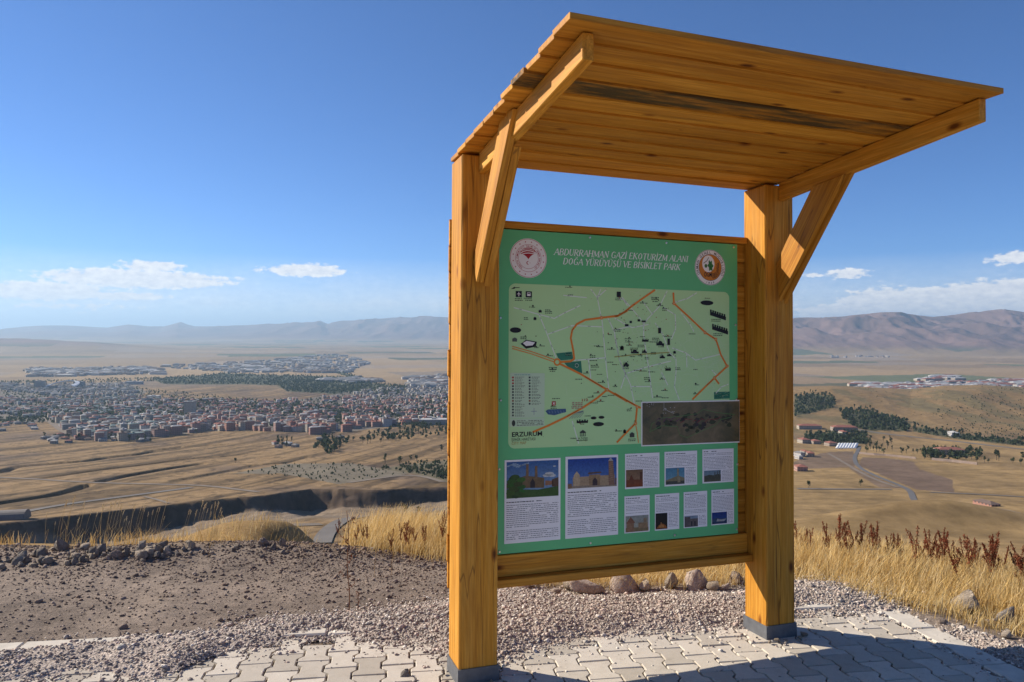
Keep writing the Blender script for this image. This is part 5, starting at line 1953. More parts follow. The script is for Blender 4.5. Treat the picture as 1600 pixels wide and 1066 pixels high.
def rock_mat(name, a, b_, c_):
    m, t, bs = new_mat(name)
    tcn = N(t, 'ShaderNodeTexCoord')
    oi = N(t, 'ShaderNodeObjectInfo')
    sc = N(t, 'ShaderNodeVectorMath', operation='ADD')
    t.links.new(tcn.outputs['Object'], sc.inputs[0])
    t.links.new(oi.outputs['Location'], sc.inputs[1])
    n1 = N(t, 'ShaderNodeTexNoise', inp={'Scale': 2.4, 'Detail': 9.0, 'Roughness': .7, 'Distortion': .4})
    n2 = N(t, 'ShaderNodeTexNoise', inp={'Scale': 11.0, 'Detail': 6.0, 'Roughness': .72})
    for n in (n1, n2):
        t.links.new(sc.outputs[0], n.inputs['Vector'])
    c = ramp_node(t, n1.outputs[0], [(.28, a), (.5, b_), (.72, c_)])
    c = mix_node(t, 1.0, c, ramp_node(t, n2.outputs[0], [(.3, (.66, .64, .62)), (.7, (1.25, 1.25, 1.25))]), 'MULTIPLY')
    c = mix_node(t, 1.0, c, ramp_node(t, oi.outputs['Random'], [(0, (.72, .72, .72)), (1, (1.2, 1.2, 1.2))]), 'MULTIPLY')
    t.links.new(c, bs.inputs['Base Color'])
    bs.inputs['Roughness'].default_value = .93
    bs.inputs['Specular IOR Level'].default_value = .12
    bp = N(t, 'ShaderNodeBump', inp={'Strength': .8, 'Distance': .05})
    t.links.new(n2.outputs[0], bp.inputs['Height'])
    t.links.new(bp.outputs[0], bs.inputs['Normal'])
    return m


ROCK_M = [rock_mat('red_andesite', (.34, .24, .19), (.56, .45, .37), (.70, .60, .51)), rock_mat('grey_rock', (.22, .185, .155), (.36, .315, .27), (.50, .455, .40)),
          rock_mat('tan_rock', (.38, .30, .22), (.58, .48, .37), (.70, .61, .50))]
ROCKS = [[rock_mesh(s_+10*k) for s_ in range(5)] for k in range(3)]
for k in range(3):
    for me in ROCKS[k]:
        me.materials.append(ROCK_M[k])
rr = random.Random(17)
CLEAR = []


def rock(px, py, w, h, kind, label, group=None, depth=None, name='rock'):
    """rock whose middle shows at the picture point, w and h its picture size"""
    if depth is None:
        p = px_ground(px, py+h*.42)
    else:
        v = pix_ray(px, py)
        p = np.array([v[0]*depth, depth, ground_z(v[0]*depth, depth)])
    m_px = FPX/p[1]
    bg_ = 1.22 if 800 < px < 1400 and w > 20 else 1.0
    rx, rz = w/2/m_px*1.12*bg_, h/2/m_px*1.25*bg_
    o = bpy.data.objects.new(name, rr.choice(ROCKS[kind]))
    COL.objects.link(o)
    o.scale = (rx, rx*rr.uniform(.75, 1.0), rz*1.75)
    o.rotation_euler = (rr.uniform(-.12, .12), rr.uniform(-.12, .12), rr.choice((0, math.pi))+rr.uniform(-.5, .5))
    o.location = (p[0], p[1]+rx*.45, p[2]+rz*.45)
    if w > 30 and px > 1400:
        CLEAR.append((p[0], p[1]+rx*.3, rx*1.05))
    tag(o, label, 'rock', group)
    return o


MID = 'rocks along the back edge of the gravel'
for (px, py, w, h, k, lab) in [
        (975, 913, 58, 32, 0, 'long reddish rock lying under the middle of the board'), (1008, 918, 24, 16, 2, 'small tan rock touching the long reddish rock'), (1033, 921, 11, 8, 0, 'little red stone left of the pale pointed rock'),
        (1052, 912, 30, 24, 2, 'pale pointed rock under the board'), (1090, 908, 48, 32, 0, 'biggest pinkish rock under the right of the board'), (1114, 917, 20, 14, 2, 'small tan rock right of the biggest pinkish rock'),
        (1152, 905, 28, 24, 0, 'red rock half hidden by the right post'), (1134, 918, 18, 10, 0, 'flat red stone left of the right post'), (816, 919, 30, 12, 0, 'flat dark rock by the left post under the ledge'),
        (868, 926, 24, 15, 0, 'wedge-shaped red stone on the gravel edge under the board'), (893, 912, 34, 30, 2, 'rounded tan rock under the left of the board'), (921, 922, 44, 24, 0, 'blocky reddish rock in front of the rounded tan rock'),
        (1250, 894, 16, 16, 0, 'dark red stone just right of the right post'), (1272, 903, 13, 8, 2, 'small tan stone on the gravel edge near the right post'), (1321, 909, 14, 8, 2, 'small pale stone on the gravel edge below the dock plants'),
        (1378, 932, 14, 9, 0, 'small stone on the gravel edge midway to the boulder'), (1517, 945, 62, 38, 2, 'large tan boulder in the dry grass'), (1578, 965, 40, 28, 1, 'dark boulder in the grass at the right edge'),
        (1577, 993, 28, 15, 2, 'low pale stone below the dark boulder'), (631, 1056, 22, 17, 1, 'fist-sized pale stone on the paving by the left post'), (1475, 972, 16, 10, 0, 'small red stone where gravel meets the grass by the boulder')]:
    rock(px, py, w, h, k, lab, MID)
BERM = 'rocks heaped along the lip of the terrace'
for (px, py, w, h, k, lab) in [
        (28, 873, 26, 22, 1, 'slanting pale rock in the heap at the left edge'), (92, 853, 32, 18, 1, 'large flat grey rock on top of the heap'), (154, 859, 24, 18, 1, 'grey angular rock right of the flat topped rock'),
        (59, 866, 24, 16, 1, 'rounded grey rock right of the slanting pale rock'), (66, 878, 16, 11, 2, 'small tan rock in front of the heap'), (114, 878, 15, 13, 1, 'upright dark stone in front of the heap'),
        (103, 880, 13, 10, 2, 'small pale stone left of the upright dark stone'), (235, 856, 18, 14, 2, 'pale rock at the right end of the rock row'), (197, 858, 15, 13, 1, 'small dark rock in the middle of the rock row'),
        (181, 861, 17, 13, 2, 'tan rock beside the small dark rock'), (296, 852, 20, 14, 2, 'tan rock among dry grass on the lip'), (409, 848, 20, 14, 0, 'rust-coloured rock on the lip near the mound'),
        (441, 848, 16, 15, 1, 'blue-grey rock on the lip right of the rust-coloured rock'), (426, 855, 14, 11, 1, 'dark stone between the rust-coloured and the blue-grey rock')]:
    rock(px, py, w, h, k, lab, BERM)
for k in range(190):
    px = rr.uniform(-70, 260) if rr.random() < .62 else rr.uniform(200, 560)
    yc = np.interp(px, [-80, 0, 100, 200, 300, 440, 560], [874, 870, 866, 862, 858, 858, 862])
    sp = np.interp(px, [0, 200, 500], [15, 11, 9])
    w = rr.choice((7, 8, 9, 11, 13, 15, 18, 22)) if px < 260 else rr.choice((4, 5, 6, 8, 10))
    kd = rr.choice((0, 1, 1, 1, 2, 2)) if px < 300 else rr.choice((0, 0, 1, 2))
    where = next(n_ for lim, n_ in ((60, 'at the left edge of the rock heap'), (125, 'beside the large flat grey rock of the heap'), (215, 'in the rock row beside the grey angular rock'), (330, 'on the lip by the tan rock among dry grass'), (470, 'on the lip by the rust-coloured rock'), (9999, 'at the right end of the earthen lip')) if px < lim)
    lab = '%s %s stone %s' % ('tiny' if w < 7 else ('small' if w < 12 else 'fist-sized'), ('reddish', 'grey', 'tan')[kd], where)
    rock(px, yc+rr.gauss(0, sp*.55)+2, w, w*.72, kd, lab, lab.replace('stone', 'stones', 1))
for k in range(26):
    px, py = rr.uniform(0, 690), rr.uniform(890, 950)
    kd = rr.choice((0, 1, 2))
    lab = 'loose %s pebble on the bare earth, %s' % (('reddish', 'grey', 'tan')[kd], 'far left' if px < 230 else ('near the lone weed' if px > 440 else 'between the left edge and the lone weed'))
    rock(px, py, rr.uniform(4, 8), rr.uniform(3, 5), kd, lab, lab.replace('pebble', 'pebbles', 1))
for (kx, ky, sz) in ((1.70, -.05, .016), (1.75, -.045, .022), (1.80, -.06, .012), (1.90, -.05, .018), (1.945, -.03, .024), (1.93, .05, .018), (1.67, .02, .014), (.20, -.06, .016), (.14, -.05, .02), (.05, -.055, .013), (-.05, .03, .02), (-.04, .14, .022), (2.02, -.03, .012)):
    w = K2W((kx, ky, .004+sz*.4))
    o = bpy.data.objects.new('rock', rr.choice(ROCKS[2]))
    COL.objects.link(o)
    o.scale = (sz, sz*.8, sz*.8)
    o.rotation_euler = (0, 0, rr.uniform(0, 6))
    o.location = w
    tag(o, 'little stone lying against the %s post foot' % ('right' if kx > 1 else 'left'), 'rock', 'little stones at the post feet')


# ---- dry grass
def blades(n, xs, ys, hs, lean, width, cols, rs, seg=2):
    """bent tapering blades as one mesh (world positions)"""
    zs = height(xs, ys)-.01
    az_ = rs.uniform(0, 6.283, n)
    bend = rs.uniform(.12, .55, n)
    dirx, diry = np.cos(az_)*bend+lean[0], np.sin(az_)*bend+lean[1]
    wa = rs.uniform(0, 6.283, n)
    wx, wy = np.cos(wa), np.sin(wa)
    V, C = [], []
    for k in range(seg+1):
        t = k/seg
        off = t**1.8*hs
        w = width*(1-t)**.7*.5+.0004
        cx_, cy_, cz_ = xs+dirx*off, ys+diry*off, zs+hs*(t-.18*t*t*bend)
        V.append(np.stack([cx_-wx*w, cy_-wy*w, cz_], -1))
        V.append(np.stack([cx_+wx*w, cy_+wy*w, cz_], -1))
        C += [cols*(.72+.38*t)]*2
    nv = 2*(seg+1)
    v = np.stack(V, 1).reshape(-1, 3)
    c = np.stack(C, 1).reshape(-1, 3)
    base = (np.arange(n)*nv)[:, None]
    f = np.concatenate([np.stack([base[:, 0]+2*k, base[:, 0]+2*k+1, base[:, 0]+2*k+3, base[:, 0]+2*k+2], -1) for k in range(seg)])
    return v, f, c


grs = np.random.RandomState(12)


def grass_points(n, xr, yr, prob):
    x, y = grs.uniform(*xr, n), grs.uniform(*yr, n)
    n_ = MK[:, 2]
    zp = OK[2]-(n_[0]*(x-OK[0])+n_[1]*(y-OK[1]))/n_[2]
    kp = (np.stack([x, y, zp], -1)-OK) @ MK
    e = edge_dist(kp[:, 0], kp[:, 1])
    s_ = x/np.maximum(y, .1)
    pr_ = prob(kp[:, 0], kp[:, 1], e, s_, x, y)
    for (a_, b_, r_) in CLEAR:
        pr_ = np.where((np.abs(x-a_-.0*(b_-y)) < r_) & (y < b_+r_*.8) & (y > b_-.45), pr_*.05, pr_)
    keep_ = grs.rand(n) < pr_
    return x[keep_], y[keep_], e[keep_]


parts_v, parts_f, parts_c = [], [], []
GP = np.array([(.70, .50, .20), (.64, .43, .15), (.76, .58, .27), (.54, .35, .12), (.80, .64, .36)])


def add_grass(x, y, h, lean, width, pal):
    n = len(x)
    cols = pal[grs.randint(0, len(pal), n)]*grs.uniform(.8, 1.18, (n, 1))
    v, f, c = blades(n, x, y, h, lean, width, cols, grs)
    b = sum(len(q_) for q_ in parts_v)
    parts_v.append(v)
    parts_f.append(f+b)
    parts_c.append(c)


# the thick stand on the right slope and behind the board
patch = lambda x, y: fbm(x*1.1, y*1.1, 55, 3)
x, y, e = grass_points(230000, (-.3, 8.0), (3.0, 9.5), lambda kx, ky, e, s_, x, y: np.where((e > -.12) & (s_ < .78) & (s_ > -.02), sstep(-.12, .06, e)*(.34+.9*patch(x, y))*np.where(s_ < .0, 0, 1), 0))
h = (.11+.155*sstep(.1, 1.3, e))*grs.uniform(.6, 1.25, len(x))*(.8+.4*patch(x*2, y*2))
add_grass(x, y, h, (.13, -.04), .0032, GP)
# tufts on the left of the left post
x, y, e = grass_points(42000, (-2.2, .4), (4.2, 8.2), lambda kx, ky, e, s_, x, y: np.where((e > -.05) & (s_ > -.25) & (s_ < .0), sstep(-.24, -.17, s_)*sstep(-.05, .5, e)*(.25+1.0*patch(x, y)), 0))
h = (.14+.17*sstep(.1, 1.2, e))*grs.uniform(.55, 1.25, len(x))
add_grass(x, y, h, (.20, -.05), .0042, GP)
# low rusty tufts along the lip
x, y, e = grass_points(26000, (-5.5, -.6), (4.8, 8.4), lambda kx, ky, e, s_, x, y: np.where((e > .05) & (e < 1.6), .40*sstep(.53, .68, fbm(x*1.2, y*1.2, 58, 3)), 0))
add_grass(x, y, .07+.10*grs.rand(len(x)), (.1, -.05), .0045, GP*np.array([.95, .88, .80]))
# longer-distance rough grass on the slope below the lip
x, y, e = grass_points(26000, (-8, 12), (8, 22), lambda kx, ky, e, s_, x, y: np.where(np.abs(s_) < .75, .8*patch(x*.5, y*.5), 0))
add_grass(x, y, .18+.14*grs.rand(len(x)), (.15, -.05), .010, GP*.92)
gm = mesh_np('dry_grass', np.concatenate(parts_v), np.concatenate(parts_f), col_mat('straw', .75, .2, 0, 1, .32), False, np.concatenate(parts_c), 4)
tag(link('dry_grass', gm), 'golden dry grass covering the slope beyond the gravel', 'grass', kind='stuff')
print('grass blades', sum(len(p)//8 for p in parts_v))

# tall seed stalks standing in front of the dark bank, and feathery ones by the boulder
M_STALK = col_mat('pale_straw', .7, .2, 0, 1, .3)


def stalk_mesh(seed, h=.5, lean=.16):
    rs = random.Random(seed)
    vs, fs, cs = [], [], []

    def strip(p, q, w0, w1, c):
        b = len(vs)
        d = np.array(q)-np.array(p)
        for ax in (np.array([1, 0, 0]), np.array([0, 1, 0])):
            b = len(vs)
            vs.extend([p-ax*w0, p+ax*w0, q+ax*w1, q-ax*w1])
            fs.append((b, b+1, b+2, b+3))
            cs.extend([c]*4)
    p = np.array([0., 0, -.03])
    col = (.52, .38, .18)
    n = 7
    dirn = rs.uniform(-.6, .6)
    pts = []
    for k in range(n+1):
        t = k/n
        pts.append(np.array([lean*h*t**2*math.cos(dirn), lean*h*t**2*math.sin(dirn), h*t-.03]))
    for a, b in zip(pts[:-1], pts[1:]):
        strip(a, b, .0011, .0010, col)
    top = pts[-1]
    ax = (pts[-1]-pts[-2])
    ax /= np.linalg.norm(ax)
    for k in range(16):       # drooping seed head
        t = k/16
        c0 = top+ax*(t*.075-.03)
        off = np.array([rs.uniform(-.010, .016), rs.uniform(-.010, .010), rs.uniform(.006, .016)])
        strip(c0, c0+off, .0024, .0008, (.62, .49, .29))
    for k in range(2):
        b0 = pts[rs.randint(1, 3)]
        strip(b0, b0+np.array([rs.uniform(-.06, .09), rs.uniform(-.04, .04), rs.uniform(.05, .12)]), .0018, .0004, col)
    return mesh_np('stalk', np.array(vs), np.array(fs), M_STALK, False, np.array(cs), 4)


STALKS = [stalk_mesh(s_) for s_ in range(6)]


def put_plant(meshes, px, py_top, depth, label, cat, group, name, h0):
    v = pix_ray(px, py_top)
    x, y = v[0]*depth, depth
    z = ground_z(x, y)
    hh = CAMZ+v[2]*depth-z
    if hh < .12:
        hh = .12
    o = bpy.data.objects.new(name, rr.choice(meshes))
    COL.objects.link(o)
    o.location = (x, y, z)
    o.scale = (hh/h0*rr.uniform(.9, 1.15), hh/h0*rr.uniform(.9, 1.15), hh/h0)
    o.rotation_euler = (0, 0, rr.uniform(-.5, .5))
    tag(o, label, cat, group)
    return o


STALK_X = [(70, 800), (83, 815), (88, 786), (93, 782), (101, 778), (103, 780), (110, 812), (117, 786), (122, 795), (131, 800), (142, 803), (151, 790), (156, 788), (163, 790), (166, 785), (168, 783), (172, 786), (176, 790), (182, 800), (185, 790), (187, 812), (194, 806), (196, 815),
           (200, 790), (203, 786), (209, 792), (213, 789), (217, 793), (226, 800), (232, 797), (236, 795), (240, 793), (246, 778), (249, 808), (284, 798), (290, 800), (297, 798), (305, 784), (308, 790), (312, 786), (316, 795), (320, 800), (323, 789), (326, 786), (331, 784), (336, 800), (330, 808), (333, 795),
           (568, 802), (585, 800), (600, 797), (622, 796), (640, 800), (655, 803), (668, 798), (678, 806), (690, 800), (612, 805), (595, 808), (1262, 845), (1545, 862), (1552, 868), (1560, 870), (1568, 880), (1520, 880)]
for (px, py) in STALK_X:
    left = px < 360
    clump = 'leftmost clump' if px < 127 else ('thick middle clump' if px < 198 else ('clump right of the middle' if px < 260 else 'rightmost clump'))
    put_plant(STALKS, px, py, rr.uniform(5.3, 6.3) if left else rr.uniform(5.0, 6.2),
              'tall pale seed stalk against the dark bank, in the %s' % clump if left else ('pale seed stalk above the grass left of the kiosk' if px < 700 else 'pale seed stalk arching above the golden grass on the right'),
              'grass stalk', 'tall seed stalks on the lip, %s' % clump if left else ('seed stalks left of the kiosk' if px < 700 else 'seed stalks on the right slope'), 'grass_stalk', .5)

# dock plants: rust-red seed spikes
M_DOCK = col_mat('rusty_seed', .85, .1, 0, 1, .25, .15)


def dock_meshes(seed, h=.6):
    rs = random.Random(seed)
    sv, sf, sc = [], [], []
    hv, hf, hc = [], [], []
    nb = rs.randint(4, 7)
    tips = []

    def tube(p, q, w, c):
        for ax in (np.array([1., 0, 0]), np.array([0, 1., 0])):
            b = len(sv)
            sv.extend([p-ax*w, p+ax*w, q+ax*w*.7, q-ax*w*.7])
            sf.append((b, b+1, b+2, b+3))
            sc.extend([c]*4)
    stem = [np.array([.05*math.sin(k*.7+seed)*k/6, .03*math.cos(k+seed)*k/6, h*k/6-.02*(k == 0)]) for k in range(7)]
    for a, b in zip(stem[:-1], stem[1:]):
        tube(a, b, .0035, (.19, .075, .04))
    spikes = [(stem[3], stem[6]+np.array([0, 0, .0]))]
    for k in range(nb):
        t = rs.uniform(.42, .8)
        p = stem[int(t*6)]
        a = rs.uniform(0, 6.28)
        q = p+np.array([math.cos(a)*rs.uniform(.04, .10), math.sin(a)*.06, rs.uniform(.12, .26)])
        tube(p, q, .002, (.19, .075, .04))
        spikes.append((p*.65+q*.35, q))
    for p, q in spikes:
        L = np.linalg.norm(q-p)
        for j in range(int(175*L/.2)):
            t = rs.random()
            c0 = p+(q-p)*t
            rad = .030*(1-.5*t)*(.55+.45*math.sin(t*24))
            o_ = np.array([rs.gauss(0, rad*.6), rs.gauss(0, rad*.6), rs.gauss(0, .004)])
            s_ = rs.uniform(.0055, .0105)
            a, b_ = rs.uniform(0, 6.28), rs.uniform(-.8, .8)
            e1 = np.array([math.cos(a), math.sin(a), b_])*s_
            e2 = np.array([-math.sin(a)*.6, math.cos(a)*.6, rs.uniform(.2, 1)])*s_
            b0 = len(hv)
            hv.extend([c0+o_-e1*.6, c0+o_+e2, c0+o_+e1*.6, c0+o_-e2])
            hf.append((b0, b0+1, b0+2, b0+3))
            k = rs.uniform(.7, 1.35)
            hc.extend([(.20*k, .058*k, .028*k)]*4)
    return (mesh_np('stem', np.array(sv), np.array(sf), M_DOCK, False, np.array(sc), 4), mesh_np('seed_head', np.array(hv), np.array(hf), M_DOCK, False, np.array(hc), 4))


DOCKS = [dock_meshes(s_) for s_ in range(6)]


def dock(px, py, depth, label, group):
    v = pix_ray(px, py)
    x, y = v[0]*depth, depth
    z = ground_z(x, y)
    hh = max(CAMZ+v[2]*depth-z, .2)
    t = empty('dock_plant')
    t.location = (x, y, z)
    t.scale = (hh/.6*.9,)*2+(hh/.6,)
    t.rotation_euler = (0, rr.uniform(-.05, .14), rr.uniform(0, 6.28))
    st, hd = rr.choice(DOCKS)
    link('stem', st, t)
    link('seed_head', hd, t)
    tag(t, label, 'plant', group)


ORD = ('first', 'second', 'third', 'fourth', 'fifth', 'sixth', 'seventh', 'eighth', 'ninth', 'tenth', 'eleventh', 'twelfth', 'thirteenth', 'fourteenth', 'fifteenth', 'sixteenth', 'seventeenth', 'eighteenth', 'nineteenth', 'twentieth', 'last')
for n_, (px, py) in enumerate([(1246, 815), (1252, 822), (1262, 830), (1268, 828), (1286, 834), (1290, 818), (1296, 836), (1304, 806), (1311, 830), (1322, 828), (1329, 826), (1334, 816), (1344, 818), (1353, 836), (1361, 838), (1370, 820), (1376, 822), (1386, 838), (1398, 832), (1404, 836), (1410, 842)]):
    dock(px, py, rr.uniform(5.6, 6.6), '%s rust-red dock plant rightward in the row beside the right post' % ORD[n_], 'dock plants right of the right post')
for n_, (px, py) in enumerate([(1434, 830), (1441, 832), (1449, 828), (1456, 836), (1463, 842), (1470, 829), (1476, 838)]):
    dock(px, py, rr.uniform(5.4, 6.2), '%s rust-red dock plant from the left in the middle clump on the right slope' % ORD[n_], 'dock plants of the middle clump')
for n_, (px, py) in enumerate([(1503, 844), (1510, 842), (1517, 840), (1524, 842), (1531, 848), (1546, 846), (1553, 836), (1560, 846), (1567, 850), (1587, 845), (1595, 850), (1603, 848)]):
    dock(px, py, rr.uniform(5.0, 5.8), '%s rust-red dock plant from the left in the clump nearest the right edge' % ORD[n_], 'dock plants near the right edge')
for n_, (px, py) in enumerate([(529, 828), (556, 823), (566, 822), (574, 828), (612, 826), (624, 822), (634, 816), (641, 820), (648, 824), (664, 822), (690, 806)]):
    dock(px, py, rr.uniform(5.2, 5.9), '%s rust-red dock plant from the left in the grass left of the kiosk' % ORD[n_], 'dock plants left of the kiosk')
# the lone dry stem on the bare earth
v = px_ground(545, 955)
t = empty('dry_weed')
t.location = v
tag(t, 'lone thin dry brown weed standing on the bare earth left of the kiosk', 'plant')
sv, sf, sc, lv, lf, lc = [], [], [], [], [], []
rs = random.Random(2)
H = 158*v[1]/FPX
pts = [np.array([-.010*k/9+.006*math.sin(k*1.1), .004*math.cos(k), H*k/9-.01*(k == 0)]) for k in range(10)]


def wstrip(V, F, Cc, p, q, w0, w1, c):
    for ax in (np.array([1., 0, 0]), np.array([0, 1., 0])):
        b = len(V)
        V.extend([p-ax*w0, p+ax*w0, q+ax*w1, q-ax*w1])
        F.append((b, b+1, b+2, b+3))
        Cc.extend([c]*4)


for k in range(9):
    wstrip(sv, sf, sc, pts[k], pts[k+1], .0034-.0002*k, .0032-.0002*k, (.22, .11, .06))
for k in range(15):
    t0 = rs.uniform(.22, .98)
    p = pts[int(t0*9)]
    q = p+np.array([rs.uniform(-.055, .055), rs.uniform(-.03, .03), rs.uniform(-.01, .07)])
    wstrip(sv, sf, sc, p, q, .0013, .0008, (.25, .12, .06))
    for j in range(7):
        c0 = p+(q-p)*rs.uniform(.4, 1.05)
        d = np.array([rs.uniform(-.012, .012), rs.uniform(-.008, .008), rs.uniform(-.012, .016)])
        wstrip(lv, lf, lc, c0, c0+d, .0028, .0016, (.30*rs.uniform(.6, 1.2), .11, .05))
b0 = np.array([.052, .01, 0])
wstrip(sv, sf, sc, b0, b0+np.array([.004, 0, .11]), .0022, .0014, (.25, .12, .06))
for j in range(16):
    c0 = b0+np.array([rs.uniform(-.012, .012), 0, rs.uniform(.03, .12)])
    wstrip(lv, lf, lc, c0, c0+np.array([rs.uniform(-.014, .014), 0, rs.uniform(-.01, .016)]), .003, .0015, (.33, .12, .05))
link('stem', mesh_np('stem', np.array(sv), np.array(sf), M_DOCK, False, np.array(sc), 4), t)
link('seed_head', mesh_np('seed_head', np.array(lv), np.array(lf), M_DOCK, False, np.array(lc), 4), t)['kind'] = 'stuff'

# ================================================================== THE TOWN AND THE VALLEY
def facade_mat(name, col):
    """rendered wall with rows of windows too small to build at this distance"""
    m, t, b = new_mat(name)
    tcn = N(t, 'ShaderNodeTexCoord')
    sp = N(t, 'ShaderNodeSeparateXYZ')
    t.links.new(tcn.outputs['Object'], sp.inputs[0])
    fr = math_node(t, 'FRACT', math_node(t, 'DIVIDE', sp.outputs[2], 3.0))
    w1 = math_node(t, 'MULTIPLY', math_node(t, 'GREATER_THAN', fr, .32), math_node(t, 'LESS_THAN', fr, .78))
    hz_ = math_node(t, 'FRACT', math_node(t, 'DIVIDE', math_node(t, 'ADD', sp.outputs[0], sp.outputs[1]), 2.9))
    w2 = math_node(t, 'GREATER_THAN', hz_, .52)
    win = math_node(t, 'MULTIPLY', w1, w2)
    nzn = N(t, 'ShaderNodeTexNoise', inp={'Scale': .4, 'Detail': 3.0})
    t.links.new(tcn.outputs['Object'], nzn.inputs['Vector'])
    c = mix_node(t, 1.0, col, ramp_node(t, nzn.outputs[0], [(.3, (.85,)*3), (.7, (1.12,)*3)]), 'MULTIPLY')
    t.links.new(mix_node(t, math_node(t, 'MULTIPLY', win, .75), c, (.06, .065, .075)), b.inputs['Base Color'])
    b.inputs['Roughness'].default_value = .8
    b.inputs['Specular IOR Level'].default_value = .2
    return m


WALLC = {'pink': (.37, .235, .20), 'cream': (.40, .35, .28), 'white': (.44, .42, .40), 'grey': (.25, .245, .24), 'beige': (.32, .265, .215), 'salmon': (.38, .20, .15)}
ROOFC = {'red': (.27, .115, .085), 'brown': (.16, .115, .095), 'grey': (.22, .215, .21), 'pale': (.42, .41, .39), 'green-grey': (.17, .22, .205)}
WALLM = {k: facade_mat(k+'_render', v) for k, v in WALLC.items()}
ROOFM = {k: plain(k+'_roof', v, .85, .15, .12, .3) for k, v in ROOFC.items()}


def block_geo(w, d, h, hip):
    """walls and roof of a block standing on z = 0"""
    a, b = w/2, d/2
    wv = [(x, y, z) for z in (-4, h) for x, y in ((-a, -b), (a, -b), (a, b), (-a, b))]
    wf = [(0, 1, 5, 4), (1, 2, 6, 5), (2, 3, 7, 6), (3, 0, 4, 7), (4, 5, 6, 7)]
    o = .5
    if hip:
        rh = min(w, d)*.20
        r = max(a-b, 0)*.9
        s_ = max(b-a, 0)*.9
        rv = [(-a-o, -b-o, h+.02), (a+o, -b-o, h+.02), (a+o, b+o, h+.02), (-a-o, b+o, h+.02), (-r, -s_, h+rh), (r, s_, h+rh)]
        rf = [(0, 1, 5, 4), (1, 2, 5), (2, 3, 4, 5), (3, 0, 4)] if w >= d else [(0, 1, 4), (1, 2, 5, 4), (2, 3, 5), (3, 0, 4, 5)]
    else:
        rv = [(x, y, z) for z in (h+.02, h+.9) for x, y in ((-a-.2, -b-.2), (a+.2, -b-.2), (a+.2, b+.2), (-a-.2, b+.2))]
        rf = [(0, 1, 5, 4), (1, 2, 6, 5), (2, 3, 7, 6), (3, 0, 4, 7), (4, 5, 6, 7)]
        p = min(w, d)*.16
        rv += [(x, y, z) for z in (h+.9, h+3.0) for x, y in ((-p, -p), (p, -p), (p, p), (-p, p))]
        rf += [(8, 9, 13, 12), (9, 10, 14, 13), (10, 11, 15, 14), (11, 8, 12, 15), (12, 13, 14, 15)]
    return wv, wf, rv, rf


def building(x, y, ang, w, d, h, wall, roof, hip, label, group, name='apartment_block', cat='building'):
    t = empty(name)
    t.location = (x, y, ground_z(x, y))
    t.rotation_euler = (0, 0, ang)
    wv, wf, rv, rf = block_geo(w, d, h, hip)
    link('wall', mesh_from('wall', wv, wf, WALLM[wall]), t)
    link('roof', mesh_from('roof', rv, rf, ROOFM[roof]), t)
    tag(t, label, cat, group)
    return t


TOWN = [np.array(q, float) for q in (
    [(-90, 602), (0, 601), (190, 598), (215, 610), (205, 622), (300, 627), (430, 628), (470, 622), (560, 612), (620, 607), (760, 604), (930, 606), (930, 640), (760, 655), (700, 657), (640, 664), (600, 668), (560, 672), (540, 676), (500, 680), (440, 676), (330, 672),
     (300, 676), (235, 683), (180, 689), (125, 689), (105, 676), (85, 662), (60, 653), (0, 646), (-90, 645)],)]
VILL = [np.array(q, float) for q in ([(55, 683), (90, 678), (240, 682), (250, 690), (55, 694)], [(480, 690), (540, 680), (600, 672), (700, 660), (700, 680), (620, 694), (560, 700), (520, 708), (486, 706)], [(590, 727), (640, 712), (690, 704), (690, 716), (610, 734)], [(-60, 658), (70, 664), (75, 674), (-60, 676)],
                                        [(425, 694), (470, 686), (470, 700), (420, 704)], [(360, 722), (378, 720), (378, 727), (360, 727)])]
GAPS = [np.array(q, float) for q in ([(-90, 646), (15, 650), (72, 652), (60, 659), (-90, 656)], [(486, 627), (530, 629), (525, 635), (484, 634)], [(205, 622), (232, 608), (258, 602), (350, 603), (420, 612), (450, 619), (430, 627), (300, 626)], [(172, 646), (190, 646), (190, 650), (170, 650)])]
UPPER = [np.array(q, float) for q in ([(40, 577), (240, 574), (262, 585), (48, 589)], [(250, 573), (380, 566), (520, 554), (560, 560), (575, 570), (540, 583), (350, 583)], [(1340, 602), (1430, 600), (1600, 596), (1680, 596), (1680, 611), (1500, 607), (1420, 613), (1345, 609)], [(1455, 590), (1480, 588), (1510, 594), (1440, 596)], [(640, 592), (700, 588), (700, 606), (640, 606)], [(500, 596), (560, 590), (600, 596), (560, 600)], [(1285, 556), (1390, 557), (1390, 559), (1285, 559)])]
tr = random.Random(31)
cand = []
ca, sa = math.cos(.5), math.sin(.5)
SP = 17.5
for i in range(-170, 170):
    for j in range(0, 165):
        gx_, gy_ = i*SP*(1+.0*j), j*SP
        x_, y_ = gx_*ca-gy_*sa*.2+gy_*0, gy_
        x_ = (i+.5*(j % 2))*SP+tr.uniform(-4.5, 4.5)
        y_ = 1000+j*SP*.9+tr.uniform(-4.5, 4.5)
        if y_ > 3500 or abs(x_) > y_*.78:
            continue
        cand.append((x_, y_))
cx = np.array([c_[0] for c_ in cand])
cy_ = np.array([c_[1] for c_ in cand])
cpx, cpy = plan_px(cx, cy_, base_z(cy_))
inside = np.zeros(len(cx), bool)
for p in TOWN:
    inside |= in_poly(cpx, cpy, p)
for p in GAPS:
    inside &= ~in_poly(cpx, cpy, p)
street = (np.floor(cx/115+cy_*.002) != np.floor((cx+16)/115+cy_*.002))
dens = fbm(cx/240, cy_/240, 66, 3)
inside &= ~street & (dens > .33)
sel = [k for k in np.nonzero(inside)[0] if tr.random() < .70]
tiny = np.zeros(len(cx), bool)
for p in VILL:
    tiny |= in_poly(cpx, cpy, p)
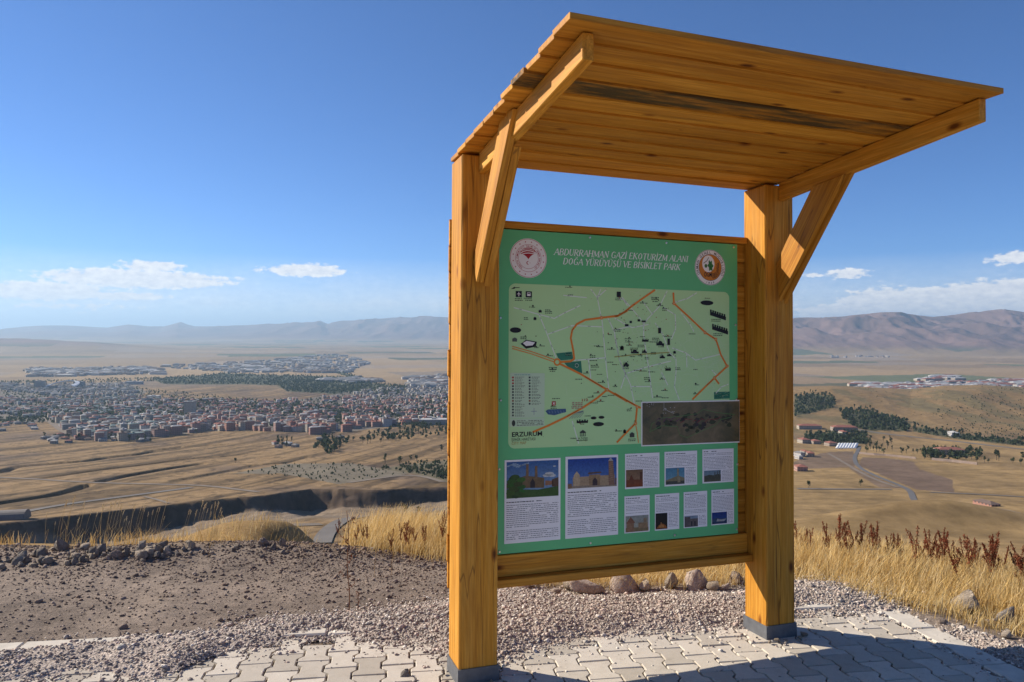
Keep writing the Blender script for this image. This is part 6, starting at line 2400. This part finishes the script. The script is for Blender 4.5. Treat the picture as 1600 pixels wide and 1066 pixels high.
hut = [k for k in np.nonzero(tiny)[0] if tr.random() < .30]
sel.sort(key=lambda k: cy_[k])
rest_v, rest_f, rest_c = [], [], []


def rest_block(x, y, z, ang, w, d, h, wall, roof, hip):
    wv, wf, rv, rf = block_geo(w, d, h, hip)
    c_, s_ = math.cos(ang), math.sin(ang)
    for vs, fs, col in ((wv, wf, wall), (rv, rf, roof)):
        b = len(rest_v)
        rest_v.extend([(x+c_*q_[0]-s_*q_[1], y+s_*q_[0]+c_*q_[1], z+q_[2]) for q_ in vs])
        rest_f.extend([tuple(i_+b for i_ in f_) for f_ in fs])
        rest_c.extend([col]*len(vs))


def district(px):
    return 'left' if px < 235 else ('middle' if px < 470 else 'right')


zs = height(cx[sel], cy_[sel])
nind = 0
for n_, k in enumerate(sel):
    x_, y_, px = cx[k], cy_[k], cpx[k]
    q_ = vnoise(x_/160, y_/160, 5)
    ang = .35+.5*round(q_*3)/3+tr.uniform(-.06, .06)
    near = y_ < 1900
    w, d = (tr.choice((9, 10, 12, 14, 17)), tr.choice((8, 9, 10))) if y_ < 1500 else (tr.choice((6, 7, 8, 10, 13)), tr.choice((6, 7, 9)))
    h = tr.choice((6, 9, 9, 12, 12, 15)) if px < 520 or near else tr.choice((4, 6, 9))
    if tr.random() < .08:
        w, h = 28, tr.choice((6, 9))
    warm = px > 250
    wall = tr.choice(('pink', 'salmon', 'beige', 'cream', 'pink', 'white') if warm else ('beige', 'cream', 'pink', 'grey', 'white'))
    roof = tr.choice(('red', 'red', 'brown', 'grey', 'pale') if warm else ('brown', 'grey', 'pale', 'red', 'green-grey'))
    if y_ > 2300:
        wall = tr.choice(('beige', 'grey', 'white', 'cream'))
        roof = tr.choice(('brown', 'grey', 'grey', 'pale', 'brown'))
    if y_ > 1500:
        h = tr.choice((3, 4, 6, 6, 9))
    hip = tr.random() < .7
    if nind < 225:
        nind += 1
        building(x_, y_, ang, w, d, h, wall, roof, hip, '%s apartment block with %s %s roof in the %s of the town near edge' % (wall, roof, 'hipped' if hip else 'flat', district(px)),
                 '%s blocks with %s %s roofs, %s of near edge' % (wall, roof, 'hipped' if hip else 'flat', district(px)))
    else:
        rest_block(x_, y_, zs[n_], ang, w, d, h, WALLC[wall], ROOFC[roof], hip)
for k in hut[:60]:
    wall, roof = tr.choice(('white', 'cream', 'beige', 'grey')), tr.choice(('pale', 'grey', 'brown', 'red'))
    where = 'at the foot of the town' if cpx[k] < 300 else ('among the village trees' if cpx[k] > 478 and cpy[k] < 712 else 'on the dry field outside the town')
    building(cx[k], cy_[k], tr.uniform(0, 1.5), tr.uniform(7, 13), tr.uniform(6, 9), tr.uniform(3, 4.5), wall, roof, True, 'small %s house with %s roof %s' % (wall, roof, where), 'small %s houses with %s roofs %s' % (wall, roof, where), 'village_house', 'house')
# the parts of the town farther out
for p in UPPER:
    lo, hi = p.min(0), p.max(0)
    n_ = int((hi[0]-lo[0])*(hi[1]-lo[1])*(.11 if lo[1] < 595 else .10))
    qx, qy = np.array([tr.uniform(lo[0], hi[0]) for _ in range(n_)]), np.array([tr.uniform(lo[1], hi[1]) for _ in range(n_)])
    m_ = in_poly(qx, qy, p)
    X_, Y_ = px_plan_many(qx[m_], qy[m_])
    Z_ = height(X_, Y_)
    for x_, y_, z_ in zip(X_, Y_, Z_):
        big = tr.random() < .25
        white = lo[0] > 1200 and lo[1] > 570
        w, d, h = (tr.uniform(40, 95), tr.uniform(20, 32), tr.uniform(8, 12)) if (big or (white and tr.random() < .6)) else (tr.uniform(14, 28), tr.uniform(12, 18), tr.uniform(6, 14))
        rest_block(x_, y_, z_, tr.choice((0, .4, .8))+tr.uniform(-.1, .1), w, d, h, WALLC[tr.choice(('white', 'cream', 'grey', 'beige'))], ROOFC[tr.choice(('pale', 'pale', 'grey', 'red') if white else ('pale', 'grey', 'brown', 'grey'))], True)
o = link('far_town', mesh_from('far_town', rest_v, rest_f, col_mat('far_render', .8, .2)))
me = o.data
at = me.color_attributes.new('Col', 'FLOAT_COLOR', 'POINT')
arr = np.ones((len(rest_v), 4), np.float32)
arr[:, :3] = np.array(rest_c)
at.data.foreach_set('color', arr.ravel())
tag(o, 'countless far houses of the town spread over the valley floor', 'town', kind='stuff')
print('town', len(sel), len(hut), nind)


def px_building(px, py, wpx, dpt, h, ang, wall, roof, hip, label, name='house', cat='house', group=None):
    p = px_plan(px, py)
    return building(p[0], p[1], ang, wpx*p[1]/FPX, dpt, h, wall, roof, hip, label, group, name, cat)


# single buildings that stand out
for (zx, zy, zw, dpt, h, ang, wall, roof, lab) in (
        (108, 150, 155, 14, 6, -.05, 'cream', 'red', 'long red-roofed building behind the compound trees, farthest left'), (350, 162, 165, 16, 8, -.05, 'beige', 'red', 'long red-roofed building in the middle of the compound trees'),
        (343, 182, 38, 16, 8, 0, 'cream', 'red', 'small red-roofed front of the long compound building'), (256, 250, 62, 12, 5, .25, 'beige', 'red', 'low red-roofed shed left of the white strips'),
        (1078, 303, 176, 14, 7, -.08, 'cream', 'red', 'long red-roofed building standing alone among trees on the right'), (50, 420, 70, 12, 5, -.1, 'pink', 'red', 'red-roofed house at the field track by the right post'),
        (70, 232, 60, 14, 6, .2, 'cream', 'red', 'red-roofed house at the lower left of the compound'), (150, 236, 55, 12, 5, .1, 'beige', 'red', 'red-roofed house right of the lower left compound house'),
        (40, 330, 40, 12, 5, .4, 'white', 'grey', 'grey-roofed house in the hamlet by the right post'), (75, 318, 34, 12, 5, .1, 'cream', 'red', 'red-roofed house in the hamlet by the right post'), (115, 332, 44, 12, 5, -.2, 'beige', 'red', 'low red-roofed house at the right of the hamlet'),
        (35, 345, 30, 10, 4, .2, 'white', 'pale', 'small pale-roofed hut at the front of the hamlet'), (1110, 188, 52, 16, 6, -.1, 'white', 'pale', 'white-roofed hall by the upper road'), (935, 300, 22, 10, 6, 0, 'white', 'grey', 'small white house left of the lone red-roofed building')):
    px, py = z7(zx, zy)
    px_building(px, py, zw/4.444, dpt, h, ang, wall, roof, True, lab, 'red_roofed_house' if roof == 'red' else 'house', 'house')
M_STRIP = plain('white_sheet_roof', (.66, .66, .65), .5, .3, .06, .3)
for k in range(7):
    px, py = z7(312+k*19.5, 257-k*.6)
    p = px_plan(px, py)
    q_ = px_plan(*z7(322+k*19.5, 247-k*.6))
    r_ = px_plan(*z7(304+k*19.5, 267-k*.6))
    d = q_-r_
    L = math.hypot(*d)
    m = MB()
    m.box(-2.2, 2.2, -L/2, L/2, 0, 1.8)
    m.hexa([(-2.5, -L/2, 1.8), (2.5, -L/2, 1.8), (2.5, L/2, 1.8), (-2.5, L/2, 1.8), (-.3, -L/2, 2.9), (.3, -L/2, 2.9), (.3, L/2, 2.9), (-.3, L/2, 2.9)])
    o = m.build('storage_shed', M_STRIP)
    o.location = (p[0], p[1], ground_z(*p))
    o.rotation_euler = (0, 0, math.atan2(d[1], d[0])-math.pi/2)
    tag(o, '%s long white shed in the row of seven beside the compound' % ('first (leftmost)', 'second', 'third', 'fourth', 'fifth', 'sixth', 'last (rightmost)')[k], 'shed', 'row of white sheds')
M_WALL = plain('boundary_stone', (.26, .20, .165), .9, .15, .15, .2)


def boundary(pts, label, h=2.2):
    line = plan_line([z7(*q_) for q_ in pts])
    m = MB()
    for a, b in zip(line[:-1], line[1:]):
        d = (b-a)/np.hypot(*(b-a))
        n = np.array([-d[1], d[0]])*.35
        za, zb = ground_z(*a), ground_z(*b)
        m.hexa([(*(a-n), za-1), (*(a+n), za-1), (*(a+n), za+h), (*(a-n), za+h), (*(b-n), zb-1), (*(b+n), zb-1), (*(b+n), zb+h), (*(b-n), zb+h)])
    tag(m.build('boundary_wall', M_WALL), label, 'wall')


boundary([(455, 300), (560, 312), (640, 318), (720, 326), (850, 340)], 'long dark boundary wall left of the lone red-roofed building', 2.6)
boundary([(960, 347), (1100, 360), (1275, 380)], 'long pale boundary wall in front of the lone red-roofed building', 3.0)
for (a, b, lab) in (((1275, 650), (1405, 668), 'dark long shelter on the right field, upper one'), ((1115, 705), (1255, 728), 'dark long shelter on the right field, lower one')):
    p, q_ = px_plan(*z7(*a)), px_plan(*z7(*b))
    c_ = (p+q_)/2
    d = q_-p
    building(c_[0], c_[1], math.atan2(d[1], d[0]), math.hypot(*d), 8, 2.2, 'salmon', 'brown', True, lab, None, 'field_shelter', 'shed')
# barrel-roofed hangar at the left edge
p = px_plan(10, 813)
m = MB()
vs, fs = [], []
for k in range(13):
    a = math.pi*k/12
    vs += [(-13, 6*math.cos(a), 5.5*math.sin(a)), (13, 6*math.cos(a), 5.5*math.sin(a))]
fs = [(2*k, 2*k+1, 2*k+3, 2*k+2) for k in range(12)]+[tuple(range(0, 26, 2)), tuple(range(25, 0, -2))]
m.add(vs, fs)
hg = m.build('hangar', plain('grey_sheet_metal', (.17, .15, .135), .7, .3, .12, .2))
hg.location = (p[0]-3, p[1], ground_z(*p)-.3)
hg.rotation_euler = (0, 0, .25)
tag(hg, 'grey barrel-roofed hangar on the field at the left edge', 'hangar')
# stadium with its white arched roof
p = px_plan(96, 607)
m = MB()
n = 26
for k in range(n):
    a0, a1 = math.pi*(-.05+1.1*k/n), math.pi*(-.05+1.1*(k+1)/n)
    h0, h1 = 10+12*math.sin(max(a0, 0)), 10+12*math.sin(max(a1, 0))
    m.hexa([(52*math.cos(a0), 70*math.sin(a0), h0-2), (40*math.cos(a0), 54*math.sin(a0), h0+2), (40*math.cos(a0), 54*math.sin(a0), h0+5), (52*math.cos(a0), 70*math.sin(a0), h0+2),
            (52*math.cos(a1), 70*math.sin(a1), h1-2), (40*math.cos(a1), 54*math.sin(a1), h1+2), (40*math.cos(a1), 54*math.sin(a1), h1+5), (52*math.cos(a1), 70*math.sin(a1), h1+2)])
st = m.build('stadium_roof', plain('white_membrane', (.74, .74, .73), .5, .3, .04, .1))
st.location = (p[0], p[1], ground_z(*p)+2)
tag(st, 'white horseshoe stadium roof far off in the left of the town', 'stadium')
for (px, py, w, h, wall, roof, lab) in ((62, 607, 12, 26, 'grey', 'grey', 'tall dark block left of the white stadium roof'), (124, 605, 13, 22, 'grey', 'grey', 'dark block right of the white stadium roof'), (210, 600, 24, 12, 'white', 'pale', 'white-roofed hall above the bare knoll, left'), (240, 625, 18, 12, 'cream', 'pale', 'white-roofed hall at the foot of the bare knoll'), (297, 648, 13, 30, 'cream', 'grey', 'tall cream tower block in the middle of the town'), (678, 664, 40, 10, 'cream', 'pale', 'wide low cream hall near the left post')):
    px_building(px, py, w, 26, h, .1, wall, roof, False, lab, 'town_building', 'building')

# ---- trees
M_LEAF = col_mat('foliage', .8, .15, 0, 1, .25, .28)
M_BARK = plain('bark', (.12, .09, .065), .9, .1, .2, 3.0)


def tree_meshes(seed, h, rx, poplar):
    rs = random.Random(seed)
    vs, fs = [], []

    def limb(p, q, r0, r1):
        b = len(vs)
        for c_, r_ in ((p, r0), (q, r1)):
            vs.extend([(c_[0]+r_*math.cos(2*math.pi*k/5), c_[1]+r_*math.sin(2*math.pi*k/5), c_[2]) for k in range(5)])
        fs.extend([(b+k, b+(k+1) % 5, b+5+(k+1) % 5, b+5+k) for k in range(5)])
    limb((0, 0, -.5), (0, 0, h*.35), .30, .20)
    limb((0, 0, h*.35), (.1, 0, h*.8), .20, .06)
    for k in range(4):
        a = 1.57*k+rs.uniform(-.4, .4)
        limb((0, 0, h*rs.uniform(.25, .45)), (rx*.6*math.cos(a), rx*.6*math.sin(a), h*rs.uniform(.5, .75)), .11, .04)
    tme = mesh_from('trunk', vs, fs, M_BARK)
    lv, lf, lc = [], [], []
    lobes = [(rs.uniform(-.45, .45)*rx, rs.uniform(-.45, .45)*rx, h*rs.uniform(.32, .88), rs.uniform(.45, .75)) for _ in range(7)]
    for k in range(150):
        L = rs.choice(lobes)
        th, ph = rs.uniform(0, 6.28), math.acos(rs.uniform(-1, 1))
        rad = rx*L[3]*(rs.random()**.4)*(1.0-.35*(L[2]/h > .75))
        c_ = np.array([L[0]+rad*math.sin(ph)*math.cos(th), L[1]+rad*math.sin(ph)*math.sin(th), L[2]+rad*(1.25 if poplar else .85)*math.cos(ph)])
        if c_[2] > h or c_[2] < h*.12:
            continue
        s_ = rs.uniform(.32, .75)*(rx/2.5)**.5
        e1 = np.array([rs.gauss(0, 1), rs.gauss(0, 1), rs.gauss(0, 1)])
        e1 /= np.linalg.norm(e1)
        e2 = np.cross(e1, [rs.gauss(0, 1), rs.gauss(0, 1), rs.gauss(0, 1)])
        e2 /= np.linalg.norm(e2)+1e-9
        b = len(lv)
        lv.extend([c_-e1*s_, c_+e2*s_*.8, c_+e1*s_, c_-e2*s_*.8])
        lf.append((b, b+1, b+2, b+3))
        k_ = rs.uniform(.7, 1.35)
        lc.extend([(.050*k_, .066*k_, .026*k_)]*4)
    return tme, mesh_np('crown', np.array(lv), np.array(lf), M_LEAF, False, np.array(lc), 4)


TREES = [tree_meshes(s_, 9, 2.6, s_ % 2 == 0) for s_ in range(5)]+[tree_meshes(s_+9, 11, 1.7, True) for s_ in range(3)]
ntree = 0


def tree(x, y, z, sc, label, group, kinds=range(8), name='broadleaf_tree'):
    global ntree
    ntree += 1
    t = empty(name)
    t.location = (x, y, z)
    t.scale = (sc*tr.uniform(.85, 1.15), sc*tr.uniform(.85, 1.15), sc)
    t.rotation_euler = (0, 0, tr.uniform(0, 6.28))
    kd = tr.choice(list(kinds))
    tm, cm = TREES[kd]
    if group:
        sort = ('slender ' if kd > 4 else 'broad ')+('tall ' if sc > 1.3 else ('low ' if sc < .95 else 'mid-height '))
        label, group = sort+label, sort+group
    link('trunk', tm, t)
    link('crown', cm, t)
    tag(t, label, 'tree', group)


fv, ff, fc = [], [], []


def wood_tree(x, y, z, h, r_):
    """a far tree of a wood: a handful of leaf clumps"""
    for k in range(10):
        c_ = np.array([x+tr.uniform(-.6, .6)*r_, y+tr.uniform(-.6, .6)*r_, z+h*tr.uniform(.3, .95)])
        a = tr.uniform(0, 3.14)
        s_ = r_*tr.uniform(.5, .9)
        b = len(fv)
        fv.extend([c_+np.array([-math.cos(a)*s_, -math.sin(a)*s_, -s_*.3]), c_+np.array([tr.uniform(-.3, .3), tr.uniform(-.3, .3), s_*.9]), c_+np.array([math.cos(a)*s_, math.sin(a)*s_, -s_*.2]), c_+np.array([0, 0, -s_*.9])])
        ff.append((b, b+1, b+2, b+3))
        k_ = tr.uniform(.6, 1.3)
        fc.extend([(.048*k_, .064*k_, .030*k_)]*4)


def scatter(poly, n, fn):
    poly = np.array(poly, float)
    lo, hi = poly.min(0), poly.max(0)
    qx, qy = np.array([tr.uniform(lo[0], hi[0]) for _ in range(n)]), np.array([tr.uniform(lo[1], hi[1]) for _ in range(n)])
    m_ = in_poly(qx, qy, poly)
    X_, Y_ = px_plan_many(qx[m_], qy[m_])
    Z_ = height(X_, Y_)
    for x_, y_, z_ in zip(X_, Y_, Z_):
        fn(x_, y_, z_)


ZZ = lambda pts: [z7(*q_) for q_ in pts]
for pts, n, lab in (([(10, 45), (120, 40), (280, 55), (290, 85), (10, 112)], 26, 'tree in the dark grove behind the right post'),
                    ([(315, 90), (500, 85), (750, 120), (815, 128), (800, 165), (560, 162), (430, 152), (320, 112)], 40, 'tree in the long green belt behind the red-roofed compound'),
                    ([(80, 165), (280, 165), (500, 168), (522, 240), (300, 232), (80, 245)], 28, 'tree inside the red-roofed compound'),
                    ([(830, 140), (1100, 160), (1400, 200), (1620, 218), (1620, 252), (1450, 236), (1100, 202), (830, 168)], 34, 'tree in the belt along the upper right road'),
                    ([(490, 190), (640, 190), (800, 250), (800, 305), (500, 292)], 16, 'scattered tree on the meadow right of the compound'),
                    ([(935, 265), (1300, 290), (1310, 330), (1140, 352), (880, 345)], 26, 'tree around the lone red-roofed building')):
    scatter(ZZ(pts), int(n*1.5), lambda x_, y_, z_: tree(x_, y_, z_, tr.uniform(.75, 1.25), lab, lab.replace('tree', 'trees', 1)))
for (zx, zy, s_) in ((508, 292, 1.1), (625, 302, 1.0), (752, 305, 1.2), (830, 298, .8), (858, 298, .8), (908, 335, 1.7), (948, 330, 1.3), (1410, 345, 1.5), (1425, 352, 1.0), (1325, 362, .9), (1352, 365, .6), (1522, 372, .9), (1578, 380, .9), (1590, 342, 1.2), (1272, 362, .9), (466, 530, .7), (106, 545, .8), (905, 275, .8)):
    x_, y_ = px_plan(*z7(zx, zy))
    tree(x_, y_, ground_z(x_, y_), s_, 'single tree standing apart on the right valley floor', 'single trees on the right valley floor')
for pts, n, lab in (([(486, 702), (500, 690), (520, 680), (545, 688), (540, 700), (515, 713)], 22, 'tree in the village clump nearest the dry fields'),
                    ([(540, 690), (560, 680), (600, 676), (640, 678), (640, 690), (580, 698)], 18, 'tree in the middle of the village left of the post'),
                    ([(600, 676), (640, 664), (700, 655), (700, 684), (640, 690)], 22, 'tree in the village right beside the left post'),
                    ([(595, 728), (640, 714), (690, 706), (690, 718), (610, 734)], 12, 'tree in the small farm group below the village'),
                    ([(412, 690), (450, 680), (470, 688), (440, 698)], 10, 'tree by the houses left of the village'), ([(60, 684), (240, 680), (255, 690), (60, 694)], 18, 'tree among the small houses at the foot of the town'), ([(240, 672), (330, 664), (335, 674), (250, 682)], 12, 'tree along the near edge of the town')):
    scatter(pts, int(n*1.5), lambda x_, y_, z_: tree(x_, y_, z_, tr.uniform(.7, 1.3), lab, lab.replace('tree', 'trees', 1)))
for (px, py, s_, lab) in ((634, 799, .78, 'round green tree beside the curving road'), (654, 803, .62, 'green bush right of the round tree by the curving road'), (611, 803, .35, 'little bush left of the round tree by the curving road'), (624, 803, .3, 'tiny bush beside the round tree by the curving road'), (368, 724, .7, 'lone tree on the dry field below the town'), (448, 698, .9, 'dark tree by the houses on the dry field')):
    x_, y_ = px_plan(px, py)
    tree(x_, y_, ground_z(x_, y_), s_, lab, None, (0, 1, 2, 3))
print('trees', ntree)
for pts, n, hh in (([(235, 592), (345, 584), (470, 587), (560, 590), (565, 598), (430, 602), (260, 601)], 1900, 9), ([(430, 600), (500, 592), (545, 594), (640, 606), (620, 618), (520, 616), (450, 612)], 1500, 10),
                   ([(505, 577), (520, 577), (588, 596), (570, 598)], 500, 9), ([(0, 596), (240, 592), (240, 597), (0, 600)], 420, 8), ([(0, 648), (215, 640), (330, 640), (330, 648), (120, 654)], 300, 9), ([(330, 640), (500, 636), (560, 645), (400, 652)], 300, 9), ([(480, 640), (560, 630), (640, 650), (520, 662)], 260, 9),
                   ([(560, 620), (700, 615), (900, 612), (900, 640), (700, 660), (600, 662)], 900, 9), ([(230, 628), (470, 626), (470, 636), (240, 640)], 220, 9), ([(0, 604), (200, 604), (440, 628), (700, 604), (700, 668), (0, 664)], 5200, 6), ([(590, 735), (702, 720), (702, 754), (648, 742)], 420, 3.5), ([(370, 741), (448, 727), (551, 728), (636, 742), (529, 757)], 300, 2.2),
                   ([(1452, 662), (1600, 640), (1600, 690), (1500, 680)], 520, 3.0), ([(1330, 640), (1600, 620), (1600, 668), (1400, 665)], 260, 2.2),
                   (ZZ([(10, 45), (120, 40), (280, 55), (290, 85), (10, 112)]), 330, 6.5), (ZZ([(315, 92), (500, 88), (750, 122), (815, 130), (800, 163), (560, 160), (430, 150), (320, 112)]), 520, 7), (ZZ([(80, 175), (280, 168), (500, 172), (520, 235), (300, 228), (80, 240)]), 260, 6.5), (ZZ([(830, 142), (1100, 164), (1400, 202), (1620, 220), (1620, 250), (1450, 234), (1100, 200), (830, 166)]), 480, 6), (ZZ([(935, 268), (1300, 292), (1310, 328), (1140, 350), (880, 345)]), 90, 8),
                   ([(486, 702), (500, 690), (520, 680), (545, 688), (540, 700), (515, 713)], 70, 8), ([(560, 684), (640, 666), (700, 656), (700, 684), (600, 692)], 130, 8)):
    scatter(pts, n, lambda x_, y_, z_: wood_tree(x_, y_, z_, hh*tr.uniform(.5, 1.25), hh*tr.uniform(.24, .42)))
o = link('woodland', mesh_np('woodland', np.array(fv), np.array(ff), M_LEAF, False, np.array(fc), 4))
tag(o, 'far dark green woods and scrub of the valley', 'woodland', kind='stuff')

# ================================================================== THE AIR
m, t, b = new_mat('haze')
t.nodes.remove(b)
vol = N(t, 'ShaderNodeVolumePrincipled')
vol.inputs['Color'].default_value = (.52, .76, 1.0, 1.0)
vol.inputs['Density'].default_value = HAZE
vol.inputs['Anisotropy'].default_value = .25
t.links.new(vol.outputs[0], t.nodes['Material Output'].inputs['Volume'])
mb = MB()
mb.box(-60000, 60000, -60000, 60000, -420, 720)
hz = mb.build('haze', m)
tag(hz, kind='stuff', label='thin blue summer haze over the whole valley', category='haze')
